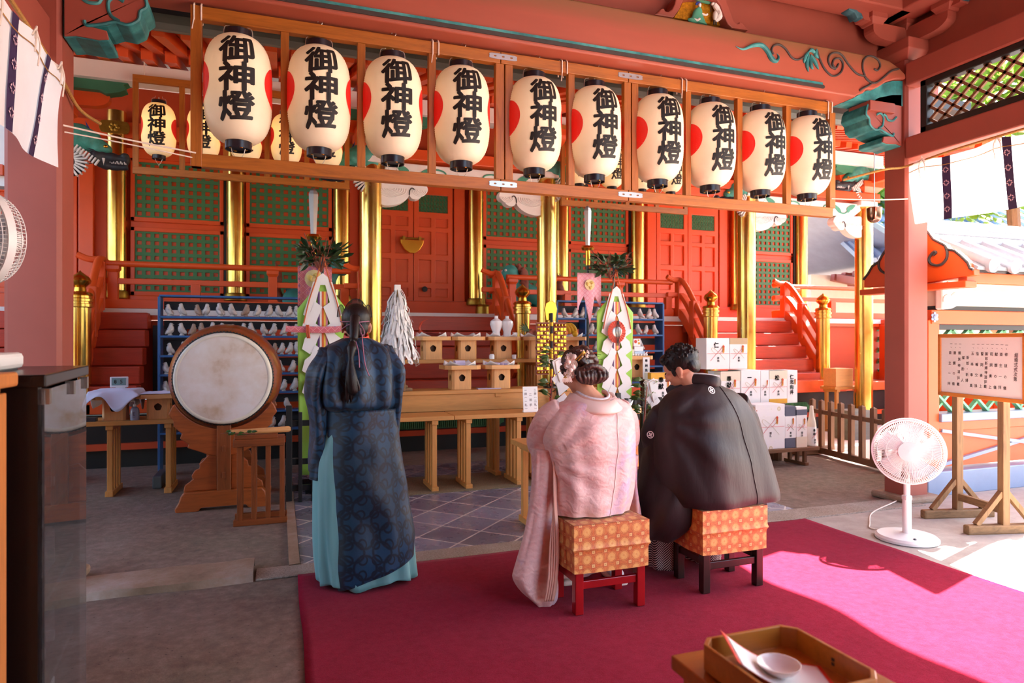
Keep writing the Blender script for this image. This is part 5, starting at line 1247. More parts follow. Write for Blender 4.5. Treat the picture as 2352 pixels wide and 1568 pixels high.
# ------------------------------------------------------------------ white paper wand (onusa)
t = thing('paper_wand', 'tall white paper-streamer wand standing beside the priest', 'wand', (1.12, 6.62, .905))
MB().bx(-.07, .07, -.07, .07, 0, .16).build('wand_stand', 'grey_wood_z', t, bevel=.006)
MB().cyl((0, 0, .15), (0, 0, 1.02), .014, 10).build('pole', 'grey_wood_z', t)
b = MB(); b.loft([[V((a * w, c * w, z)) for a, c in ((-1, -1), (1, -1), (1, 1), (-1, 1))] for w, z in ((.03, 1.0), (.028, 1.06))]); b.build('wand_tip', 'paper', t)
b = MB()
for i in range(420):
    lay = RND.random(); a = RND.uniform(0, 2 * PI); top = 1.02 - .62 * lay ** 1.1; r0 = .025 + .118 * (1.02 - top) / .62 + RND.uniform(-.012, .014); L = RND.uniform(.14, .26)
    zz = [top, top - L * .35, top - L * .7, max(.27, top - L)]
    rr = [r0, r0 + .035 + RND.uniform(-.01, .015), r0 + .055 + RND.uniform(-.015, .02), r0 + .06 + RND.uniform(-.02, .03)]; w = RND.uniform(.008, .014); tw = RND.uniform(-.5, .5)
    q = []
    for k in range(4):
        aa = a + RND.uniform(-.08, .08); c = V((rr[k] * math.cos(aa), rr[k] * math.sin(aa), zz[k])); s_ = V((-math.sin(aa + tw * k * .4), math.cos(aa + tw * k * .4), 0)) * w; q += [c - s_, c + s_]
    b.add(q, [(0, 1, 3, 2), (2, 3, 5, 4), (4, 5, 7, 6)])
b.build('paper_streamers', 'paper', t, kind='stuff')
b = MB()
for a in (.3, 1.6, 2.9, 4.5): b.tube(catmull([(.02 * math.cos(a), .02 * math.sin(a), 1.03), (.045 * math.cos(a), .045 * math.sin(a), .96), (.07 * math.cos(a), .07 * math.sin(a), .86)], 3), .004, 5)
b.build('hemp_strands', 'straw_rope', t)
# ------------------------------------------------------------------ gold bell stand
t = thing('bell_stand', 'glittering gold streamer stand with black pole behind the seated woman', 'ornament', (2.76, 6.55, .905))
MB().lathe([(0, 0), (.09, 0), (.09, .02), (.03, .04), (.02, .06)], 20).build('base', 'black_lacquer', t, sm=1)
MB().cyl((0, 0, .05), (0, 0, .80), .016, 12).build('pole', 'black_lacquer', t, sm=1)
for z0, z1 in ((.30, .42), (.50, .58), (.66, .70), (.12, .2)): MB().cyl((0, 0, z0), (0, 0, z1), .0175, 12).build('gold_band', 'gold', t, sm=1)
MB().prism([(-.055, 0), (.055, 0), (.075, .12), (.055, .19), (.02, .21), (-.02, .21), (-.055, .19), (-.075, .12)], (0, .02, .72), (1, 0, 0), (0, 0, 1), (0, .015, 0)).build('crown_plate', 'gold', t, bevel=.006)
for s_ in (-1, 1):
    bp = MB().bx(s_ * .10 - .075, s_ * .10 + .075, .012, .02, .14, .70).build('hanging_panel', 'mane_brown', t)
    b = MB()
    for i in range(4):
        for j in range(13):
            x, z = s_ * .10 + (i - 1.5) * .036, .67 - j * .042
            if j in (0, 12): b.ell((x, .0, z), (.015, .015, .016), 8, 6)
            else: b.bx(x - .014, x + .014, -.006, .010, z - .016, z + .012) if (i + j + int(s_)) % 3 else b.ell((x, -.002, z), (.014, .012, .014), 8, 6)
    b.build('gold_scale_rows', 'gold', bp, kind='stuff')
for dx, m in ((-.03, 'step_red'), (.03, 'black'), (.055, 'dragon_red')): MB().tube(catmull([(dx * .4, -.02, .12), (dx, -.05, .04), (dx * 1.3, -.07, -.06), (dx * 1.1, -.06, -.15)], 4), [.006] * 5 + [.012] * 5 + [.018] * 3, 7).build('tassel', m, t, sm=1)

# ------------------------------------------------------------------ leafy banner poles (masakaki) with green silk, and the sword poles
def leaves(mb, c, n, spread, up, size, seed, flat=.35):
    r = random.Random(seed)
    for i in range(n):
        a = r.uniform(0, 2 * PI); e = r.uniform(-.35, 1.0); d = V((math.cos(a) * math.cos(e), math.sin(a) * math.cos(e), math.sin(e) * up)).normalized()
        base = c + d * spread * r.uniform(.25, .95); L = size * r.uniform(.75, 1.25); dd = (d + V((r.uniform(-.5, .5), r.uniform(-.5, .5), r.uniform(-.6, .35)))).normalized()
        sd_ = dd.cross(V((r.uniform(-1, 1), r.uniform(-1, 1), 1))).normalized(); nn = dd.cross(sd_)
        w = L * flat * .5
        pts = [base, base + dd * L * .3 + sd_ * w * .85 + nn * .004, base + dd * L * .65 + sd_ * w * .75, base + dd * L - nn * .006, base + dd * L * .65 - sd_ * w * .75, base + dd * L * .3 - sd_ * w * .85 + nn * .004, base + dd * L * .33 - nn * .008, base + dd * L * .66 - nn * .008]
        mb.add(pts, [(0, 1, 6), (1, 2, 7, 6), (2, 3, 7), (3, 4, 7), (4, 5, 6, 7), (5, 0, 6)])
def banner(cx_, y, zp, zs, w, zb, label, rosette, leafc, seed):
    t = thing('leafy_banner_pole', label, 'banner', (cx_, y, 0))
    MB().cyl((cx_, y + .03, 0.0), (cx_, y + .03, leafc.z + .02), .014, 10).build('pole', 'black_lacquer', t, w=1, sm=1)
    MB().bx(cx_ - .16, cx_ + .16, y - .10, y + .16, 0.006, .07).build('pole_base', 'black_lacquer', t, w=1, bevel=.01)
    def fn(u, v):
        a = (u - .5) * 2; top = lerp(zp, zs, abs(a)); z = lerp(top, zb, v); return V((cx_ + a * w * (1 - .08 * v), y + .012 * math.sin(a * 7 + 1) * (.3 + v) + .01 * v, z))
    MB().grid(fn, 24, 24).build('green_silk', 'lime_silk', t, w=1, sm='all', solid=.004)
    cols = ['#5a2d6a', '#e8e2da', '#e0602a', '#f0c64a', '#e08a9a']
    for i, c in enumerate(cols):
        m = M.setdefault('silk_' + str(i), plain('silk_' + str(i), c, .5))
        MB().bx(cx_ - .045 + i * .018, cx_ - .027 + i * .018, y - .022, y - .018, zb + .15, zp - .12).build('silk_stripe', m, t, w=1)
    b = MB(); b.add([(cx_ - .05, y - .03, zp - .06), (cx_ + .05, y - .03, zp - .06), (cx_ + .06, y - .03, zp + .0), (cx_ + .0, y - .035, zp + .05), (cx_ - .06, y - .03, zp + .0)], [(0, 1, 2, 3, 4)]); b.build('paper_knot', 'paper', t, w=1, solid=.004)
    pw = .085
    for s_ in (-1, 1):
        z = zp - .03; n = 5 if rosette else 4; b = MB()
        # long folded lightning strips of paper
        p0 = V((cx_ + s_ * .02, y - .026, z)); b_pts = [(.015, 0), (.085, .0), (.175, -.31), (.10, -.34)]
        b.add([V((cx_ + s_ * a, y - .030, z + q)) for a, q in b_pts], [(0, 1, 2, 3)])
        zz = z - .215
        for i in range(n):
            k = .004 * i
            b.add([V((cx_ + s_ * a, y - .034 - k, zz + q)) for a, q in [(.004, -.02), (.07, .03), (.165, -.20), (.095, -.25)]], [(0, 1, 2, 3)]); zz -= .20
            b.add([V((cx_ + s_ * a, y - .032 - k, zz + .09 + q)) for a, q in [(.085, .06), (.16, .0), (.185, -.10), (.11, -.15)]], [(0, 1, 2, 3)])
        b.build('paper_zigzag', 'paper', t, w=1, solid=.002)
    b = MB()
    for s_ in (-1, 1): b.tube(catmull([(cx_, y - .02, zp + .24), (cx_ + s_ * .05, y - .03, zp + .02), (cx_ + s_ * .12, y - .045, zp - .2), (cx_ + s_ * .17, y - .045, zp - .42)], 4), .006, 6)
    b.build('orange_cord', plain('cord_orange' + str(seed), '#c8622c', .7), parent=t, w=1, sm=1)
    b = MB(); leaves(b, leafc, 110, .23, .7, .105, seed, .52); b.build('foliage', 'leaf', t, w=1)
    b = MB(); r = random.Random(seed + 1)
    for i in range(14):
        a = r.uniform(0, 2 * PI); b.tube([leafc + V((0, 0, -.12)), leafc + V((math.cos(a) * .12, math.sin(a) * .12, r.uniform(-.03, .12))), leafc + V((math.cos(a) * .24, math.sin(a) * .24, r.uniform(-.06, .22)))], .004, 5)
    b.build('twigs', 'mane_brown', t, w=1)
    return t
zL = aty(740, 640, 6.42).z
cxl = aty(741, 600, 6.42).x
bl = banner(cxl, 6.42, zL, 1.70, .225, .16, 'green silk banner with white paper zigzags and leaves, partly hidden by the priest', False, aty(738, 595, 6.42), 5)
t = thing('sword_bag', 'red brocade sword bag tied across the green silk banner by the priest', 'bag', (.33, 6.33, 1.50))
b = MB(); b.tube([(-.27, 0, .015), (-.15, 0, .01), (.05, 0, .008), (.18, .0, .012), (.27, 0, .03)], [.028, .030, .032, .030, .026], 10, flat=.6); b.build('bag', 'pink_brocade', t, sm=1)
b = MB()
for dx in (-.09, -.075): b.tube(catmull([(dx, -.025, .05), (dx, -.04, .0), (dx + .01, -.035, -.07)], 3), .009, 6)
b.build('orange_tie', plain('tie_orange', '#c2502c', .7), parent=t, sm=1)
zR = aty(1413, 668, 6.5).z; cxr = aty(1413, 700, 6.5).x
banner(cxr, 6.5, zR, 1.72, .225, .2, 'green silk banner with red mirror rosette, white paper zigzags and leaves', True, aty(1402, 615, 6.5), 9)
q = aty(1415, 762, 6.42)
t = thing('mirror_rosette', 'round mirror in a red pleated rosette on the green silk banner', 'ornament', q)
b = MB(); n = 48
rin = [V((.052 * math.cos(2 * PI * k / n), -.022, .06 * math.sin(2 * PI * k / n))) for k in range(n)]; rout = [V((.108 * math.cos(2 * PI * k / n), -.006 - .014 * (k % 2), .122 * math.sin(2 * PI * k / n))) for k in range(n)]
b.add(rin + rout, [(k, (k + 1) % n, (k + 1) % n + n, k + n) for k in range(n)])
b.build('pleated_ring', plain('rosette_red', '#d85a44', .5, var=.25, scale=30), parent=t, solid=.004)
MB().lathe([(0, 0), (.056, 0), (.058, .012), (.05, .016), (0, .018)], 28, o=(0, -.012, 0), ax=(0, -1, 0)).build('mirror', 'steel', t, sm=1)
b = MB()
for dx in (-.02, .005, .03): b.tube(catmull([(.01, -.03, .12), (dx, -.04, .02), (dx * .4, -.04, -.09), (dx * .6, -.035, -.15)], 4), .004, 5)
b.build('dark_cord', 'ink_line', t)
def sword_pole(px, y, ztip, zguard, label, flag):
    x = aty(px, 500, y).x
    t = thing('sword_pole', label, 'pole', (x, y, 0))
    MB().cyl((x, y, .006), (x, y, zguard - .16), .014, 12).build('pole', 'black_lacquer', t, w=1, sm=1)
    MB().cyl((x, y, zguard - .19), (x, y, zguard - .01), .026, 14).build('gold_socket', 'gold', t, w=1, sm=1)
    MB().lathe([(.02, -.03), (.062, -.025), (.075, 0), (.062, .025), (.02, .03)], 18, o=(x, y, zguard)).build('gold_guard', 'gold', t, w=1, sm=1)
    L = ztip - zguard; b = MB(); rings = []
    for z, w in ((.02, .026), (.25 * L, .03), (.62 * L, .040), (.88 * L, .043), (.95 * L, .032), (L, .006)):
        rings.append([V((x - w, y, zguard + z)), V((x, y - .012 * w / .04, zguard + z)), V((x + w, y, zguard + z)), V((x, y + .012 * w / .04, zguard + z))])
    b.loft(rings); b.build('blade', 'steel', t, w=1, ang=5)
    MB().bx(x - .14, x + .14, y - .14, y + .14, .006, .06).build('pole_base', 'black_lacquer', t, w=1, bevel=.01)
    return x, t
xl, tl = sword_pole(720, 6.62, aty(720, 432, 6.62).z, aty(722, 545, 6.62).z, 'upright straight sword on a pole with square brocade flag behind the priest', 0)
def flag(t, x0, x1, y, zt, fnbot, mat, label_emblem):
    def fn(u, v):
        x = lerp(x0, x1, u); zb = fnbot(u); return V((x, y + .012 * math.sin(u * 9), lerp(zt, zb, v)))
    f = MB().grid(fn, 40, 10).build('brocade_flag', mat, t, w=1, sm='all', solid=.004)
    return f
p0, p1 = aty(684, 610, 6.58), aty(762, 700, 6.58)
f = flag(tl, p0.x, p1.x, 6.58, p0.z, lambda u: p1.z - .02, 'pink_brocade', 1)
def emblem(f, c, r):
    b = MB()
    for k in range(3):
        a = k * 2 * PI / 3 + .4; q = [c + V((r * .55 * math.cos(a + s_ * 1.5) * (1 - .35 * s_), -.012, r * .6 * math.sin(a + s_ * 1.5) * (1 - .35 * s_))) for s_ in [i / 7 for i in range(8)]]; b.tube(q, [r * .30, r * .32, r * .28, r * .22, r * .17, r * .12, r * .08, r * .03], 8)
    b.build('swirl_emblem', plain('emblem_yellow', '#e2c26a', .6) if 'emblem_yellow' not in M else M['emblem_yellow'], parent=f, w=1, sm=1)
    b = MB(); b.lathe([(0, 0), (r * 1.0, 0), (r, .006), (0, .006)], 24, o=c + V((0, -.003, 0)), ax=(0, -1, 0)); b.build('emblem_disc', plain('emblem_pale', '#e6d39c', .6), parent=f, w=1)
emblem(f, aty(721, 640, 6.57), .085)
xr2, tr2 = sword_pole(1350, 6.62, aty(1350, 472, 6.62).z, aty(1350, 570, 6.62).z, 'upright straight sword on a pole with three-tailed pink pennant', 0)
p0, p1 = aty(1326, 626, 6.58), aty(1381, 630, 6.58)
zA, zM = aty(1326, 712, 6.58).z, aty(1353, 747, 6.58).z
def bot(u):
    # three pointed tails
    if u < .28: return lerp(zA, zA + .16, u / .28) if u > .06 else zA
    if u < .72: return lerp(zA + .16, zM, 1 - abs(u - .5) / .22)
    return lerp(zA + .16, zA + .02, (u - .72) / .28)
f = flag(tr2, p0.x, p1.x, 6.58, p0.z, bot, 'pink_brocade_pale', 1)
emblem(f, aty(1354, 654, 6.57), .06)
# black picket fences round the banner poles
def pickets(xs, y, zt, label, big=0):
    t = thing('black_picket_fence', label, 'fence', (sum(xs) / len(xs), y, 0))
    for i, x in enumerate(xs):
        w = .05 if i == big else .032
        MB().bx(x - w / 2, x + w / 2, y - .02, y + .02, 0.006, zt + (.06 if i == big else 0)).build('picket', 'black', t, w=1, bevel=.003)
    for z in (zt - .1, .35, .12): MB().bx(xs[0] - .03, xs[-1] + .03, y + .02, y + .045, z - .025, z + .025).build('rail', 'black', t, w=1, bevel=.003)
pickets([.085, .178, .287, .39, .49, .59], 6.05, .785, 'low black picket fence around the banner pole beside the priest')
pickets([3.37, 3.47, 3.57, 3.67, 3.77, 3.88], 6.2, .80, 'low black picket fence around the green banner with the rosette')
# ------------------------------------------------------------------ small table in front of the couple
slat_table('offering_table', 'low wooden table in front of the seated couple', 1.70, 2.80, 4.48, 4.86, .645, (1.80, 2.62), n=2)
SBc = sanbo(2.50, 4.68, .645, 'offering stand holding white paper slips on the low table before the couple', 0, .95)
paper(2.50, 4.68, .875, 'white folded paper in the offering stand before the couple', s=.15, lift=.06)
for i in range(4):
    o = MB().prism([(-.018, 0), (.018, 0), (.012, .07), (0, .08), (-.012, .07)], (0, 0, 0), (1, 0, 0), (0, 0, 1), (0, .004, 0)).build('paper_slip', 'paper', loc=V((2.40 + .055 * i, 4.44 + .06, .646)), label='small upright white paper slip on the low table, %s from the woman' % ords[i], cat='paper', group='paper slips on the low table')
# leafy branches with paper zigzags that the couple hold
def tamagushi(loc, ax, label, seed, n=26, sz=.075, zig=True):
    t = thing('leafy_branch', label, 'branch', loc)
    ax = V(ax).normalized(); b = MB(); b.tube([ax * -.16, V((0, 0, 0)), ax * .2 + V((.01, 0, 0))], [.006, .005, .003], 6); b.build('stem', 'mane_brown', t, sm=1)
    b = MB(); r = random.Random(seed)
    for i in range(n):
        u = r.uniform(-.12, .22); c = ax * u; a = r.choice([0, PI]) + r.uniform(-.7, .7)
        side = V((math.cos(a), math.sin(a) * .5, r.uniform(-.15, .3))); dd = (side + ax * .35).normalized(); L = sz * r.uniform(.8, 1.2); sv = dd.cross(V((.2, -1, .3))).normalized(); w = L * .19; p = c + dd * .03
        b.tube([c, p], .0018, 4)
        b.add([p, p + dd * L * .3 + sv * w, p + dd * L * .65 + sv * w * .8 - V((0, 0, .008)), p + dd * L - V((0, 0, .02)), p + dd * L * .65 - sv * w * .8 - V((0, 0, .008)), p + dd * L * .3 - sv * w, p + dd * L * .35 - V((0, .006, 0)), p + dd * L * .7 - V((0, .006, .006))], [(0, 1, 6), (1, 2, 7, 6), (2, 3, 7), (3, 4, 7), (4, 5, 6, 7), (5, 0, 6)])
    b.build('foliage', 'leaf_fresh', t)
    if not zig: return t
    b = MB(); p = V((-.02, -.05, .12))
    for i in range(4):
        s_ = 1 if i % 2 == 0 else .75; o = p + V((.012 * (i % 2) + .012 * i, -.003 * i, -.066 * i)); b.add([o + V((0, 0, .03)), o + V((.055 * s_, 0, .06)), o + V((.085 * s_, 0, .0)), o + V((.02, 0, -.05))] if i % 2 == 0 else [o + V((-.03, 0, -.01)), o + V((.03, 0, .035)), o + V((.08, 0, -.03)), o + V((.02, 0, -.075))], [(0, 1, 2, 3)])
    b.build('paper_zigzag', 'paper', t, solid=.0015)
    b = MB()
    for s_ in (-1, 1): b.tube(catmull([(0, -.05, .15), (s_ * .03, -.055, .165), (s_ * .045, -.055, .15), (s_ * .03, -.05, .14)], 3), .0025, 5)
    b.tube(catmull([(0, -.05, .15), (.01, -.06, .08), (.03, -.055, .02)], 3), .004, 5); b.build('hemp_tie', 'cord', t)
    return t
tamagushi(aty(1268, 885, 3.78), (.12, .1, 1), 'leafy branch with white paper zigzag held by the woman in pink', 3)
tamagushi(aty(1482, 930, 3.80), (.35, .5, .7), 'leafy branch with white paper zigzag held by the man in black', 8)
# ================================================================== left side: offering table, drum, small stand, cabinets, fan
slat_table('side_table', 'wooden side table with cloth-covered stands beside the drum', -1.85, -.86, 6.82, 7.22, .68, (-1.44, -.965), wm='old_wood')
for o in bpy.data.objects:
    if o.parent and o.parent.name.startswith('side_table'):
        o.data.materials[0] = M['altar_wood_x'] if o.name.startswith('table_top') else M['altar_wood_z']
sanbo(-1.42, 7.0, .68, 'offering stand under the rumpled blue-white cloth', 0, .93)
sanbo(-1.06, 7.0, .68, 'offering stand with a flat folded cloth next to the drum', 0, .93)
def cloth(cx_, cy_, z, s, drop, label, seed):
    def fn(u, v):
        a, c = (u - .5) * 2, (v - .5) * 2; r = max(abs(a), abs(c)); x, y = cx_ + a * s, cy_ + c * s
        out = max(0, r * s - .182); nz = mnoise.noise(V((a * 2 + seed, c * 2, 1)))
        return V((cx_ + a * (s - out * .55 * drop) + .012 * nz, cy_ + c * (s - out * .55 * drop), z + .035 * (1 - r * r) * (1 if drop else .3) + .014 * nz * (1.2 - r) - out * drop * (1.0 + .75 * math.sin(math.atan2(c, a) * 5 + seed))))
    return MB().grid(fn, 36, 36).build('white_cloth', 'tatami_cloth', label=label, cat='cloth', sm='all', solid=.003)
cloth(-1.42, 7.0, .932, .275, 1.0, 'rumpled blue-white cloth draped over the offering stand by the pump bottle', 2)
cloth(-1.06, 7.0, .918, .15, 0, 'flat folded blue-white cloth on the offering stand next to the drum', 5)
t = thing('pump_bottle', 'clear sanitizer pump bottle between the two offering stands', 'bottle', (-1.245, 6.88, .68))
s = NT('clear_plastic'); s.base(lin('#b9cbe8')); M['clear_plastic'] = s.fin(.12, trans=.5)
MB().lathe([(0, 0), (.036, 0), (.038, .01), (.038, .085), (.03, .11), (.014, .122), (.014, .13)], 24).build('bottle_body', 'clear_plastic', t, sm=1)
b = MB(); b.cyl((0, 0, .125), (0, 0, .145), .016, 16); b.cyl((0, 0, .145), (0, 0, .17), .005, 8); b.tube([(0, 0, .17), (-.01, 0, .176), (-.035, 0, .168)], .007, 8); b.build('pump_head', 'plastic_white', t, sm=1)
b = MB(); write(b, 'E', (0, -.0385, .06), (1, 0, 0), (0, 0, 1), .03); b.bx(-.012, .012, -.039, -.0385, .028, .031); b.build('label_print', 'ink_soft', t)
t = thing('digital_clock', 'small grey digital clock behind the blue-white cloth', 'clock', aty(274, 888, 7.15))
MB().box((0, 0, .045), (.15, .03, .10)).build('case', 'plastic_white', t, bevel=.006); MB().box((0, -.016, .05), (.12, .002, .07)).build('screen', plain('lcd', '#7c9a94', .3), parent=t)
b = MB(); write(b, '8', (-.03, -.0175, .05), (1, 0, 0), (0, 0, 1), .035); write(b, '5', (.02, -.0175, .05), (1, 0, 0), (0, 0, 1), .035); b.build('digits', 'ink_soft', t)
MB().bx(-1.45, -1.37, 7.13, 7.2, .68, aty(274, 888, 7.15).z + 0.0).build('clock_block', 'plastic_white', label='pale stand carrying the grey digital clock', cat='stand')
MB().bx(-1.66, -1.55, 6.85, 6.93, .68, .715).build('dark_block', 'shelf_dark', bevel=.004, label='short dark wooden block at the shaded end of the side table', cat='block')
MB().bx(-1.13, -1.05, 7.05, 7.45, 0.0, .12).build('grey_block', 'plastic_grey', bevel=.01, label='grey block lying on the floor under the side table', cat='block')
# ------------------------------------------------------------------ drum
DC = V((-.432, 6.0, 1.092))
t = thing('taiko_drum', 'big round drum with pale hide head and studded rim', 'drum', (DC.x, 6.35, DC.z - .41))
prof = [(.376, 0), (.398, .03), (.438, .15), (.462, .35), (.438, .55), (.398, .67), (.376, .70)]
MB().lathe(prof, 64, o=DC + V((0, .01, 0)), ax=(0, 1, 0)).build('shell', 'drum_shell', t, w=1, sm=1)
def dish(y, s_): return [(0.0, -.012 * s_), (.2, -.011 * s_), (.365, 0), (.39, .006 * s_), (.398, .02 * s_), (.402, .05 * s_)]
for y, s_ in ((DC.y - .012, 1), (DC.y + .725, -1)):
    h = MB().lathe([(0, -.004), (.2, -.003), (.352, .0), (.362, .002)], 64, o=(DC.x, y, DC.z), ax=(0, s_, 0), caps=False).build('drum_head', 'drum_skin', t, w=1, sm='all')
    MB().lathe([(.350, -.003), (.362, -.006), (.376, .004), (.381, .02), (.388, .055), (.38, .055), (.37, .02)], 64, o=(DC.x, y, DC.z), ax=(0, s_, 0), caps=False).build('hide_edge', 'drum_rim', h, w=1, sm='all')
b = MB(); n = 96
for k in range(n):
    a = 2 * PI * k / n; b.ell((DC.x + .3865 * math.cos(a), DC.y + .022 + .008 * (k % 2), DC.z + .3865 * math.sin(a)), (.011, .011, .011), 8, 5)
b.tube([(DC.x + .385 * math.cos(a), DC.y + .018, DC.z + .385 * math.sin(a)) for a in [2 * PI * k / 64 for k in range(64)]], .006, 6, closed=True)
b.build('stud_ring', 'black', t, w=1, sm=1)
st = thing('drum_stand', 'carved brown wooden stand with cloud edges carrying the drum', 'stand', (-.432, 6.35, 0))
def sym(pts, cx_): return pts + [(2 * cx_ - x, z) for x, z in reversed(pts)]
cx_ = -.432
arc = [(cx_ + .425 * math.cos(a), DC.z + .425 * math.sin(a) - .0) for a in [PI + (PI * .16) + k * (PI * .68) / 20 for k in range(21)]]
low = [(cx_ + .395, .86), (cx_ + .42, .80), (cx_ + .385, .75), (cx_ + .38, .70), (cx_ + .32, .64), (cx_ + .335, .60), (cx_ + .27, .55), (cx_ + .28, .52), (cx_ + .2, .49), (cx_ + .12, .455), (cx_ + .05, .44)]
low = low + [(2 * cx_ - x, z) for x, z in reversed(low)]
for yy in (6.04, 6.60):
    MB().prism(arc + low, (0, yy, 0), (1, 0, 0), (0, 0, 1), (0, .05, 0)).build('cradle_board', 'drum_stand_wood', st, w=1, bevel=.008)
    MB().bx(cx_ - .055, cx_ + .055, yy - .025, yy + .075, .12, .70).build('post', 'stand_wood_z', st, w=1, bevel=.006)
    for zz in (.26, .48): MB().bx(cx_ - .012, cx_ + .012, yy - .032, yy - .02, zz, zz + .05).build('wedge', 'stand_wood_z', st, w=1, bevel=.002)
    for s_ in (-1, 1):
        w = [(.055, .16), (.31, .16), (.30, .21), (.265, .235), (.235, .26), (.25, .285), (.225, .33), (.19, .345), (.185, .385), (.15, .42), (.12, .455), (.055, .46)]
        MB().prism([(cx_ + s_ * x, z) for x, z in w], (0, yy + .01, 0), (1, 0, 0), (0, 0, 1), (0, .03, 0)).build('cloud_foot', 'drum_stand_wood', st, w=1, bevel=.006)
    bs = sym([(cx_ - .365, 0), (cx_ - .37, .03), (cx_ - .34, .08), (cx_ - .325, .14), (cx_ - .30, .16)], cx_)
    pts = [(cx_ - .365, 0), (cx_ - .37, .03), (cx_ - .34, .08), (cx_ - .325, .13), (cx_ - .30, .16), (cx_ + .30, .16), (cx_ + .325, .13), (cx_ + .34, .08), (cx_ + .37, .03), (cx_ + .365, 0), (cx_ + .19, 0), (cx_ + .17, .03), (cx_ - .17, .03), (cx_ - .19, 0)]
    MB().prism(pts, (0, yy - .04, 0), (1, 0, 0), (0, 0, 1), (0, .12, 0)).build('base_beam', 'drum_stand_wood', st, w=1, bevel=.01)
for zz in (.25, .55): MB().bx(cx_ - .03, cx_ + .03, 6.08, 6.62, zz, zz + .09).build('stretcher', 'stand_wood_y', st, w=1, bevel=.006)
# ------------------------------------------------------------------ small slatted stand with drumsticks
sx0, sx1, sy0, sy1 = -.325, .045, 5.40, 5.66
t = thing('slatted_stand', 'small brown slatted stand in front of the drum', 'stand', (-.14, 5.53, 0))
MB().bx(sx0, sx1, sy0, sy1, .60, .655).build('stand_top', 'stand_wood_x', t, w=1, bevel=.004)
for yy in (sy0 + .03, sy1 - .03):
    for i in range(4):
        x = lerp(sx0 + .045, sx1 - .02, i / 3); MB().bx(x - .018, x + .018, yy - .018, yy + .018, .04, .60).build('leg', 'stand_wood_z', t, w=1, bevel=.003)
    MB().bx(sx0 + .0, sx1 + .02, yy - .022, yy + .022, 0.0, .045).build('foot_rail', 'stand_wood_x', t, w=1, bevel=.004)
MB().bx(sx0 + .01, sx1 - .05, sy0 + .02, sy1 - .04, .655, .685).build('wooden_tray', 'stand_wood_x', bevel=.004, label='flat brown wooden tray on the small slatted stand', cat='tray')
for i, (y0, z) in enumerate(((5.47, .70), (5.56, .702))):
    b = MB(); b.tube([(sx0 - .03, y0 + .02, z), (sx0 + .1, y0 + .015, z), (sx1 + .03, y0 - .01, z + .01), (sx1 + .045, y0 - .01, z + .01)], [.012, .014, .017, .008], 10)
    b.build('drumstick', 'hinoki_x', sm=1, label=['pale wooden drumstick on the slatted stand, nearer the carpet', 'pale wooden drumstick on the slatted stand, nearer the drum'][i], cat='drumstick', group='drumsticks')
tamagushi((-.28, 5.43, .70), (-1, 0, .05), 'small leafy branch lying across the slatted stand', 21, 14, .07, False).scale = (.7,) * 3
# ------------------------------------------------------------------ black equipment cabinet with glass door
A = V((-.695, 2.874, 0)); B = V((-.618, 2.127, 0)); ax_ = (A - B).normalized(); ang = math.atan2(ax_.y, ax_.x) - PI / 2
L = (A - B).length; H = 1.31
t = thing('black_cabinet', 'black equipment cabinet with a glass door beside the dark red pillar', 'cabinet', (B.x, B.y, 0), ang)
# local frame: y runs along the glass front, x points into the carpet side
MB().bx(-.46, .02, -.01, L + .01, H - .035, H).build('top_panel', 'black_lacquer', t, bevel=.004)
MB().bx(-.45, -.0, 0.0, .022, .05, H - .035).build('side_panel', 'black_lacquer', t)
MB().bx(-.45, -.012, L - .022, L, .05, H - .035).build('side_panel', 'black_lacquer', t)
MB().bx(-.45, -.43, 0.02, L - .02, .05, H - .035).build('back_panel', 'black', t)
MB().bx(-.45, .0, 0.0, L, 0, .06).build('plinth', 'black', t)
for z in (.33, .60, .86, 1.07): MB().bx(-.43, -.03, .022, L - .022, z, z + .018).build('shelf', 'black', t)
s = NT('dark_glass'); s.base(lin('#15181c')); M['dark_glass'] = s.fin(.02, spec=.9, coat=1.0)
s = NT('cabinet_glass'); s.base(lin('#cfd4dc')); s.b.inputs['IOR'].default_value = 1.45; M['cabinet_glass'] = s.fin(.0, trans=.96)
d = MB().bx(.004, .010, .03, L + .03, .07, H - .045).build('glass_door', 'cabinet_glass', t)
for y in (.055, L * .6, L - .01): MB().bx(-.004, .02, y - .018, y + .018, H - .085, H - .042).build('hinge', 'steel', d)
MB().bx(-.03, .0, .002, .05, .06, H - .035).build('front_stile', 'black_lacquer', t)
for z, h, l in ((.62, .13, 'silver-fronted amplifier on a shelf inside the black cabinet'), (.88, .10, 'dark audio unit on the upper shelf inside the black cabinet'), (.35, .12, 'dark audio unit on the lower shelf inside the black cabinet'), (.06, .16, 'pale box standing in the bottom of the black cabinet')):
    e = thing('audio_unit', l, 'amplifier', (B.x, B.y, z), ang)
    MB().bx(-.40, -.07, .10, L - .12, 0.0, h).build('case', 'plastic_white' if 'pale' in l else ('steel' if 'silver' in l else 'black'), parent=e, bevel=.004)
    b = MB()
    for k in range(3): b.lathe([(.018, 0), (.016, .02), (0, .021)], 16, o=(-.07, .2 + k * .15, h * .5), ax=(1, 0, 0))
    b.build('control_knob', 'steel', e, sm=1)
bx_ = t.matrix_basis
c0 = V((B.x, B.y, 0)) + rotz(ang) @ V((-.25, .30, H))
t2 = thing('white_device', 'flat white plastic device lying on the black cabinet', 'device', c0, ang)
MB().bx(-.17, .13, -.16, .16, 0.004, .055).build('case', 'plastic_white', t2, bevel=.014); MB().bx(-.155, .115, -.145, .145, 0, .01).build('foot', 'plastic_grey', t2); MB().bx(-.165, .125, -.155, .155, .03, .033).build('seam', 'plastic_grey', t2)
MB().bx(-.1, .0, -.05, .05, .055, .058).build('display', 'dark_glass', t2)
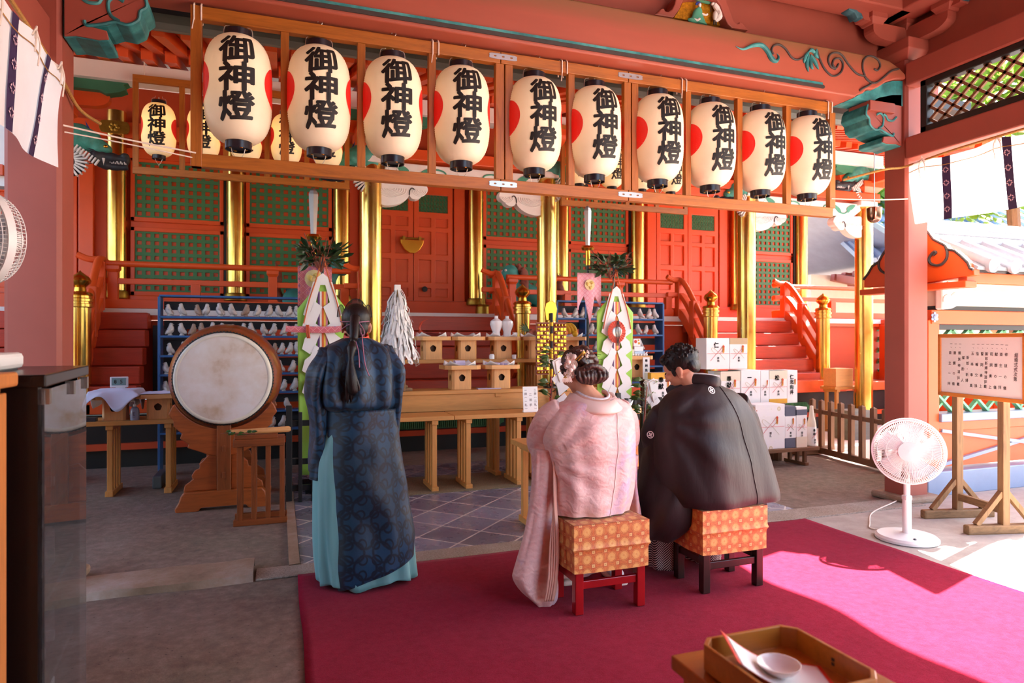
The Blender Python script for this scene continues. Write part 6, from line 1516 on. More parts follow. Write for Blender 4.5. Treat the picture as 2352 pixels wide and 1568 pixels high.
# ------------------------------------------------------------------ brown wooden counter at the near left
q = atz(44, 853, 1.322)
t = thing('wooden_counter', 'brown wooden panelled cabinet in front of the black cabinet', 'cabinet', (q.x - .25, 1.55, 0))
x1 = q.x; y1 = q.y
MB().bx(x1 - .7, x1, y1 - .8, y1, 1.284, 1.322).build('counter_top', 'cabinet_wood', t, w=1, bevel=.008)
MB().bx(x1 - .68, x1 - .03, y1 - .78, y1 - .03, 0, 1.284).build('carcass', 'cabinet_wood', t, w=1, bevel=.004)
b = MB(); ya, yb = y1 - .70, y1 - .04; xx = x1 - .03
MB().bx(xx, xx + .016, ya, ya + .07, .08, 1.27).build('door_stile', 'cabinet_wood', t, w=1, bevel=.003); MB().bx(xx, xx + .016, yb - .07, yb, .08, 1.27).build('door_stile', 'cabinet_wood', t, w=1, bevel=.003)
MB().bx(xx, xx + .014, ya, yb, 1.19, 1.27).build('door_rail', 'cabinet_wood', t, w=1, bevel=.003)
for i, z in enumerate((0.0, .012)):
    b = MB(); b.bx(-.14, .10, -.10, .10, z, z + .008); o = b.build('leaflet', 'paper' if i else 'paper_board', loc=V((x1 - .20, y1 - .16, 1.323)), label=['lower cream leaflet lying on the brown wooden cabinet', 'upper white leaflet lying on the brown wooden cabinet'][i], cat='paper'); o.rotation_euler = (0, 0, .3 * i)
# ------------------------------------------------------------------ fans
def fan_head(t, R, mat, depth=.075, n=72):
    """guard facing local -Y, centre at origin of t"""
    g = t
    ring = MB(); ring.lathe([(R - .004, -.016), (R + .006, -.016), (R + .008, .016), (R - .004, .016), (R - .004, -.016)], 64, ax=(0, 1, 0), caps=False); ring.build('guard_ring', mat, g, sm=1)
    for s_, dp, nm in ((-1, depth * .75, 'front_guard'), (1, depth * 1.35, 'rear_guard')):
        b = MB()
        for k in range(n):
            a = 2 * PI * k / n; c, sn = math.cos(a), math.sin(a); a2 = a + .16
            pts = [(.28 * R * math.cos(a2), s_ * dp, .28 * R * math.sin(a2)), (.62 * R * math.cos(a + .08), s_ * dp * .98, .62 * R * math.sin(a + .08)), (.9 * R * c, s_ * dp * .72, .9 * R * sn), (R * c, s_ * .014, R * sn)]
            b.tube(pts, .0017, 4, caps=False)
        for rr, yy in ((.62, .98), (.86, .80), (.95, .5)): b.tube([(rr * R * math.cos(2 * PI * k / 48), s_ * dp * yy, rr * R * math.sin(2 * PI * k / 48)) for k in range(48)], .0022, 5, closed=True)
        gd = b.build(nm, mat, g, sm=1)
        if s_ < 0: MB().lathe([(0, 0), (.3 * R, 0), (.3 * R, .008), (0, .012)], 40, o=(0, -dp - .002, 0), ax=(0, -1, 0)).build('centre_badge', mat, gd, sm=1)
    hub = MB(); hub.lathe([(0, -.03), (.03, -.025), (.035, .03), (0, .035)], 20, ax=(0, 1, 0)); h = hub.build('hub', mat, g, sm=1)
    for k in range(5):
        a0 = 2 * PI * k / 5
        def fn(u, v):
            r = lerp(.03, R * .88, v); a = a0 + (u - .5) * (1.05 - .15 * v) + .25 * v; return V((r * math.cos(a), (u - .5) * .045, r * math.sin(a)))
        MB().grid(fn, 8, 8).build('blade', M['fan_blade'], h, sm='all', solid=.002)
    b = MB(); b.lathe([(0, .17), (.045, .165), (.062, .12), (.062, depth * 1.3), (.05, depth * 1.2)], 24, ax=(0, 1, 0)); b.build('motor_housing', mat, g, sm=1)
s = NT('fan_blade'); s.base(lin('#dfe6ea')); M['fan_blade'] = s.fin(.25, trans=.35)
def orient(o, d):
    o.rotation_euler = V(d).to_track_quat('-Y', 'Z').to_euler()
t = thing('wall_fan', 'off-white fan cut by the frame edge before the dark red pillar', 'fan', (-1.235, 3.42, 0))
hc = V((-1.205, 3.40, 1.84))
hd = bpy.data.objects.new('fan_head', None); COL.objects.link(hd); hd.parent = t; hd.location = hc - V((-1.235, 3.42, 0)); orient(hd, (-.62, -.80, -.05))
def fh(o):
    return o
_fan_parent = hd
fan_head(hd, .205, 'plastic_white')
MB().lathe([(0, 0), (.19, 0), (.19, .02), (.05, .04), (.022, .06), (.02, 1.0), (.016, 1.0), (.016, 1.76), (0, 1.76)], 28, o=(-1.20, 3.49, 0)).build('pole', 'plastic_white', t, w=1, sm=1)
# orange wall and carving beyond the left side
MB().bx(-6, -1.62, 4.62, 4.74, .35, 2.0).build('wall_side_left', 'vermilion_back', kind='structure')
MB().bx(-6, -1.60, 4.58, 4.62, 1.25, 1.38).build('trim_side_left', 'vermilion', kind='structure', bevel=.006)
MB().bx(-6, -1.56, 4.35, 4.95, 2.0, 2.16).build('roof_side_left', 'roof_tile', kind='structure', bevel=.03)
MB().bx(-6, -1.5, 4.6, 4.7, 2.30, 2.70).build('wall_side_left_frieze', 'white_carved', kind='structure')
MB().bx(-6, -1.5, 4.57, 4.6, 2.36, 2.42).build('trim_side_left_band', 'vermilion', kind='structure')
b = MB()
for k in range(5): b.tube(catmull([V((-1.62 + .10 * math.cos(a) * (1 - k * .16) , 4.59, 2.56 + .085 * math.sin(a) * (1 - k * .16))) for a in [PI * .4 + j * .35 for j in range(10)]], 3), .012, 6)
b.build('swirl_carving', 'teal_paint', label='teal swirl carving on the white frieze above the cut-off fan', cat='carving', sm=1)
# ================================================================== right side: gifts, fence, fan, sign board, roofed wall, far roofs
gs = thing('gift_table', 'low dark wooden stepped table carrying the wrapped gifts', 'table', (5.1, 6.3, 0))
MB().bx(4.2, 5.80, 5.93, 6.25, .165, .205).build('low_board', 'old_wood_x', gs, w=1, bevel=.004)
MB().bx(4.29, 5.62, 6.26, 6.55, .64, .675).build('high_board', 'old_wood_x', gs, w=1, bevel=.004)
for x in (4.45, 5.0, 5.62):
    for i in range(3): y = 5.97 + i * .115; MB().bx(x - .018, x + .018, y - .018, y + .018, .03, .165).build('leg', 'old_wood_z', gs, w=1, bevel=.003)
    MB().bx(x - .025, x + .025, 5.93, 6.27, 0, .035).build('foot_rail', 'old_wood_y', gs, w=1, bevel=.004)
for x in (4.34, 4.95, 5.55): MB().bx(x - .03, x + .03, 6.28, 6.53, 0, .64).build('high_leg', 'old_wood_z', gs, w=1, bevel=.004)
M['noshi_red'] = plain('noshi_red', '#d8432e', .6); M['noshi_gold'] = plain('noshi_gold', '#d9a640', .5); M['bow_red'] = plain('bow_red', '#e07a78', .6); M['bow_pale'] = plain('bow_pale', '#d8cdb4', .6)
M['box_grey'] = plain('box_grey', '#585c6e', .6, var=.04); M['box_kraft'] = plain('box_kraft', '#c6ac86', .7, var=.06); M['box_cream'] = plain('box_cream', '#e8dcc4', .7, var=.04); M['box_yellow'] = plain('box_yellow', '#e0a52e', .6); M['box_blue'] = plain('box_blue', '#cfe2f0', .6); M['box_red'] = plain('box_red', '#c2403a', .6)
s = NT('box_pattern'); v = s.mapping(scale=(9, 9, 9)); ck = s.n('TexVoronoi'); ck.inputs['Scale'].default_value = 1.0; ck.inputs['Randomness'].default_value = .25; s.t.links.new(v, ck.inputs['Vector'])
s.base(s.ramp(ck.outputs[0], [(.0, lin('#e3d7b4')), (.12, lin('#efe9dc')), (.2, lin('#cdbf8e')), (.26, lin('#f4f1ee')), (1.0, lin('#f1eef0'))])); M['box_pattern'] = s.fin(.65)
def gift(name, p0, p1, y, depth, label, zb=None, body='paper', big='', sub_='', bow=True, noshi=True, band=None, fold=0.0):
    a, c = aty(p0[0], p0[1], y), aty(p1[0], p1[1], y); x0, x1 = a.x, c.x; z1 = (a.z); z0 = zb if zb is not None else c.z
    t = thing(name, label, 'gift', ((x0 + x1) / 2, y + depth / 2, z0), group='wrapped gifts')
    MB().bx(x0 + .002, x1 - .002, y, y + depth, z0, z1).build('wrapped_body', body, t, w=1, bevel=.004)
    w, h = x1 - x0, z1 - z0; yf = y - .0042
    if band:
        for zz0, zz1, m in band: MB().bx(x0 + .001, x1 - .001, y - .0022, y + depth * .5, z0 + h * zz0, z0 + h * zz1).build('paper_band', m, t, w=1)
    b = MB(); sz = min(.062, w * .34)
    if big:
        zc = z1 - h * .12 - sz * .6; write(b, big, ((x0 + x1) / 2 - w * .08, yf, zc), (1, 0, 0), (0, 0, 1), sz, sz * 1.15, .035)
    if sub_:
        n = len(sub_); ss = min(.028, h * .3 / max(n, 1)); write(b, sub_, ((x0 + x1) / 2, yf, z0 + h * .36), (1, 0, 0), (0, 0, 1), ss, ss * 1.1, .02)
    if b.v: b.build('lettering', 'ink', t, w=1)
    if noshi:
        b = MB(); c0 = V(((x0 + x1) / 2 + w * .22, yf - .001, z1 - h * .36)); k = min(1, w / .2)
        b.prism([(0, .05 * k), (.014 * k, .035 * k), (.011 * k, -.035 * k), (0, -.045 * k), (-.011 * k, -.035 * k), (-.014 * k, .035 * k)], c0, (1, 0, 0), (0, 0, 1), (0, -.003, 0)); nn = b.build('noshi_fold', 'noshi_gold', t, w=1)
        b = MB(); b.prism([(0, .046 * k), (.014 * k, .032 * k), (0, .012 * k), (-.014 * k, .032 * k)], c0 + V((0, -.0035, 0)), (1, 0, 0), (0, 0, 1), (0, -.002, 0)); b.prism([(0, .02 * k), (.006 * k, 0), (0, -.03 * k), (-.006 * k, 0)], c0 + V((0, -.0035, 0)), (1, 0, 0), (0, 0, 1), (0, -.002, 0)); b.build('red_tip', 'noshi_red', nn, w=1)
    if bow:
        b = MB(); c0 = V(((x0 + x1) / 2, yf - .001, z0 + h * .50)); k = w * .36
        for m_, pts in (('bow_red', [(-.9, -.7), (-.3, -.1), (.2, .35), (.55, .75), (.7, .55), (.3, .1), (0, 0)]), ('bow_red', [(-1.3, 0), (1.3, 0)])):
            b.tube(catmull([c0 + V((p[0] * k, 0, p[1] * k)) for p in pts], 5), .0022, 5)
        b.build('bow_cord', 'bow_red', t, w=1)
        b = MB(); b.tube(catmull([c0 + V((p[0] * k, 0, p[1] * k)) for p in [(.8, -.6), (.3, -.1), (-.3, .4), (-.7, .6), (-.75, .35), (-.3, 0), (0, 0)]], 5), .002, 5); b.build('bow_cord_pale', 'bow_pale', t, w=1)
    return t
ya, yb_ = 5.97, 6.28
gift('gift_box', (1622, 776), (1676, 848), yb_ + .02, .20, 'tall white gift box with brush strokes, topmost row next to the man in black', 1.085, 'paper', '仁', '奉納')
gift('gift_box', (1676, 776), (1717, 848), yb_ + .02, .20, 'tall gift box with a brown paper top, topmost row above the second row', 1.085, 'paper', '', '奉納', band=[(.8, 1.0, 'box_kraft')])
gift('gift_box', (1600, 862), (1655, 915), yb_, .22, 'white gift box half hidden by the shoulder of the man in black', .675, 'paper', '', '奉納')
gift('gift_box', (1655, 853), (1700, 940), yb_ - .01, .24, 'white gift box with cream upper part in the middle row', .675, 'paper', '奉献', '', band=[(.72, 1.0, 'box_cream')])
gift('gift_box', (1702, 850), (1747, 935), yb_, .24, 'wide white gift box with faint grey brush marks in the middle row', .675, 'paper', '一', '奉納')
gift('gift_box', (1747, 851), (1767, 935), yb_, .24, 'slim white gift box standing in the middle row beside the pine box', .675, 'paper', '', '奉納')
gift('gift_box', (1767, 851), (1808, 935), yb_, .24, 'gift box with a cream head lettered pine in the middle row', .675, 'paper', '松', '奉納', band=[(.74, 1.0, 'box_cream'), (.0, .14, 'box_yellow')])
gift('gift_box', (1808, 850), (1832, 932), yb_, .22, 'tall slim white box with bold black brush writing at the row end', .675, 'paper', '仁北向井', '', bow=False)
gift('gift_box', (1735, 930), (1803, 1030), ya, .24, 'large square gift box wrapped in pale patterned paper on the low board', .205, 'box_pattern', '', '御礼', band=[(.22, .74, 'paper')])
gift('gift_box', (1803, 933), (1828, 1030), ya, .14, 'slate-grey gift box with a white wrap on the low board', .205, 'box_grey', '', '奉納', band=[(.24, .76, 'paper')])
gift('gift_box', (1829, 935), (1854, 1028), ya, .12, 'slim gift box with a grey and yellow top on the low board', .205, 'paper', '', '御供', band=[(.8, .94, 'box_grey'), (0, .26, 'box_cream')])
t = thing('wrapped_bottle', 'white paper-wrapped sake bottle at the end of the low board', 'bottle', (aty(1864, 1028, ya + .06).x, ya + .06, .205))
MB().lathe([(0, 0), (.046, 0), (.05, .02), (.05, .24), (.045, .27), (.028, .34), (.02, .42), (.018, .455), (0, .46)], 24).build('bottle', 'box_cream', t, sm=1)
b = MB(); b.lathe([(.0515, .005), (.0520, .22)], 24, caps=False); b.build('paper_wrap', 'paper', t, sm=1)
b = MB(); write(b, '奉納', (-.01, -.053, .18), (1, 0, 0), (0, 0, 1), .034, .04, .03); write(b, '御供', (.0, -.053, .07), (1, 0, 0), (0, 0, 1), .024, .028, .02); b.build('lettering', 'ink', t)
b = MB(); b.tube(catmull([(-.04, -.05, .09), (0, -.055, .13), (.035, -.05, .16)], 4), .002, 5); b.build('bow_cord', 'bow_red', t)
t = thing('wrapped_bottle', 'orange cellophane-wrapped bottle peeking past the shoulder of the man in black', 'bottle', (aty(1733, 1028, ya + .05).x - .02, ya + .05, .205))
b = MB(); n = 18; b.loft([[V((r * (1 + .14 * math.cos(k * PI)) * math.cos(2 * PI * k / n), r * (1 + .14 * math.cos(k * PI)) * math.sin(2 * PI * k / n), z)) for k in range(n)] for r, z in ((.05, 0), (.056, .1), (.05, .25), (.03, .32), (.045, .42), (.05, .44))]); b.build('orange_wrap', plain('orange_wrap', '#d8743a', .25, var=.2), parent=t, sm=1)
MB().bx(-.03, .06, -.062, -.058, .01, .21).build('paper_label', 'paper', t); b = MB(); write(b, '奉納', (.015, -.0635, .16), (1, 0, 0), (0, 0, 1), .045, .05, .035); b.build('lettering', 'ink', t)
# offerings just beside the green banner
slat_table('side_bench', 'dark slatted bench under the offerings behind the man in black', 3.72, 4.20, 6.72, 7.05, .985, (3.78, 4.14), wm='old_wood')
o_ = sanbo(3.92, 6.86, .985, 'offering stand stacked with small gift boxes behind the man in black', 0, 1.0)
paper(3.92, 6.86, 1.228, 'white folded paper under the stacked small boxes', s=.165, lift=.05)
for (nm, m, a, d, z, l) in (('small_box', 'box_cream', (3.83, 6.83), (.13, .11, .075), 1.235, 'cream small box stacked on the offering stand behind the man in black'), ('small_box', 'box_blue', (3.97, 6.83), (.14, .11, .05), 1.235, 'pale blue small box on the offering stand behind the man in black'), ('small_box', 'paper', (3.97, 6.85), (.12, .10, .055), 1.287, 'white small box lying on the pale blue one'), ('small_box', 'box_red', (3.86, 6.86), (.09, .08, .075), 1.312, 'dark red small box lying on the cream one')):
    MB().box((a[0], a[1], z + d[2] / 2), d).build(nm, m, bevel=.004, label=l, cat='gift', group='small boxes on the offering stand')
t = thing('small_box', 'white box with red and yellow dots on top of the small boxes', 'gift', (3.955, 6.86, 1.344), group='small boxes on the offering stand')
MB().box((0, 0, .045), (.095, .09, .09)).build('box', 'paper', t, bevel=.004)
b = MB(); b.ell((-.02, -.046, .055), (.02, .002, .02)); b.build('red_dot', 'noshi_red', t); b = MB(); b.ell((.025, -.046, .035), (.014, .002, .014)); b.ell((.02, -.046, .07), (.01, .002, .01)); b.build('yellow_dot', 'box_yellow', t)
for i in range(6): MB().ell((3.83 + i * .036, 6.70, 1.246), (.016, .016, .016), 10, 8).build('round_sweet', 'porcelain', sm=1, label='small white round sweet on the offering stand edge, %s from the rosette' % ords[i], cat='sweet', group='white round sweets')
t = thing('paper_tag', 'white hanging paper tag with black writing on the offering stand', 'tag', (3.985, 6.66, .97)); MB().bx(-.045, .045, 0, .002, 0, .25).build('tag', 'paper', t); b = MB(); write(b, '奉納魚井', (0, -.001, .21), (1, 0, 0), (0, 0, 1), .035, .055, .03); b.build('lettering', 'ink', t)
slat_table('side_bench', 'low dark bench carrying the yellow-topped bottle box', 3.78, 4.25, 6.28, 6.55, .71, (3.84, 4.19), wm='old_wood')
gift('gift_box', (1495, 856), (1549, 930), 6.30, .14, 'white gift box with yellow top band and bold brush writing behind the man in black', .71, 'paper', '奉献', '御酒', bow=False, band=[(.80, 1.0, 'box_yellow')])
gift('gift_box', (1551, 866), (1575, 930), 6.32, .12, 'plain white slim box tucked beside the yellow-topped one', .71, 'paper', '', '', bow=False, noshi=False)
# picket fence running beside the porch
t = thing('picket_fence', 'brown wooden picket fence between the gift table and the pillar', 'fence', (6.2, 5.7, 0))
fp = [(1864, 1033, 918), (1890, 1043, 921), (1920, 1050, 922), (1947, 1058, 925), (1973, 1064, 928), (2000, 1070, 931), (2028, 1077, 934)]
g0, g1 = V((6.36, 6.62, 0)), V((6.05, 4.98, 0)); nP = 10
for i in range(nP):
    p = g0.lerp(g1, i / (nP - 1)); b = MB(); w = .026
    b.loft([[p + V((a * w, c * w, z)) for a, c in ((-1, -1), (1, -1), (1, 1), (-1, 1))] for z in (.03, .665)] + [[p + V((0, 0, .685))] * 4]); b.build('picket', 'old_wood_z', t, w=1)
MB().bar(g0 + V((0, 0, .53)), g1 + V((0, 0, .53)), .03, .05).build('rail', 'old_wood_y', t, w=1); MB().bar(g0 + V((0, .08, .06)), g1 + V((0, -.05, .06)), .045, .075).build('bottom_rail', 'old_wood_y', t, w=1)
MB().bx(5.98, 6.56, 6.45, 6.58, 0, .09).build('foot_block', 'old_wood_x', t, w=1, bevel=.02)
# ------------------------------------------------------------------ standing fan
t = thing('standing_fan', 'white standing fan on the carpet edge before the red pillar', 'fan', (4.178, 3.475, .004))
MB().lathe([(0, 0), (.19, 0), (.2, .006), (.2, .022), (.185, .036), (.06, .045), (.035, .05)], 56).build('base', 'plastic_white', t, sm=1)
b = MB(); b.ell((-.07, -.12, .042), (.01, .01, .006)); b.build('base_button', 'plastic_grey', t)
MB().lathe([(.030, .045), (.028, .28), (.032, .285), (.032, .31), (.021, .315), (.021, .52), (0, .52)], 24).build('pole', 'plastic_white', t, sm=1)
b = MB(); b.box((-.03, -.02, .30), (.02, .02, .03)); b.build('height_knob', 'plastic_white', t, bevel=.004)
hd = bpy.data.objects.new('fan_head', None); COL.objects.link(hd); hd.parent = t; hd.location = (.0, -.06, .645); orient(hd, (-.72, -.69, .05)); hd.location = V((-.045, -.05, .632))
fan_head(hd, .222, 'plastic_white', .055, 96)
MB().tube([(0, 0, .5), (.01, .01, .58), (.03, .03, .63)], .022, 10).build('neck', 'plastic_white', t, sm=1)
MB().tube(catmull([(4.20, 3.66, .01), (4.16, 3.76, .01), (4.26, 3.86, .008), (4.55, 4.1, .008), (4.9, 4.22, .03), (5.05, 4.3, .02)], 8), .005, 6).build('fan_cord', 'cord', sm=1, label='pale power cord trailing from the standing fan to the pillar', cat='cord')
# ------------------------------------------------------------------ sign board on its stand
SA, SBp = V((5.08, 3.93, 0)), V((4.885, 3.13, 0)); ub = (SBp - SA).normalized(); nb = V((ub.y, -ub.x, 0))
if nb.x > 0: nb = -nb
Lb = (SBp - SA).length
t = thing('ceremony_board', 'orange-framed white board listing the wedding ceremony order', 'board', (SA.x, SA.y, .965), math.atan2(ub.y, ub.x))
yn = 1 if (rotz(math.atan2(ub.y, ub.x)) @ V((0, 1, 0))).dot(nb) > 0 else -1
zb0, zb1 = 0.0, .495
MB().box((Lb / 2, 0, zb1 / 2), (Lb - .01, .012, zb1 - .01)).build('panel', 'paper_board', t)
orange_wood = M['frame_orange'] = wood('frame_orange', '#cf7a2c', .8, 0, .4)
fr = MB(); w = .03
fr.box((Lb / 2, 0, w / 2), (Lb, .03, w)); fr.box((Lb / 2, 0, zb1 - w / 2), (Lb, .03, w)); fr.box((w / 2, 0, zb1 / 2), (w, .03, zb1)); fr.box((Lb - w / 2, 0, zb1 / 2), (w, .03, zb1)); fr.build('frame', 'frame_orange', t, bevel=.004)
colsx = [(1712, '結婚式式次第', 570, 1050), (1520, '一、', 368, 445), (1510, '修祓の儀', 557, 1230), (1425, '一、', 362, 440), (1410, '斎主一拝', 555, 1215), (1328, '一、', 360, 438), (1312, '献饌の儀', 552, 1213), (1232, '一、', 358, 435), (1215, '祝詞奏上', 548, 1205), (1138, '一、', 355, 432), (1118, '新郎新婦神酒拝戴', 545, 1195), (1042, '一、', 355, 430), (1028, '誓詞奏上', 543, 1190), (948, '一、', 352, 427), (930, '指輪交換', 540, 1180), (852, '一、', 350, 425), (835, '玉串奉奠', 535, 1175), (740, '新郎・新婦', 617, 1072), (650, '媒酌人', 620, 1072), (588, '一、', 345, 418), (575, '親族神酒拝戴', 525, 1150), (498, '一、', 343, 415), (478, '撤饌の儀', 522, 1140), (408, '一、', 340, 412), (388, '斎主一拝', 520, 1135)]
def on_board(cx, cy):
    px, py = 2140 + cx * 212 / 1847.0, 750 + cy * 180 / 1568.0
    r = V(_ray(px, py)); o = V((0, 0, 1.4)); k = (SA - o).dot(nb) / r.dot(nb); p = o + r * k; return (p - SA).dot(ub), p.z - .965
b = MB(); rb = rotz(math.atan2(ub.y, ub.x)); sgn = 1
for cx, txt, y0, y1 in colsx:
    (x0, z0), (x1, z1) = on_board(cx, y0), on_board(cx - (y1 - y0) * .045, y1); n = len(txt)
    for i, ch in enumerate(txt):
        k = i / max(1, n - 1); write(b, ch, (lerp(x0, x1, k), yn * .0075, lerp(z0, z1, k)), (1, 0, 0), (0, 0, 1), .026 if len(txt) < 6 or cx < 1700 else .030, 1, .012)
b.build('lettering', 'ink_soft', t)
sp = thing('board_stand', 'weathered two-legged wooden stand holding the ceremony board', 'stand', (4.99, 3.58, 0))
for k, f_ in ((.17, 0), (.70, 1)):
    c = SA + ub * (Lb * k); bk = -nb
    MB().bar(c + bk * .045 + V((0, 0, .06)), c + bk * .045 + V((0, 0, 1.05)), .055, .055, up=tuple(ub)).build('upright', 'frame_orange' if False else 'grey_wood_z', parent=sp, w=1, bevel=.004)
    f0, f1 = c + bk * .045 + nb * .30, c + bk * .045 - nb * .30
    MB().bar(f0 + V((0, 0, .035)), f1 + V((0, 0, .035)), .06, .07).build('foot', 'grey_wood_x', sp, w=1, bevel=.012)
    for s_ in (1, -1): MB().bar(c + bk * .045 + nb * (.22 * s_) + V((0, 0, .07)), c + bk * .045 + nb * (.02 * s_) + V((0, 0, .30)), .04, .035).build('brace', 'grey_wood_z', sp, w=1, bevel=.003)
MB().bar(SA + ub * (Lb * .17) - nb * .045 + V((0, 0, .17)), SA + ub * (Lb * .70) - nb * .045 + V((0, 0, .17)), .035, .055).build('stretcher', 'grey_wood_y', sp, w=1, bevel=.004)
# ------------------------------------------------------------------ roofed wall to the side
gx = 5.50
def cg(x, y): q = atx(1900 + .51 * x, 440 + .51 * y, gx); return (q.y, q.z)
left = [cg(*p) for p in [(165, 432), (165, 395), (185, 370), (205, 335), (235, 315), (250, 285)]]
right = [cg(*p) for p in [(480, 215), (530, 240), (545, 260), (575, 265), (605, 290), (635, 320), (645, 345), (660, 350), (662, 375)]]
top = [(4.72, 2.36), (4.62, 2.47), (4.50, 2.50), (4.40, 2.44)]
ga = thing('gable_board', 'orange scrolled gable end of the tiled side wall behind the pillar', 'gable', (gx, 4.5, 1.9))
MB().prism([(p[0], p[1]) for p in left + top + right + [cg(440, 412)]], (gx, 0, 0), (0, 1, 0), (0, 0, 1), (.07, 0, 0)).build('board', 'vermilion', ga, w=1, bevel=.006)
b = MB(); b.tube([V((gx - .004, p[0], p[1])) for p in left[1:] + top + right[:-1]], .012, 6); b.build('ink_edge', 'ink_line', ga, w=1, sm=1)
b = MB(); b.tube(catmull([V((gx - .006, *cg(*p))) for p in [(480, 285), (492, 275), (485, 270), (470, 285), (460, 305), (470, 325), (495, 332), (520, 325), (540, 300), (542, 270), (535, 245)]], 5), .012, 6); b.tube(catmull([V((gx - .006, *cg(*p))) for p in [(235, 315), (235, 340), (250, 360), (280, 370), (310, 350)]], 5), .012, 6); b.build('ink_scroll', 'ink_line', ga, w=1, sm=1)
MB().bx(gx - .04, gx + .1, 3.99, 5.07, 1.86, 1.915).build('base_moulding', 'vermilion', ga, w=1, bevel=.008)
rt = thing('tiled_wall_roof', 'pale tiled ridge roof on the side wall behind the ceremony board', 'roof', (8, 4.5, 1.95), kind='structure')
MB().bx(gx + .02, 14, 4.36, 4.64, 2.30, 2.37).build('ridge_tiles', 'roof_tile', rt, w=1, bevel=.015)
MB().bx(gx + .02, 14, 4.39, 4.61, 2.375, 2.43).build('ridge_tiles', 'roof_tile', rt, w=1, bevel=.015)
b = MB(); b.cyl((gx + .02, 4.5, 2.455), (14, 4.5, 2.455), .075, 14); b.build('ridge_cap', 'roof_tile', rt, w=1, sm=1)
for s_ in (-1, 1):
    b = MB(); b.add([(gx + .05, 4.5 + s_ * .10, 2.29), (14, 4.5 + s_ * .10, 2.29), (14, 4.5 + s_ * .55, 2.02), (gx + .05, 4.5 + s_ * .55, 2.02)], [(0, 1, 2, 3)]); b.build('roof_slope', 'roof_tile', rt, w=1, solid=.03)
    x = gx + .18; proto_t = None
    while x < 13.8:
        if proto_t is None:
            b = MB(); b.tube([(0, s_ * .08, 2.31), (0, s_ * .58, 2.045)], .058, 14); b.lathe([(0, 0), (.066, 0), (.066, .03), (.05, .034), (.045, .028), (0, .03)], 18, o=(0, s_ * .57, 2.05), ax=(0, s_, -.2)); proto_t = b.build('round_tile', 'roof_tile', rt, loc=V((x - 8, 0, -1.95)), sm=1); proto_t.location = (x - 8, 0, -1.95)
        else:
            c = proto_t.copy(); COL.objects.link(c); c.parent = rt; c.location = (x - 8, 0, -1.95)
        x += .27
wp = 'kind'
MB().bx(gx + .02, 14, 4.02, 4.1, 1.90, 1.99).build('trim_wall_eave', 'vermilion', kind='structure', bevel=.006)
MB().bx(gx + .05, 14, 4.08, 4.9, 1.955, 2.0).build('trim_wall_soffit', 'vermilion', kind='structure')
MB().bx(5.72, 14, 4.42, 4.58, 1.73, 1.96).build('wall_side_plaster', 'plaster', kind='structure')
MB().bx(5.72, 14, 4.44, 4.56, 1.69, 1.73).build('trim_wall_black_high', 'black', kind='structure')
MB().bx(5.62, 14, 4.42, 4.58, 1.56, 1.69).build('trim_wall_rail', 'vermilion', kind='structure', bevel=.008)
MB().bx(5.70, 14, 4.45, 4.57, 1.51, 1.56).build('trim_wall_black_low', 'dark_trim', kind='structure')
for x in (5.66, 7.9, 10.2, 12.5): MB().bx(x - .07, x + .07, 4.43, 4.57, .20, 1.60).build('pillar_side_wall', 'vermilion', kind='structure', bevel=.008)
MB().bx(5.72, 14, 4.40, 4.60, .66, .735).build('trim_wall_sill', 'roof_tile_blue', kind='structure', bevel=.008)
MB().bx(5.72, 14, 4.46, 4.50, .24, .66).build('wall_side_lower', 'vermilion', kind='structure')
MB().bx(5.72, 14, 4.435, 4.46, .57, .66).build('trim_wall_lower', 'vermilion', kind='structure', bevel=.006)
MB().bx(5.5, 14, 4.36, 4.62, .0, .22).build('trim_wall_base', 'roof_tile_blue', kind='structure', bevel=.01)
b = MB()
for x in (5.75, 8.0): 
    b.bar((x, 4.45, .26), (x + 2.1, 4.45, .60), .03, .045, up=(0, 1, 0)); b.bar((x, 4.44, .58), (x + 2.1, 4.44, .28), .03, .045, up=(0, 1, 0))
b.build('cross_brace', 'roof_tile_blue', label='grey crossed braces on the orange wall behind the ceremony board', cat='brace', kind='structure')
tg = thing('green_trellis', 'pale green diamond trellis in the side wall behind the ceremony board', 'trellis', (7, 4.5, .735))
b = MB(); s_ = .23; x = 5.72 - .9
while x < 10:
    for d_ in (1, -1):
        xa, xb = (x, x + .80 * 1.15) if d_ > 0 else (x + .80 * 1.15, x); za, zc = .735, 1.51
        ts = [k / 30 for k in range(31) if 5.73 <= lerp(xa, xb, k / 30) <= 10]
        if len(ts) > 1: b.bar((lerp(xa, xb, ts[0]), 4.50 + .012 * d_, lerp(za, zc, ts[0])), (lerp(xa, xb, ts[-1]), 4.50 + .012 * d_, lerp(za, zc, ts[-1])), .022, .042, up=(0, 1, 0))
    x += s_
b.build('lattice', 'trellis_green', tg, w=1)
q = aty(2146, 728, 4.415); b = MB()
for k in range(6): a = k * PI / 3 + PI / 6; b.lathe([(.012, 0), (.016, .006), (0, .01)], 8, o=q + V((.032 * math.cos(a), 0, .032 * math.sin(a))), ax=(0, -1, 0))
b.lathe([(.026, 0), (.022, .014), (.01, .02), (0, .02)], 12, o=q, ax=(0, -1, 0)); b.build('flower_nail', 'roof_tile_blue', sm=1, label='blue-grey six-petal nail cover on the orange rail beside the pillar', cat='ornament')
t = thing('wave_bracket', 'white wave-carved bracket under the orange gable by the pillar', 'carving', (5.85, 4.4, 1.7))
MB().prism([(5.68, 1.98), (6.06, 1.97), (6.04, 1.86), (5.96, 1.80), (5.90, 1.74), (5.80, 1.70), (5.68, 1.69)], (0, 4.36, 0), (1, 0, 0), (0, 0, 1), (0, .08, 0)).build('board', 'white_carved', t, w=1, bevel=.02)
b = MB()
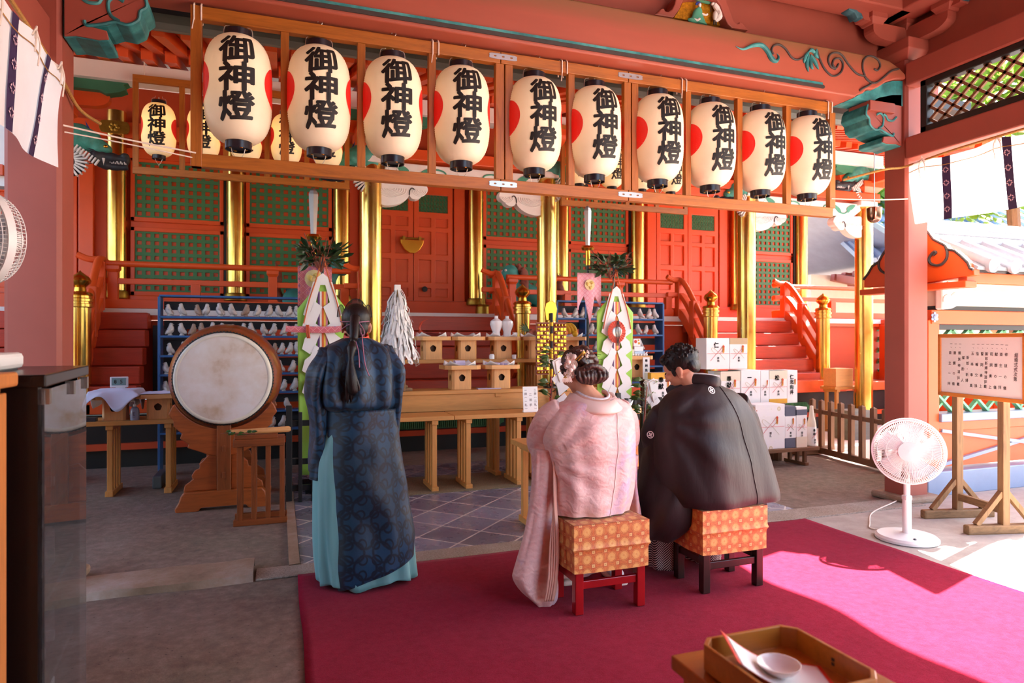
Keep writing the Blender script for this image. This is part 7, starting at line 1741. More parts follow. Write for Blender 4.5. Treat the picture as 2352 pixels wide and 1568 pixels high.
for c0 in ((5.76, 1.90), (5.74, 1.78), (5.88, 1.90), (5.84, 1.80), (5.98, 1.92)):
    for k in range(4): r = .015 + .014 * k; b.tube([V((c0[0] + r * math.cos(a), 4.355, c0[1] + r * .8 * math.sin(a))) for a in [PI * .1 * j for j in range(14)]], .0045, 5)
b.build('wave_relief', 'white_carved', t, w=1, sm=1)
# camera dome
t = thing('dome_lamp', 'polished brown-silver dome fixture hanging beside the pillar', 'lamp', aty(2008, 495, 5.6) + V((0, 0, .02)))
M['bronze_mirror'] = plain('bronze_mirror', '#8a6a5c', .12, 1.0)
MB().lathe([(0, -.10), (.035, -.095), (.065, -.07), (.075, -.03), (.078, .03), (.08, .06), (.07, .07), (0, .072)], 28).build('dome', 'bronze_mirror', t, sm=1); MB().cyl((0, 0, .07), (0, 0, 1.55), .005, 8).build('pipe', 'steel', t)
# yard side of the hall, lattice wall and stray furniture
MB().bx(10.44, 10.6, 6.0, 13, 1.62, 1.80).build('trim_yard_beam', 'vermilion', kind='structure', bevel=.01)
MB().bx(10.46, 10.56, 6.0, 13, .0, .84).build('wall_yard_low', 'vermilion', kind='structure')
for y in (7.3, 9.15, 10.62, 12.4): MB().bx(10.42, 10.6, y - .09, y + .09, 0, 1.7).build('pillar_yard', 'vermilion', kind='structure', bevel=.01)
ty = thing('yard_trellis', 'green diamond trellis seen behind the outermost gold column', 'trellis', (10.5, 9.9, .84))
b = MB(); y = 8.3
while y < 12.5:
    for d_ in (1, -1):
        b.bar((10.5 + .015 * d_, y, .84 if d_ > 0 else 1.64), (10.5 + .015 * d_, y + .8, 1.64 if d_ > 0 else .84), .03, .05, up=(1, 0, 0))
    y += .2
b.build('lattice', 'trellis_green', ty, w=1)
q = aty(1925, 875, 8.0); t = thing('pale_box', 'pale wooden box on the low desk beyond the outermost gold post', 'box', (q.x, 8.0, q.z - .08)); MB().box((0, 0, .14), (.34, .25, .28)).build('box', 'hinoki_x', t, bevel=.006)
dq = q.z - .08
slat_table('low_desk', 'pale low wooden desk beyond the outermost gold post', q.x - .2, q.x + .55, 7.86, 8.16, dq, (q.x - .12, q.x + .47), wm='altar_wood', n=2)
MB().bx(7.6, 8.0, 7.2, 7.5, 0, .42).build('grey_crate', 'copper_gutter', bevel=.01, label='grey-green crate on the ground behind the picket fence', cat='crate')
# far roofs
def far_roof(name, A_, B_, up, label):
    t = thing(name, label, 'roof', (A_ + B_) / 2, kind='structure')
    u = (B_ - A_); Lr = u.length; u.normalize(); dn = V((-u.y, u.x, 0)); dn = dn if dn.y > 0 else -dn
    R_ = dn * up + V((0, 0, up * .52)); nrm = u.cross(R_).normalized()
    if nrm.z < 0: nrm = -nrm
    b = MB(); b.add([A_, B_, B_ + R_, A_ + R_], [(0, 1, 2, 3)]); b.build('slope', 'roof_tile_blue', t, w=1, solid=.12)
    b = MB(); n = int(Lr / .30)
    for i in range(n):
        p = A_ + u * (i + .5) * (Lr / n); b.tube([p + nrm * .07 - R_.normalized() * .05, p + R_ + nrm * .07], .085, 8)
    b.build('tile_rows', 'roof_tile_blue', t, w=1, sm=1)
    b = MB(); b.bar(A_ + V((0, 0, -.28)) + dn * .25, B_ + V((0, 0, -.28)) + dn * .25, .2, .36); b.build('fascia', 'hall_red', t, w=1)
    b = MB()
    for i in range(int(Lr / .42)): p = A_ + u * (i * .42) + V((0, 0, -.5)) + dn * .1; b.bar(p, p + dn * 1.2 + V((0, 0, .2)), .16, .18)
    b.build('rafter_ends', 'hall_red', t, w=1)
    MB().bx(min(A_.x, B_.x), max(A_.x, B_.x), max(A_.y, B_.y) + 1.6, max(A_.y, B_.y) + 1.8, 0, A_.z - .2).build('back_wall', 'plaster', t, w=1)
Aq = aty(1835, 640, 17); kq = (Aq.z - 1.4); rr_ = V(_ray(2060, 606)); dq2 = kq / rr_.z; Bq = V((rr_.x * dq2, rr_.y * dq2, Aq.z))
far_roof('far_tiled_roof', Aq, Bq + (Bq - Aq) * .25, 5.5, 'far blue-grey tiled roof seen past the outermost gold column')
A2 = V((13.5, 12.5, 3.4)); far_roof('far_tiled_roof', A2, V((21, 9.0, 3.4)), 4.5, 'far blue-grey tiled roof below the sunlit curtain')
# trees beyond the wall, seen through the transom
def tree(x, y, h, label, seed):
    t = thing('broadleaf_tree', label, 'tree', (x, y, 0)); r = random.Random(seed)
    MB().tube(catmull([(0, 0, 0), (.1, .05, h * .3), (-.05, .1, h * .6)], 5), [.16] * 6 + [.12] * 4 + [.08], 8).build('trunk', 'old_wood_z', t, sm=1)
    b = MB()
    for k in range(14): leaves(b, V((r.uniform(-1.5, 1.5), r.uniform(-1.5, 1.5), h * .62 + r.uniform(-.9, 1.6))), 260, .95, 1, .28, seed + k, .6)
    b.build('foliage', 'tree_leaf', t)
s = NT('tree_leaf'); s.base(s.ramp(s.noise(1.2), [(.3, lin('#3c5a1c')), (.7, lin('#7a9a36'))])); tr_ = s.n('BsdfTranslucent'); tr_.inputs[0].default_value = lin('#8fb040'); mx_ = s.n('MixShader'); mx_.inputs[0].default_value = .4
s.t.links.new(s.b.outputs[0], mx_.inputs[1]); s.t.links.new(tr_.outputs[0], mx_.inputs[2]); s.t.links.new(mx_.outputs[0], s.out.inputs[0]); M['tree_leaf'] = s.fin(.5)
tree(14.5, 9.5, 8.2, 'sunlit green tree seen through the transom lattice', 40)
tree(18.0, 15.0, 9.0, 'green tree beyond the far tiled roof', 60)
# ================================================================== near corner: table with tray, red-edged paper and sake cup
t = thing('near_table', 'small brown wooden table cut by the frame bottom', 'table', (.96, .75, 0))
MB().bx(.785, 1.135, .25, 1.212, .705, .735).build('table_top', 'table_wood', t, w=1, bevel=.003)
for x in (.82, 1.10):
    for y in (.3, 1.17): MB().bx(x - .02, x + .02, y - .02, y + .02, 0.01, .705).build('leg', 'table_wood', t, w=1, bevel=.003)
t = thing('serving_tray', 'square wooden serving tray with cut corners on the near table', 'tray', (.925, 1.03, .735))
def oc(w, d, c): return [(-w + c, -d), (w - c, -d), (w, -d + c), (w, d - c), (w - c, d), (-w + c, d), (-w, d - c), (-w, -d + c)]
b = MB(); W_, D_ = .118, .122; hh = .056; f0 = .003
b.loft([[V((x, y, z)) for x, y in oc(W_ + dw, D_ + dw, .024)] for z, dw in ((f0, -.006), (f0 + .001, 0), (hh, 0), (hh, -.007), (.012, -.007))]); b.build('rim', 'tray_wood', t, bevel=.0015)
MB().prism(oc(W_ - .005, D_ - .005, .022), (0, 0, .003), (1, 0, 0), (0, 1, 0), (0, 0, .008)).build('tray_floor', 'tray_wood', t)
b = MB()
for z in (.026, .035): b.box((W_ - .0075, -.005, z), (.0012, .007, .006))
b.build('dark_mark', 'ink_line', t)
# paper with a vermilion edge, one corner lifted on the rim
TL, TR, BR, BL = V((.858, 1.143, .806)), V((1.026, 1.048, .752)), V((.975, .935, .752)), V((.815, 1.035, .800))
def pf(u, v, lift=0.0):
    a = TL.lerp(TR, u); c = BL.lerp(BR, u); p = a.lerp(c, v); k = max(0.0, 1 - u * 1.9); base = .7485
    p.z = base + (TL.z - base) * k ** 1.6 * (1 - .15 * v) + .004 * math.sin(u * 3.1) + lift; return p
t = thing('red_edged_paper', 'white paper with a vermilion edge curling over the serving tray', 'paper', (.92, 1.03, .748))
MB().grid(lambda u, v: pf(u, v), 30, 20).build('red_sheet', 'red_paper', t, w=1, sm='all', solid=.0006)
MB().grid(lambda u, v: pf(.05 + u * .90, .07 + v * .93, .0012), 30, 20).build('white_sheet', 'paper', t, w=1, sm='all', solid=.0004)
cp = V((.912, 1.035, .7555))
MB().lathe([(0, 0), (.016, 0), (.017, .003), (.030, .010), (.039, .020), (.041, .0235), (.039, .0235), (.028, .013), (.012, .0065), (0, .006)], 40, o=cp).build('sake_cup', 'porcelain', sm=1, label='shallow pale sake cup on the red-edged paper', cat='cup')
# ================================================================== stools
s = NT('stool_brocade'); uvn = s.n('UVMap'); mp = s.n('Mapping'); mp.inputs['Scale'].default_value = (14.2, 14.2, 1); s.t.links.new(uvn.outputs[0], mp.inputs['Vector'])
vo = s.n('TexVoronoi', voronoi_dimensions='2D'); vo.inputs['Scale'].default_value = 1; vo.inputs['Randomness'].default_value = 0; s.t.links.new(mp.outputs[0], vo.inputs['Vector'])
v2 = s.n('TexVoronoi', voronoi_dimensions='2D', distance='CHEBYCHEV'); v2.inputs['Scale'].default_value = 1; v2.inputs['Randomness'].default_value = 0
m2 = s.n('Mapping'); m2.inputs['Scale'].default_value = (14.2, 14.2, 1); m2.inputs['Location'].default_value = (.5, .5, 0); s.t.links.new(uvn.outputs[0], m2.inputs['Vector']); s.t.links.new(m2.outputs[0], v2.inputs['Vector'])
c1 = s.ramp(vo.outputs[0], [(.0, lin('#d98a3a')), (.12, lin('#e9b266')), (.30, lin('#e2a052')), (.345, lin('#b23c1c')), (.38, lin('#e0913f')), (.43, lin('#ad3a1c')), (.47, lin('#d2692a')), (.60, lin('#c9541f'))])
c2 = s.ramp(v2.outputs[0], [(.0, lin('#8f2f4a')), (.05, lin('#ecc27a')), (.11, lin('#ecc27a')), (.13, lin('#b0391c')), (.17, lin('#b0391c')), (.18, (0, 0, 0))])
msk = s.ramp(v2.outputs[0], [(.165, (1, 1, 1)), (.18, (0, 0, 0))])
wv = s.noise(70, 3, .6)
s.base(s.mix(.25, s.mix(msk, c1, c2), s.ramp(wv, [(.3, lin('#a63c16')), (.7, lin('#f0bb6a'))])))
s.bump(wv, .15, .003); M['stool_brocade'] = s.fin(.5, sheen=.15)
M['red_lacquer'] = plain('red_lacquer', '#9c1418', .22, var=.15, coat=.3); M['dark_lacquer'] = wood('dark_lacquer', '#2e1c1a', .6, 2, .3)
def stool(cx_, cy_, label, mat, rz=0):
    t = thing('padded_stool', label, 'stool', (cx_, cy_, .012), rz, group='brocade stools')
    w, d, zt, zb = .213, .158, .458, .215
    for sx in (-1, 1):
        for sy in (-1, 1):
            x, y = sx * (w - .035), sy * (d - .035); MB().bx(x - .023, x + .023, y - .023, y + .023, 0, zt - .06).build('leg', mat, t, bevel=.004)
    for sy in (-1, 1): MB().bx(-w + .05, w - .05, sy * (d - .035) - .011, sy * (d - .035) + .011, .125, .165).build('stretcher', mat, t, bevel=.003)
    for sx in (-1, 1): MB().bx(sx * (w - .035) - .011, sx * (w - .035) + .011, -d + .05, d - .05, .150, .190).build('stretcher', mat, t, bevel=.003)
    b = MB(); n = 14
    per = [(-w, -d), (w, -d), (w, d), (-w, d)]; acc = 0
    for i in range(4):
        p, q = V((*per[i], 0)), V((*per[(i + 1) % 4], 0)); L = (q - p).length; nrm = V((q.y - p.y, -(q.x - p.x), 0)).normalized()
        def fn(u, v, p=p, q=q, nrm=nrm):
            z = lerp(zb, zt, v); e = .006 * math.exp(-((z - .335) / .012) ** 2) + .004 * (z > .335); sag = .004 * math.sin(u * 9 + i) * (1 - v)
            return p.lerp(q, u) + (q - p).normalized() * (e * (2 * u - 1)) + nrm * (e + sag * math.sin(PI * u)) + V((0, 0, z - .004 * math.sin(u * PI) * (1 if v == 0 else 0)))
        k0 = len(b.v); b.grid(fn, 20, 24, uv=False)
        for j in range(25):
            for k in range(21): b.uv[k0 + j * 21 + k] = (acc + L * k / 20, lerp(zb, zt, j / 24))
        acc += L
    k0 = len(b.v); b.grid(lambda u, v: V((lerp(-w, w, u), lerp(-d, d, v), zt + .010 * (1 - abs(2 * u - 1) ** 4) * (1 - abs(2 * v - 1) ** 4))), 20, 14, uv=False)
    for j in range(15):
        for k in range(21): b.uv[k0 + j * 21 + k] = (2 * w * k / 20, zt + 2 * d * j / 14)
    b.build('brocade_cover', 'stool_brocade', t, sm=1, ang=50)
    MB().bx(-w + .01, w - .01, -d + .01, d - .01, zb + .03, zt - .006).build('cushion', 'stool_brocade', t, bevel=.01)
    return t
stool(1.617, 3.195, 'orange brocade stool on red lacquered legs under the woman in pink', 'red_lacquer')
stool(2.402, 3.225, 'orange brocade stool on dark brown legs under the man in black', 'dark_lacquer')

# ================================================================== people
def head_parts(mb, c, R_, k=1.0):
    """skull, jaw, nose, brow, lips and ears; local +Y is where the face looks"""
    c = V(c); T = lambda x, y, z: c + R_ @ (V((x, y, z)) * k)
    E = lambda p, r, rt=None: mb.ell(T(*p), [q * k for q in r], 18, 12, R_ if rt is None else R_ @ rt)
    E((0, -.012, .022), (.074, .092, .088)); E((0, .022, -.035), (.060, .066, .070)); E((0, .05, -.082), (.034, .035, .028)); E((0, .062, .030), (.055, .030, .030))
    E((0, .092, -.014), (.012, .016, .026), Matrix.Rotation(-.35, 3, 'X')); E((0, .104, -.030), (.015, .012, .010)); E((0, .078, -.060), (.026, .016, .007)); E((0, .076, -.070), (.022, .015, .008))
    for s_ in (-1, 1):
        E((s_ * .040, .068, -.020), (.026, .022, .024))
        E((s_ * .077, -.012, -.022), (.010, .022, .033), Matrix.Rotation(.15, 3, 'X') @ Matrix.Rotation(s_ * .35, 3, 'Z')); E((s_ * .076, -.006, -.050), (.008, .010, .012))
def limb(mb, pts, rs, n=10): mb.tube(catmull(pts, 5), [interp([(i / (len(rs) - 1), r) for i, r in enumerate(rs)], k / (5 * (len(pts) - 1)))[0] for k in range(5 * (len(pts) - 1) + 1)], n)
def hand(mb, w, d, up, side):
    """palm, four unequal bent fingers and a thumb"""
    w, d, up = V(w), V(d).normalized(), V(up).normalized(); sd_ = d.cross(up).normalized() * side
    R_ = Matrix((sd_, d, up)).transposed()
    mb.ell(w + d * .045, (.040, .052, .016), 12, 8, R_)
    for i, (o, L) in enumerate(((-.028, .062), (-.010, .074), (.009, .070), (.027, .055))):
        p = w + d * .085 + sd_ * o; mb.tube([p - d * .02, p + d * L * .45 - up * .006, p + d * L * .75 - up * .026, p + d * L * .85 - up * .045], [.0095, .009, .0085, .007], 8)
    p = w + d * .03 - sd_ * .036; mb.tube([p, p - sd_ * .022 + d * .02 - up * .008, p - sd_ * .026 + d * .048 - up * .02], [.013, .011, .008], 8)
def eyes(t, c, R_, k=1.0):
    for s_ in (-1, 1):
        e = MB().ell(V(c) + R_ @ (V((s_ * .031, .083, .003)) * k), (.013, .006, .005), 10, 6, R_).build('eye', 'ink', t, w=1, sm=1)
def rings_loft(rows, n, fold=None, power=2.4):
    """rows: (z, cx, cy, rx, ry); returns rings of a garment"""
    out = []
    for i, (z, cx_, cy_, rx, ry) in enumerate(rows):
        r = []
        for k in range(n):
            a = 2 * PI * k / n; c, s_ = math.cos(a), math.sin(a)
            x = math.copysign(abs(c) ** (2 / power), c) * rx; y = math.copysign(abs(s_) ** (2 / power), s_) * ry; p = V((cx_ + x, cy_ + y, z))
            if fold: p = fold(p, a, i / (len(rows) - 1), V((c, s_, 0)))
            r.append(p)
        out.append(r)
    return out
def dense(rows, m):
    out = []; z0, z1 = rows[0][0], rows[-1][0]
    n = len(rows)
    cm = [catmull([V((r[0], r[1], r[2])) for r in rows], m), catmull([V((r[3], r[4], 0)) for r in rows], m)]
    return [(a.x, a.y, a.z, b.x, b.y) for a, b in zip(*cm)]
def garment(rows, n, m, fold, power=2.4):
    b = MB(); rr = rings_loft(dense(rows, m), n, fold, power); uv = [(k / n, i / (len(rr) - 1)) for i in range(len(rr)) for k in range(n)]; b.loft(rr, caps=False); return b
# ---------------------------------------------------------------- cloth materials
def damask(name, c0, c1, c2, sc, rough=.45):
    s = NT(name); cx_ = s.n('SeparateXYZ'); s.t.links.new(s.tc(), cx_.inputs[0])
    cb = s.n('CombineXYZ'); s.t.links.new(s.math('ADD', cx_.outputs[0], s.math('MULTIPLY', cx_.outputs[1], .6)), cb.inputs[0]); s.t.links.new(cx_.outputs[2], cb.inputs[1])
    w = s.noise(3, 2, .5, cb.outputs[0], out=1); vec = s.n('VectorMath', operation='ADD'); s.t.links.new(cb.outputs[0], vec.inputs[0]); sc_ = s.n('VectorMath', operation='SCALE'); s.t.links.new(w, sc_.inputs[0]); sc_.inputs['Scale'].default_value = .05; s.t.links.new(sc_.outputs[0], vec.inputs[1])
    def ringpat(loc, k, lo, hi):
        mp = s.mapping(scale=(sc * k, sc * k * .82, 1), loc=loc, src=vec.outputs[0]); v = s.n('TexVoronoi', voronoi_dimensions='2D'); v.inputs['Scale'].default_value = 1; v.inputs['Randomness'].default_value = 0; s.t.links.new(mp, v.inputs['Vector'])
        return s.ramp(v.outputs[0], [(lo - .05, (0, 0, 0)), (lo, (1, 1, 1)), (hi, (1, 1, 1)), (hi + .05, (0, 0, 0))])
    r1 = ringpat((0, 0, 0), 1, .37, .41); r2 = ringpat((.37, .5, 0), 1, .30, .34); r3 = ringpat((.5, .03, 0), 1, .0, .07); r4 = ringpat((.18, .5, 0), 2, .26, .34)
    pat = s.math('MAXIMUM', s.math('MAXIMUM', r1, r2), s.math('MAXIMUM', r3, r4))
    base = s.mix(s.ramp(s.noise(2.0, 3, .5), [(.35, (0, 0, 0)), (.65, (1, 1, 1))]), c0, c1)
    s.base(s.mix(s.math('MULTIPLY', pat, .85), base, c2)); s.bump(s.noise(9, 4, .6), .18, .02)
    return s.fin(rough, sheen=.08, spec=.45)
M['navy_damask'] = damask('navy_damask', lin('#0d354c'), lin('#124365'), lin('#06131f'), 7.4, .5)
s = NT('teal_silk'); s.base(s.ramp(s.noise(4, 3, .5, s.mapping(scale=(3, 3, .3))), [(.3, lin('#5f9a9c')), (.7, lin('#80bcbc'))])); M['teal_silk'] = s.fin(.5, sheen=.1)
s = NT('pink_kimono'); v = s.mapping(); big = s.noise(2.6, 4, .55, v); b2 = s.noise(3.4, 5, .6, s.mapping(loc=(4, 2, 1))); b3 = s.noise(5.0, 5, .6, s.mapping(loc=(9, 5, 3)))
col = s.ramp(big, [(.3, lin('#e3b3ae')), (.55, lin('#ecc8c0')), (.75, lin('#e6b8ae'))])
col = s.mix(s.ramp(b2, [(.54, (0, 0, 0)), (.61, (.75, .75, .75))]), col, lin('#c9b0cf')); col = s.mix(s.ramp(b3, [(.57, (0, 0, 0)), (.63, (.6, .6, .6))]), col, lin('#e39a96'))
wv = s.n('TexWave', wave_type='RINGS'); wv.inputs['Scale'].default_value = 9; wv.inputs['Distortion'].default_value = 9; wv.inputs['Detail'].default_value = 3; wv.inputs['Detail Scale'].default_value = 2.0; s.t.links.new(v, wv.inputs['Vector'])
s.base(s.mix(s.math('MULTIPLY', wv.outputs[1], .12), col, lin('#fff4ee'))); s.bump(wv.outputs[1], .22, .006); M['pink_kimono'] = s.fin(.55, sheen=.05)
M['pink_lining'] = plain('pink_lining', '#e3b29c', .55, var=.06); M['pale_collar'] = plain('pale_collar', '#f3d8cc', .5, var=.04, scale=8)
M['white_lace'] = plain('white_lace', '#efe3e6', .7, var=.25, scale=90)
s = NT('black_haori'); s.base(s.ramp(s.noise(3, 3, .5), [(.3, lin('#20181a')), (.7, lin('#2e2224'))])); s.bump(s.noise(5, 4, .6, s.mapping(scale=(2, 2, .6))), .15, .03); M['black_haori'] = s.fin(.55, sheen=.04, spec=.4)
s = NT('stripe_hakama'); mpv = s.mapping(scale=(1, 1, 1), rot=(0, math.radians(-38), 0)); wv = s.n('TexWave', bands_direction='X'); wv.inputs['Scale'].default_value = 36; s.t.links.new(mpv, wv.inputs['Vector']); s.base(s.ramp(wv.outputs[1], [(.60, lin('#241d20')), (.72, lin('#d9cdc9'))])); M['stripe_hakama'] = s.fin(.6)
s = NT('black_gauze'); s.base(lin('#0f0e0f')); tr_ = s.n('BsdfTransparent'); mx_ = s.n('MixShader'); mx_.inputs[0].default_value = .62; s.t.links.new(tr_.outputs[0], mx_.inputs[1]); s.t.links.new(s.b.outputs[0], mx_.inputs[2]); s.t.links.new(mx_.outputs[0], s.out.inputs[0]); M['black_gauze'] = s.fin(.7)
M['red_collar'] = plain('red_collar', '#d8452a', .6, var=.05); M['mauve_cord'] = plain('mauve_cord', '#9c6a80', .6, var=.1); M['white_tabi'] = plain('white_tabi', '#e8e2e2', .7, var=.04)
M['petal_white'] = plain('petal_white', '#f4dfd2', .6, var=.06, scale=40); M['ribbon_gold'] = plain('ribbon_gold', '#c99b3c', .4, .4, var=.15)
def ribbon(mb, pts, w, nrm=(0, -1, 0), k=6):
    q = catmull(pts, k); n = V(nrm); vs = []
    for i, p in enumerate(q):
        d = (q[min(i + 1, len(q) - 1)] - q[max(i - 1, 0)]).normalized(); sd_ = d.cross(n).normalized() * w / 2; vs += [p - sd_, p + sd_]
    mb.add(vs, [(2 * i, 2 * i + 1, 2 * i + 3, 2 * i + 2) for i in range(len(q) - 1)]); return mb
# ================================================================== priest
PX, PY = .475, 3.93
p_ = thing('person', 'person standing in a navy patterned robe and black gauze cap, seen from behind', 'person', (PX, PY, .013))
def P3(px, py, Y): return aty(px, py, Y)
def pz(y): return 1.4 - (y - 784) * .002545
def pX(px, y=None): return aty(px, 784, PY).x
Rh = Matrix.Rotation(-.30, 3, 'X')
hc_ = V((pX(818), PY + .02, 1.500))
b = MB(); head_parts(b, hc_, Rh)
limb(b, [hc_ + V((0, -.01, -.05)), hc_ + V((0, -.025, -.11)), (pX(818), PY - .01, 1.33)], [.052, .050, .065])
limb(b, [(pX(818), PY - .01, 1.36), (pX(817), PY, 1.2), (pX(817), PY, 1.0), (pX(818), PY, .86)], [.09, .13, .12, .13], 14)
for s_ in (-1, 1):
    sx = pX(818) + s_ * .15; limb(b, [(pX(818) + s_ * .05, PY - .01, 1.33), (sx, PY, 1.30), (sx + s_ * .05, PY + .10, 1.08), (sx - s_ * .02, PY + .34, 1.07)], [.06, .052, .042, .03]); hand(b, (sx - s_ * .02, PY + .34, 1.07), (-s_ * .45, .9, .1), (0, 0, 1), s_)
    limb(b, [(pX(818) + s_ * .08, PY, .88), (pX(818) + s_ * .085, PY + .01, .48), (pX(818) + s_ * .09, PY - .01, .07)], [.085, .06, .042]); b.ell((pX(818) + s_ * .09, PY + .05, .05), (.042, .11, .03))
remesh(b, 'body', 'skin', p_, .007, 5, w=1); eyes(p_, hc_, Rh)
# hair: cap, ears left free, tail with two ties
b = MB(); b.ell(hc_ + Rh @ V((0, -.022, .028)), (.083, .098, .088), 24, 16, Rh); b.ell(hc_ + V((0, -.075, -.02)), (.066, .035, .062)); 
hair = remesh(b, 'hair', 'hair_black', p_, .007, 3, w=1)
b = MB(); xt = pX(806); yb = PY - .135
tail = [(pX(812), PY - .095, 1.535), (pX(808), PY - .135, 1.49), (pX(806), PY - .165, 1.43), (pX(803), PY - .175, 1.40), (pX(800), PY - .195, 1.36), (pX(797), PY - .215, 1.30), (pX(797), PY - .225, 1.22), (pX(800), PY - .225, 1.15), (pX(803), PY - .215, 1.10)]
b.tube(catmull(tail, 5), [interp([(0, .03), (.12, .026), (.3, .024), (.37, .014), (.5, .027), (.62, .014), (.78, .034), (.92, .032), (1, .008)], i / 40)[0] for i in range(41)], 12, flat=1.0)
for k in range(10): dx = (k - 4.5) * .006; b.tube(catmull([V(tail[6]) + V((dx * .6, -.01, 0)), V(tail[7]) + V((dx * 1.2, -.008, 0)), V(tail[8]) + V((dx * 1.5, 0, -.03 - .012 * math.sin(k * 2.3)))], 4), [.010] * 5 + [.007] * 3 + [.002], 6)
b.build('ponytail', 'hair_black', hair, w=1, sm='all')
# black gauze cap behind the crown
def lobe(c, w, h, ln, tilt):
    b = MB(); n = 14
    def fn(u, v):
        a = PI * u; x = math.cos(a) * w; z = math.sin(a) * h; q = lerp(1, .2, v); return V(c) + V((-x * q, .03 + tilt * (1 - q) - .02 * (1 - q), z * q))
    b.grid(fn, 20, 6); o = b.build('cap_lobe', 'black_gauze', p_, w=1, sm='all')
    e = MB(); e.tube([fn(i / 20, 0) for i in range(21)], .0022, 5); e.build('cap_wire', 'ink', o, w=1)
cz = pz(735)
lobe((pX(819), PY + .0, cz), .075, .125, 0, 0); lobe((pX(785), PY + .02, pz(728)), .022, .072, 0, 0); lobe((pX(848), PY + .02, pz(728)), .022, .074, 0, 0)
b = MB(); b.tube(catmull([(pX(782), PY + .0, pz(739)), (pX(795), PY - .08, pz(740)), (pX(818), PY - .128, pz(741)), (pX(838), PY - .08, pz(739)), (pX(850), PY + .0, pz(737))], 5), .0035, 6)
b.tube(catmull([(pX(784), PY - .02, pz(757)), (pX(793), PY - .08, pz(749)), (pX(806), PY - .13, pz(742))], 4), .003, 6)
b.tube(catmull([(pX(818), PY - .135, pz(742)), (pX(828), PY - .15, pz(758)), (pX(829), PY - .155, pz(768)), (pX(823), PY - .155, pz(770)), (pX(821), PY - .15, pz(755))], 4), .003, 6)
b.tube(catmull([(pX(824), PY - .155, pz(768)), (pX(825), PY - .19, pz(800)), (pX(828), PY - .225, pz(835)), (pX(836), PY - .235, pz(858))], 4), .0035, 6)
b.tube(catmull([(pX(808), PY - .16, pz(778)), (pX(814), PY - .205, pz(806)), (pX(815), PY - .23, pz(840))], 4), .0035, 6)
b.build('mauve_cords', 'mauve_cord', p_, w=1, sm=1)
# red under-collar
def collar(c, rx, ry, z0, z1, mat, nm, parent, tilt=.0, n=28, k=.012):
    b = MB(); b.loft([[V((c[0] + (rx + e) * math.cos(2 * PI * i / n), c[1] + (ry + e) * math.sin(2 * PI * i / n), z + tilt * math.sin(2 * PI * i / n))) for i in range(n)] for z, e in ((z0, k), (z1, 0.0), (z1, -k * .5), (z0, -k * .5))], caps=False); return b.build(nm, mat, parent, w=1, sm=1)
collar((pX(818), PY - .012), .070, .072, pz(790), pz(768), 'red_collar', 'red_collar', p_, tilt=.02)
# hakama
def hfold(p, a, t, nrm):
    return p + nrm * (.014 * math.sin(a * 13) * t + .018 * mnoise.noise(V((math.cos(a) * 2, math.sin(a) * 2, p.z * 2)))) + V((0, 0, .012 * math.sin(a * 5 + 1) * (t > .98)))
def row(y, l, r, cy_, ry): return (pz(y), (pX(l) + pX(r)) / 2, cy_, (pX(r) - pX(l)) / 2, ry)
hk = [row(930, 752, 898, PY, .13), row(975, 743, 902, PY + .0, .15), row(1050, 726, 915, PY + .02, .19), row(1150, 725, 930, PY + .03, .21), row(1250, 727, 948, PY + .03, .22), row(1322, 734, 956, PY + .03, .23)]
b = garment(hk, 96, 6, hfold); b.build('hakama', 'teal_silk', p_, w=1, sm='all', solid=.004)
# back panel of the robe
tabl = [(935, 748, 908), (1000, 750, 909), (1060, 753, 915), (1150, 759, 928), (1270, 768, 943), (1322, 772, 940)]
def panel(u, v):
    l, r = interp(tabl, lerp(935, 1322, v)); y = lerp(935, lerp(1327, 1268, u), v); x = lerp(pX(l), pX(r), u)
    bow = math.sin(PI * u); yy = PY - .085 - .115 * bow ** .7 - .045 * v - .012 * math.sin(u * 8 + v * 1.5) * (.3 + v) + .02 * mnoise.noise(V((u * 3, v * 4, 3)))
    return V((x, yy, pz(y)))
MB().grid(panel, 44, 50).build('robe_back_panel', 'navy_damask', p_, w=1, sm='all', solid=.006)
# upper robe: blouse that overhangs the belt
def ufold(p, a, t, nrm):
    back = max(0, -nrm.y); w = .010 * math.sin(a * 9 + t * 6) * t + .016 * mnoise.noise(V((nrm.x * 2.5, nrm.y * 2.5, p.z * 4)))
    drape = .016 * math.sin(nrm.x * 9 + 1.5) * back * math.sin(PI * t)
    return p + nrm * (w + drape)
up = [row(776, 790, 846, PY - .01, .085), row(784, 772, 864, PY - .01, .10), row(796, 748, 887, PY - .01, .125), row(815, 737, 897, PY - .01, .155), row(850, 728, 906, PY - .01, .185), row(900, 724, 910, PY - .01, .205), row(925, 730, 908, PY - .01, .205), row(936, 742, 902, PY - .005, .18), row(940, 752, 896, PY, .15)]
b = garment(up, 80, 5, ufold, 2.3); b.build('robe_body', 'navy_damask', p_, w=1, sm='all')
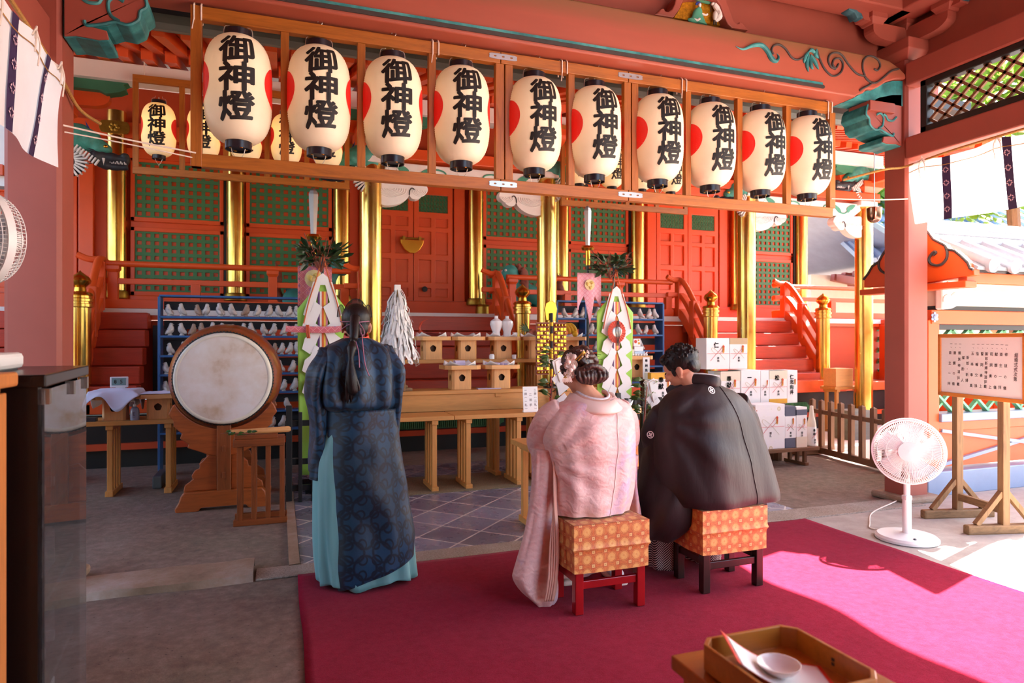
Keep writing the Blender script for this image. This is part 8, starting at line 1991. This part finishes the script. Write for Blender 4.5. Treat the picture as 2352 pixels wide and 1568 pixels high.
# wide sleeves
def sleeve(rows, nm, mat, parent, n=36, m=6, power=2.6, amp=.012, sol=0, caps=True, seed=0):
    def f(p, a, t, nrm): return p + nrm * (amp * math.sin(a * 5 + t * 7 + seed) + amp * 1.4 * mnoise.noise(V((nrm.x * 2 + seed, nrm.y * 2, p.z * 5))))
    b = MB(); b.loft(rings_loft(dense(rows, m), n, f, power), caps=caps); return b.build(nm, mat, parent, w=1, sm='all')
sl = [row(797, 736, 768, PY + .0, .06), row(815, 727, 770, PY + .02, .13), row(850, 706, 762, PY + .06, .21), row(900, 706, 752, PY + .10, .24), row(950, 715, 752, PY + .13, .25), row(1010, 718, 752, PY + .14, .24), row(1060, 712, 746, PY + .15, .22), row(1092, 712, 736, PY + .15, .20)]
sleeve(sl, 'sleeve', 'navy_damask', p_, seed=1)
sr = [row(793, 872, 898, PY + .0, .06), row(812, 866, 908, PY + .02, .13), row(848, 874, 927, PY + .06, .21), row(900, 884, 923, PY + .10, .24), row(950, 886, 918, PY + .13, .25), row(1010, 886, 916, PY + .14, .24), row(1055, 890, 926, PY + .15, .22), row(1078, 908, 928, PY + .15, .20)]
sleeve(sr, 'sleeve', 'navy_damask', p_, seed=4)
for s_, pts in ((-1, [(731, 806), (740, 796), (748, 812)]), (1, [(899, 796), (888, 790), (886, 808)]), (-1, [(704, 852), (716, 842), (722, 868)]), (1, [(930, 850), (914, 838), (908, 866)])):
    q = [V((pX(px), PY - .05 + .03 * k, pz(py))) for k, (px, py) in enumerate(pts)]; b = MB(); b.add(q + [p + V((0, .16, 0)) for p in q], [(0, 1, 2), (5, 4, 3), (0, 3, 4, 1), (1, 4, 5, 2), (2, 5, 3, 0)]); b.build('shoulder_flap', 'navy_damask', p_, w=1)
for px, py in ((788, 1332), (866, 1327)):
    c = V((pX(px), PY - .10, .013)); b = MB()
    b.loft([[c + V((.048 * math.cos(a) * k, .125 * math.sin(a) * k2 + .09, z)) for a in [2 * PI * i / 20 for i in range(20)]] for z, k, k2 in ((0, .95, .98), (.02, 1, 1), (.05, .9, .92), (.075, .62, .7))]); b.build('black_shoe', 'black_lacquer', p_, w=1, sm='all')
    b = MB(); b.ell(c + V((0, .05, .085)), (.040, .075, .045)); b.build('white_tabi', 'white_tabi', p_, w=1, sm=1)
# ================================================================== bride
BY = 3.24
w_ = thing('person', 'person seated in a pale pink kimono with flowers in her brown hair', 'person', (1.62, BY, .45))
def bz(y): return 1.4 - (y - 784) * .00234
def bX(px): return aty(px, 784, BY).x
def brow(y, l, r, cy_, ry): return (bz(y), (bX(l) + bX(r)) / 2, cy_, (bX(r) - bX(l)) / 2, ry)
Rb = Matrix.Rotation(.28, 3, 'Z') @ Matrix.Rotation(-.50, 3, 'X')
hb = V((bX(1341), BY + .075, bz(858)))
b = MB(); head_parts(b, hb, Rb, .96)
limb(b, [hb + V((.01, -.03, -.03)), hb + V((.018, -.06, -.09)), (bX(1364), BY - .015, bz(930))], [.050, .047, .07])
limb(b, [(bX(1362), BY - .01, bz(928)), (bX(1358), BY - .01, .90), (bX(1358), BY + .02, .70), (bX(1358), BY + .02, .58)], [.09, .12, .115, .13], 14)
for s_ in (-1, 1):
    x0 = bX(1356); limb(b, [(x0 + s_ * .05, BY - .01, 1.0), (x0 + s_ * .15, BY, .97), (x0 + s_ * .19, BY + .14, .84), (x0 + s_ * .045 + .055, BY + .36, .92)], [.055, .048, .038, .026]); hand(b, (x0 + s_ * .045 + .055, BY + .36, .92), (-.05, .9, .25), (0, 0, 1), s_)
    limb(b, [(x0 + s_ * .08, BY + .02, .56), (x0 + s_ * .085, BY + .40, .55), (x0 + s_ * .09, BY + .40, .30), (x0 + s_ * .10, BY + .30, .07)], [.075, .06, .05, .036]); b.ell((x0 + s_ * .10, BY + .33, .05), (.038, .10, .03))
remesh(b, 'body', 'skin', w_, .007, 5, w=1); eyes(w_, hb, Rb, .96)
# brown updo with braids
b = MB(); b.ell(hb + Rb @ V((0, -.028, .034)), (.084, .094, .084), 24, 16, Rb); b.ell((bX(1345), BY - .015, bz(862)), (.066, .040, .050))
r = random.Random(4)
for k in range(54):
    a = r.uniform(0, 2 * PI); e = r.uniform(-.2, 1.3); d = V((math.cos(a) * math.cos(e), math.sin(a) * math.cos(e), math.sin(e))); c = hb + Rb @ (V((d.x * .078, d.y * .088 - .03, d.z * .082 + .032))); tdir = d.cross(V((r.uniform(-1, 1), r.uniform(-1, 1), 1))).normalized()
    b.tube(catmull([c - tdir * .035, c - tdir * .01 + d * .012, c + tdir * .02 + d * .012, c + tdir * .045], 3), [.008, .012, .015, .016, .016, .016, .015, .012, .009, .007], 7)
for k in range(12):
    u = k / 11; c = V((lerp(bX(1318), bX(1378), u), BY - .045 - .03 * math.sin(PI * u), bz(853 - 14 * math.sin(PI * u)))); b.ell(c, (.020, .018, .016), 10, 8, Matrix.Rotation(.7 if k % 2 else -.7, 3, 'Y'))
for k in range(11):
    u = k / 10; x = lerp(bX(1318), bX(1378), u); b.tube(catmull([(x, BY - .052, bz(848)), (x + .012 * math.sin(k * 2.1), BY - .066 - .01 * (k % 2), bz(864)), (x * .6 + .4 * bX(1350), BY - .045, bz(884 - 8 * abs(u - .5)))], 4), [.0105] * 4 + [.010] * 3 + [.008, .004], 7)
hb_o = remesh(b, 'hair', 'hair_brown', w_, .0042, 0, w=1)
b = MB()
for k in range(26):
    a = r.uniform(0, 2 * PI); d = V((math.cos(a), -.4 + .3 * math.sin(a), abs(math.sin(a)) + .2)).normalized(); c = hb + V((0, -.03, .04)) + d * .088; b.tube([c, c + d * .012 + V((r.uniform(-.02, .02), 0, .008)), c + d * .016 + V((r.uniform(-.04, .04), 0, .0))], .0011, 4)
b.build('loose_strands', 'hair_brown', hb_o, w=1)
# hair flowers
def flower(c, R, n, parent, nrm=(-.6, -.75, .2), mat='petal_white', cup=.3):
    c = V(c); nrm = V(nrm).normalized(); u = nrm.orthogonal().normalized(); w = nrm.cross(u); b = MB()
    for layer, rr in ((0, 1.0), (1, .62)):
        for k in range(n):
            a = 2 * PI * k / n + layer * .4; d = u * math.cos(a) + w * math.sin(a); sd_ = nrm.cross(d); p = c + nrm * (.006 * layer)
            b.add([p, p + d * R * rr * .5 + sd_ * R * rr * .34 + nrm * R * cup * .3, p + d * R * rr * .95 + sd_ * R * rr * .2 + nrm * R * cup, p + d * R * rr * .95 - sd_ * R * rr * .2 + nrm * R * cup, p + d * R * rr * .5 - sd_ * R * rr * .34 + nrm * R * cup * .3], [(0, 1, 2, 3, 4)])
    b.ell(c + nrm * .006, (R * .2,) * 3, 8, 6); return b.build('hair_flower', mat, parent, w=1, solid=.0015)
fy = BY - .02
for px, py, R, n in ((1305, 822, .030, 8), (1313, 838, .030, 12), (1312, 858, .026, 6), (1318, 852, .020, 6), (1300, 838, .028, 9), (1296, 858, .022, 6)): flower((bX(px), fy - .02 + .002 * (px - 1300), bz(py)), R, n, w_)
b = MB()
for px, py, rr in ((1309, 818, .013), (1301, 848, .013), (1306, 842, .015), (1296, 830, .012)): b.ell((bX(px), fy - .035, bz(py)), (rr,) * 3, 12, 8)
b.build('pompon_buds', 'petal_white', w_, w=1, sm=1)
b = MB()
for k in range(18): b.ell((bX(1332) + r.uniform(-.018, .022), BY - .055 + r.uniform(-.01, .01), bz(812) + r.uniform(-.025, .018)), (.0048,) * 3, 8, 6)
b.build('small_blossoms', 'petal_white', w_, w=1, sm=1)
b = MB()
for k in range(4):
    o = k * .005; ribbon(b, [(bX(1313), fy - .03, bz(826)), (bX(1322), fy - .05 - o, bz(812)), (bX(1328 + k), fy - .05, bz(806 + k)), (bX(1328), fy - .045, bz(815)), (bX(1318), fy - .035, bz(828))], .006, (-.4, -1, .1)); ribbon(b, [(bX(1302), fy - .02, bz(846)), (bX(1296 - k), fy - .02 - o, bz(858)), (bX(1291 - k), fy - .02, bz(866)), (bX(1296), fy - .02, bz(862)), (bX(1303), fy - .015, bz(848))], .006, (-.4, -1, .1))
b.build('gold_ribbon', 'ribbon_gold', w_, w=1, solid=.001)
b = MB()
for k in range(16): x = bX(1296) + (k - 8) * .0032; b.tube([(x * .4 + .6 * bX(1298), fy - .015, bz(860)), (x, fy - .02, bz(868)), (x + (k - 8) * .0008, fy - .02, bz(875 + (k % 3)))], .0016, 4)
b.build('tassel', 'petal_white', w_, w=1)
# kimono: collars, back, sleeves, lap
def neckband(cx_, cy_, rx, ry, zb, zs, w, drop, nm, mat, parent, a0=-200, a1=20):
    """standing collar band: low at the nape, higher at the sides, open in front"""
    b = MB(); n = 40; rows = []
    for i in range(n + 1):
        a = math.radians(lerp(a0, a1, i / n)); c, s_ = math.cos(a), math.sin(a); k = (1 - max(0, -s_)) ; z = lerp(zb, zs, k)
        rows.append([V((cx_ + (rx + e) * c, cy_ + (ry + e) * s_, z + h)) for e, h in ((-.004, -.012), (.0, .0), (w * .35, .004), (w, -drop), (w * .9, -drop - .012))])
    b.loft(rows, closed=False, caps=False, uv=None); return b.build(nm, mat, parent, w=1, sm='all', solid=.004)
neckband(bX(1361), BY + .0, .078, .095, bz(914), bz(900), .012, .004, 'lace_collar', 'white_lace', w_)
neckband(bX(1361), BY + .0, .086, .104, bz(918), bz(903), .016, .008, 'inner_collar', 'pink_lining', w_)
neckband(bX(1361), BY + .0, .096, .112, bz(921), bz(905), .062, .046, 'outer_collar', 'pale_collar', w_)
def radial(p, x0, z0, k, amp, R_, ph=0):
    """soft folds that fan out from a gathered point"""
    dx, dz = p.x - x0, p.z - z0; d = math.hypot(dx, dz); w = math.sin(math.atan2(dz, dx) * k + ph); return amp * (abs(w) ** .6 * math.copysign(1, w)) * math.exp(-d / R_) * min(1, d / .05)
def kfold(p, a, t, nrm):
    back = max(0, -nrm.y); k = .011 * mnoise.noise(V((nrm.x * 2.2, p.z * 5, 1))) + .010 * math.sin((nrm.x * 5 + p.z * 9)) * back * math.sin(PI * min(1, t * 1.3)) + .006 * math.sin(a * 11 + 1) * t
    k += back * (radial(p, bX(1246), bz(1045), 13, .020, .20) + radial(p, bX(1450), bz(925), 9, .012, .15, 1))
    return p + nrm * k
kr = [brow(912, 1322, 1402, BY - .005, .088), brow(920, 1300, 1420, BY - .005, .108), brow(932, 1276, 1436, BY - .005, .125), brow(960, 1260, 1443, BY - .005, .145), brow(1000, 1252, 1449, BY + .0, .165), brow(1050, 1262, 1450, BY + .01, .175), brow(1100, 1268, 1448, BY + .015, .175), brow(1147, 1271, 1445, BY + .02, .175), brow(1174, 1274, 1441, BY + .03, .17)]
b = garment(kr, 90, 6, kfold, 2.5); b.build('kimono_back', 'pink_kimono', w_, w=1, sm='all')
KB = b
b = MB(); xc = bX(1358)
b.loft([[V((xc + .19 * math.cos(a) * k, y, z + .085 * math.sin(a) * k2)) for a in [2 * PI * i / 28 for i in range(28)]] for y, z, k, k2 in ((BY - .05, .555, .95, .8), (BY + .1, .57, 1.0, 1), (BY + .30, .57, .98, 1), (BY + .42, .54, .92, .95), (BY + .49, .47, .85, .8))]); b.build('kimono_lap', 'pink_kimono', w_, w=1, sm='all')
sk = [(.56, xc, BY + .37, .18, .12), (.40, xc, BY + .37, .19, .11), (.22, xc, BY + .34, .19, .12), (.06, xc, BY + .31, .18, .13)]
b = garment(sk, 60, 5, lambda p, a, t, n_: p + n_ * .01 * math.sin(a * 8)); b.build('kimono_skirt', 'pink_kimono', w_, w=1, sm='all', solid=.004)
# left arm bulge and long hanging sleeve
b = MB(); pts = [P3(1290, 935, BY + .0), P3(1262, 960, BY + .04), P3(1246, 995, BY + .10), P3(1243, 1022, BY + .16), P3(1260, 1040, BY + .24)]
b.tube(catmull(pts, 6), [interp([(0, .06), (.25, .075), (.55, .082), (.8, .075), (1, .05)], i / 24)[0] for i in range(25)], 18); b.ell(P3(1243, 1015, BY + .12), (.055, .10, .085), 18, 12)
sl_o = remesh(b, 'sleeve', 'pink_kimono', w_, .009, 3, w=1)
srow = lambda y, l, r, Y, ry: (aty((l + r) / 2, y, Y).z, aty((l + r) / 2, y, Y).x, Y, (aty(r, y, Y).x - aty(l, y, Y).x) / 2, ry)
hs = [srow(1030, 1226, 1274, BY + .06, .07), srow(1065, 1227, 1273, BY + .05, .06), srow(1140, 1221, 1273, BY + .04, .055), srow(1220, 1207, 1276, BY + .03, .055), srow(1300, 1186, 1280, BY + .02, .055), srow(1325, 1183, 1281, BY + .015, .052), srow(1355, 1200, 1281, BY + .01, .045), srow(1380, 1226, 1275, BY - .0, .035), srow(1396, 1242, 1258, BY - .0, .02)]
sleeve(hs, 'hanging_sleeve', 'pink_kimono', w_, n=56, m=6, power=3.2, amp=.006, seed=2)
b = MB()
for k in range(4):
    px = 1262 + k * 5; ribbon(b, [P3(1274, 1060, BY - .03 - .004 * k), P3(1275, 1150, BY - .055 - .004 * k), P3(px + 4, 1250, BY - .085 - .003 * k), P3(px, 1330, BY - .10), P3(px - 8, 1380, BY - .085)], .022, (.35, -1, 0))
b.build('sleeve_lining', 'pink_lining', w_, w=1, solid=.003, sm='all')
b = MB(); b.tube(catmull([P3(1268, 1042, BY - .02), P3(1276, 1050, BY - .04), P3(1284, 1047, BY - .05)], 4), .006, 6); b.build('sleeve_tie', 'ribbon_gold', w_, w=1)
b = MB(); ribbon(b, [P3(1258, 1012, BY - .02), P3(1266, 1026, BY - .05), P3(1276, 1040, BY - .07), P3(1283, 1046, BY - .07)], .008, (0, -1, 0)); b.build('sleeve_hem', 'pale_collar', w_, w=1, solid=.003)
hs2 = [srow(1040, 1424, 1452, BY + .12, .10), srow(1100, 1428, 1449, BY + .14, .10), srow(1150, 1432, 1456, BY + .16, .11), srow(1230, 1436, 1464, BY + .2, .11), srow(1290, 1440, 1466, BY + .2, .10)]
sleeve(hs2, 'hanging_sleeve', 'pink_kimono', w_, n=36, m=5, power=2.2, amp=.006, seed=7)
b = MB(); b.tube(catmull([P3(1425, 930, BY), P3(1441, 965, BY + .04), P3(1444, 1010, BY + .1), P3(1430, 1035, BY + .22)], 6), [.05] * 5 + [.062] * 8 + [.055] * 6, 16); remesh(b, 'sleeve', 'pink_kimono', w_, .009, 3, w=1)
for px in (1304, 1425):
    c = atz(px, 1342, .013) + V((0, .0, 0)); b = MB(); b.bx(c.x - .036, c.x + .036, c.y - .03, c.y + .18, .013, .045); s1 = b.build('sandal', 'petal_white', w_, w=1, bevel=.012); b = MB(); b.ell(c + V((0, .07, .055)), (.036, .095, .036)); b.build('white_tabi', 'white_tabi', w_, w=1, sm=1)
# ================================================================== groom
GY = 3.26
m_ = thing('person', 'person seated in a black crested haori with short dark hair, head bowed', 'person', (2.43, GY, .45))
def gz(y): return 1.4 - (y - 784) * .00253
def gX(px): return aty(px, 784, GY).x
def grow(y, l, r, cy_, ry): return (gz(y), (gX(l) + gX(r)) / 2, cy_, (gX(r) - gX(l)) / 2, ry)
Rg = Matrix.Rotation(.62, 3, 'Z') @ Matrix.Rotation(-.42, 3, 'X')
hg = V((gX(1580), GY + .07, gz(847)))
b = MB(); head_parts(b, hg, Rg, 1.04)
limb(b, [hg + V((.012, -.03, -.03)), hg + V((.04, -.05, -.09)), (gX(1612), GY - .01, gz(905))], [.060, .058, .08])
limb(b, [(gX(1614), GY - .0, gz(905)), (gX(1630), GY - .0, .95), (gX(1650), GY + .0, .74), (gX(1655), GY + .0, .60)], [.10, .15, .14, .15], 14)
for s_ in (-1, 1):
    x0 = gX(1616); limb(b, [(x0 + s_ * .06, GY, 1.08), (x0 + s_ * .17, GY + .01, 1.03), (x0 + s_ * .22, GY + .16, .83), (P3(1548, 960, GY + .40).x + s_ * .05, GY + .38, .86)], [.06, .055, .042, .03]); hand(b, (P3(1548, 960, GY + .40).x + s_ * .05, GY + .38, .87), (-.05, .9, .2), (0, 0, 1), s_)
    x1 = gX(1640); limb(b, [(x1 + s_ * .10, GY + .0, .58), (x1 - .10 + s_ * .16, GY + .36, .56), (x1 - .12 + s_ * .17, GY + .34, .30), (x1 - .12 + s_ * .18, GY + .26, .07)], [.085, .07, .058, .04])
remesh(b, 'body', 'skin', m_, .007, 5, w=1); eyes(m_, hg, Rg, 1.04)
b = MB(); b.ell(hg + Rg @ V((0, -.022, .042)), (.091, .104, .090), 24, 16, Rg); b.ell(hg + Rg @ V((0, -.078, .0)), (.068, .038, .058), 16, 12, Rg); b.ell(hg + Rg @ V((0, .055, .082)), (.07, .045, .035), 16, 10, Rg)
r = random.Random(8)
for k in range(260):
    a = r.uniform(0, 2 * PI); e = r.uniform(.05, 1.5); d = V((math.cos(a) * math.cos(e), math.sin(a) * math.cos(e), math.sin(e))); c = hg + Rg @ (V((d.x * .088, d.y * .10 - .022, d.z * .088 + .042))); t_ = (Rg @ d + V((r.uniform(-.9, .9), r.uniform(-.9, .9), r.uniform(-.5, .5)))).normalized(); b.tube([c - t_ * .01, c + t_ * .012, c + t_ * .022], [.006, .0045, .0015], 5)
hair_g = remesh(b, 'hair', 'hair_black', m_, .0045, 0, w=1)
b = MB(); 
for s_ in (-1, 1): b.ell(hg + Rg @ V((s_ * .074, .022, -.012)), (.008, .012, .026), 10, 8, Rg)
b.build('sideburn', 'hair_black', hair_g, w=1, sm=1)
def gloop(off, zadd, rad, nm, mat):
    pts = [(gX(1566 - off), GY + .13, gz(905)), (gX(1574 - off), GY + .05, gz(880) + zadd), (gX(1592 - off * .6), GY - .03, gz(868) + zadd), (gX(1620), GY - .085 - off * .002, gz(872) + zadd), (gX(1640 + off * .6), GY - .04, gz(880) + zadd), (gX(1648 + off), GY + .04, gz(890) + zadd), (gX(1640 + off), GY + .13, gz(910))]
    return MB().tube(catmull(pts, 8), rad, 12, flat=.42).build(nm, mat, m_, w=1, sm='all')
gloop(-3, .012, .020, 'white_collar', 'paper'); gloop(1, -.006, .034, 'haori_collar', 'black_haori')
def gfold(p, a, t, nrm):
    back = max(0, -nrm.y); u = nrm.x
    k = .022 * math.sin(u * 4.3 + 2.0 + t * 1.3) * back * min(1, t * 1.6) + .030 * mnoise.noise(V((nrm.x * 2.6, p.z * 1.3, 6))) * t + back * radial(p, gX(1505), gz(960), 9, .018, .30, .6)
    return p + nrm * k
gr = [grow(880, 1584, 1640, GY - .0, .075), grow(888, 1566, 1655, GY - .0, .10), grow(900, 1546, 1677, GY - .0, .125), grow(920, 1530, 1697, GY - .0, .15), grow(950, 1520, 1713, GY + .0, .175), grow(1000, 1516, 1729, GY + .0, .20), grow(1050, 1518, 1742, GY + .0, .22), grow(1100, 1524, 1752, GY + .0, .23), grow(1132, 1535, 1757, GY + .0, .235), grow(1149, 1546, 1758, GY + .01, .235)]
b = garment(gr, 100, 6, gfold, 2.5); HB = b; b.build('haori_back', 'black_haori', m_, w=1, sm='all')
# left sleeve and lap drape
b = MB(); b.tube(catmull([P3(1552, 925, GY + .02), P3(1525, 960, GY + .08), P3(1506, 1000, GY + .16), P3(1512, 1030, GY + .28)], 6), [.075] * 5 + [.09] * 8 + [.085] * 6, 18); b.ell(P3(1506, 1005, GY + .12), (.055, .13, .09), 16, 12); remesh(b, 'sleeve', 'black_haori', m_, .01, 4, w=1)
gs_ = [srow(990, 1492, 1545, GY + .14, .16), srow(1040, 1490, 1556, GY + .13, .19), srow(1090, 1487, 1566, GY + .12, .21), srow(1140, 1479, 1572, GY + .11, .22), srow(1185, 1473, 1570, GY + .12, .21), srow(1215, 1480, 1545, GY + .13, .17), srow(1230, 1486, 1528, GY + .14, .14)]
sleeve(gs_, 'hanging_sleeve', 'black_haori', m_, n=56, m=6, power=2.3, amp=.012, seed=3)
b = MB(); b.tube(catmull([P3(1690, 920, GY + .02), P3(1712, 970, GY + .08), P3(1722, 1020, GY + .18), P3(1700, 1050, GY + .3)], 6), [.075] * 5 + [.085] * 8 + [.07] * 6, 18); remesh(b, 'sleeve', 'black_haori', m_, .01, 4, w=1)
gs2 = [srow(1010, 1690, 1732, GY + .14, .13), srow(1080, 1700, 1738, GY + .16, .15), srow(1150, 1700, 1736, GY + .18, .14)]
sleeve(gs2, 'hanging_sleeve', 'black_haori', m_, n=36, m=5, power=2.3, amp=.01, seed=5)
xg = gX(1610); b = MB()
b.loft([[V((x_ + .25 * math.cos(a) * k, y, z + .10 * math.sin(a) * k2)) for a in [2 * PI * i / 28 for i in range(28)]] for x_, y, z, k, k2 in ((xg + .08, GY - .05, .57, .85, .85), (xg + .04, GY + .12, .58, 1.0, 1), (xg, GY + .30, .57, 1.0, 1), (xg - .03, GY + .42, .53, .95, .95), (xg - .03, GY + .48, .46, .9, .8))]); b.build('haori_lap', 'black_haori', m_, w=1, sm='all')
def seam(src, n, pts, mat, parent, r=.003):
    """raised seam that follows the cloth: pts are (level, sideways position) pairs"""
    q = []
    rows = [src.v[i:i + n] for i in range(0, len(src.v), n)]
    for row in rows:
        z = row[0].z; x = interp(pts, -z)[0]; c = min((p for p in row if p.y < sum(v.y for v in row) / n), key=lambda p: abs(p.x - x)); m = [p for p in row if p.y <= c.y + .05]
        m.sort(key=lambda p: abs(p.x - x)); a, d = m[0], m[1]; k = 0 if abs(d.x - a.x) < 1e-6 else (x - a.x) / (d.x - a.x); q.append(a.lerp(d, max(0, min(1, k))) + V((0, -.001, 0)))
    MB().tube(q[2:], r, 5).build('back_seam', mat, parent, w=1, sm=True)
seam(HB, 100, [(-gz(885), gX(1633)), (-gz(985), gX(1660)), (-gz(1060), gX(1676)), (-gz(1149), gX(1690))], 'black_haori', m_)
def crest(px, py, Y, nrm, rr):
    c = P3(px, py, Y); nrm = V(nrm).normalized(); u = nrm.orthogonal().normalized(); u = V((1, 0, 0)) - nrm * nrm.x; u.normalize(); w = nrm.cross(u); b = MB(); n = 28
    C = lambda r0, a, h=.0: c + (u * math.cos(a) + w * math.sin(a)) * r0 * rr + nrm * h
    vs = [C(q, 2 * PI * k / n, .002) for q in (.78, 1.0) for k in range(n)]; b.add(vs, [(k, (k + 1) % n, n + (k + 1) % n, n + k) for k in range(n)])
    for k in range(4):
        a = k * PI / 2 + .4; b.add([C(.0, a, .002), C(.45, a - .55, .002), C(.68, a, .002), C(.45, a + .55, .002)], [(0, 1, 2, 3)])
    b.build('family_crest', 'paper', m_, w=1, solid=.001)
seam(KB, 90, [(-bz(925), bX(1392)), (-bz(1000), bX(1389)), (-bz(1080), bX(1383)), (-bz(1174), bX(1373))], 'pale_collar', w_, .0022)
crest(1634, 896, GY - .158, (.12, -.85, .5), .0225); crest(1494, 998, GY + .055, (-.75, -.65, .1), .021)
# striped hakama
x_l = atz(1526, 1318, 0).x; y_l = atz(1526, 1318, 0).y
for dx, nm in ((0, 'hakama_leg'), (.30, 'hakama_leg')):
    hk = [(.56, x_l + .06 + dx * .8, y_l + .05, .11, .15), (.36, x_l + .03 + dx, y_l + .05, .105, .14), (.20, x_l + .01 + dx, y_l + .06, .10, .13), (.045, x_l + dx, y_l + .05, .085, .12)]
    b = garment(hk, 60, 5, lambda p, a, t, n_: p + n_ * .008 * math.sin(a * 7)); b.build(nm, 'stripe_hakama', m_, w=1, sm='all', solid=.004)
    c = V((x_l + dx + (.09 if dx == 0 else .05), y_l + .14, .013)); b = MB(); b.bx(c.x - .042, c.x + .042, c.y - .08, c.y + .16, .013, .04); b.build('sandal', 'dark_lacquer', m_, w=1, bevel=.012); b = MB(); b.ell(c + V((0, .04, .065)), (.040, .11, .045)); b.build('white_tabi', 'white_tabi', m_, w=1, sm=1)
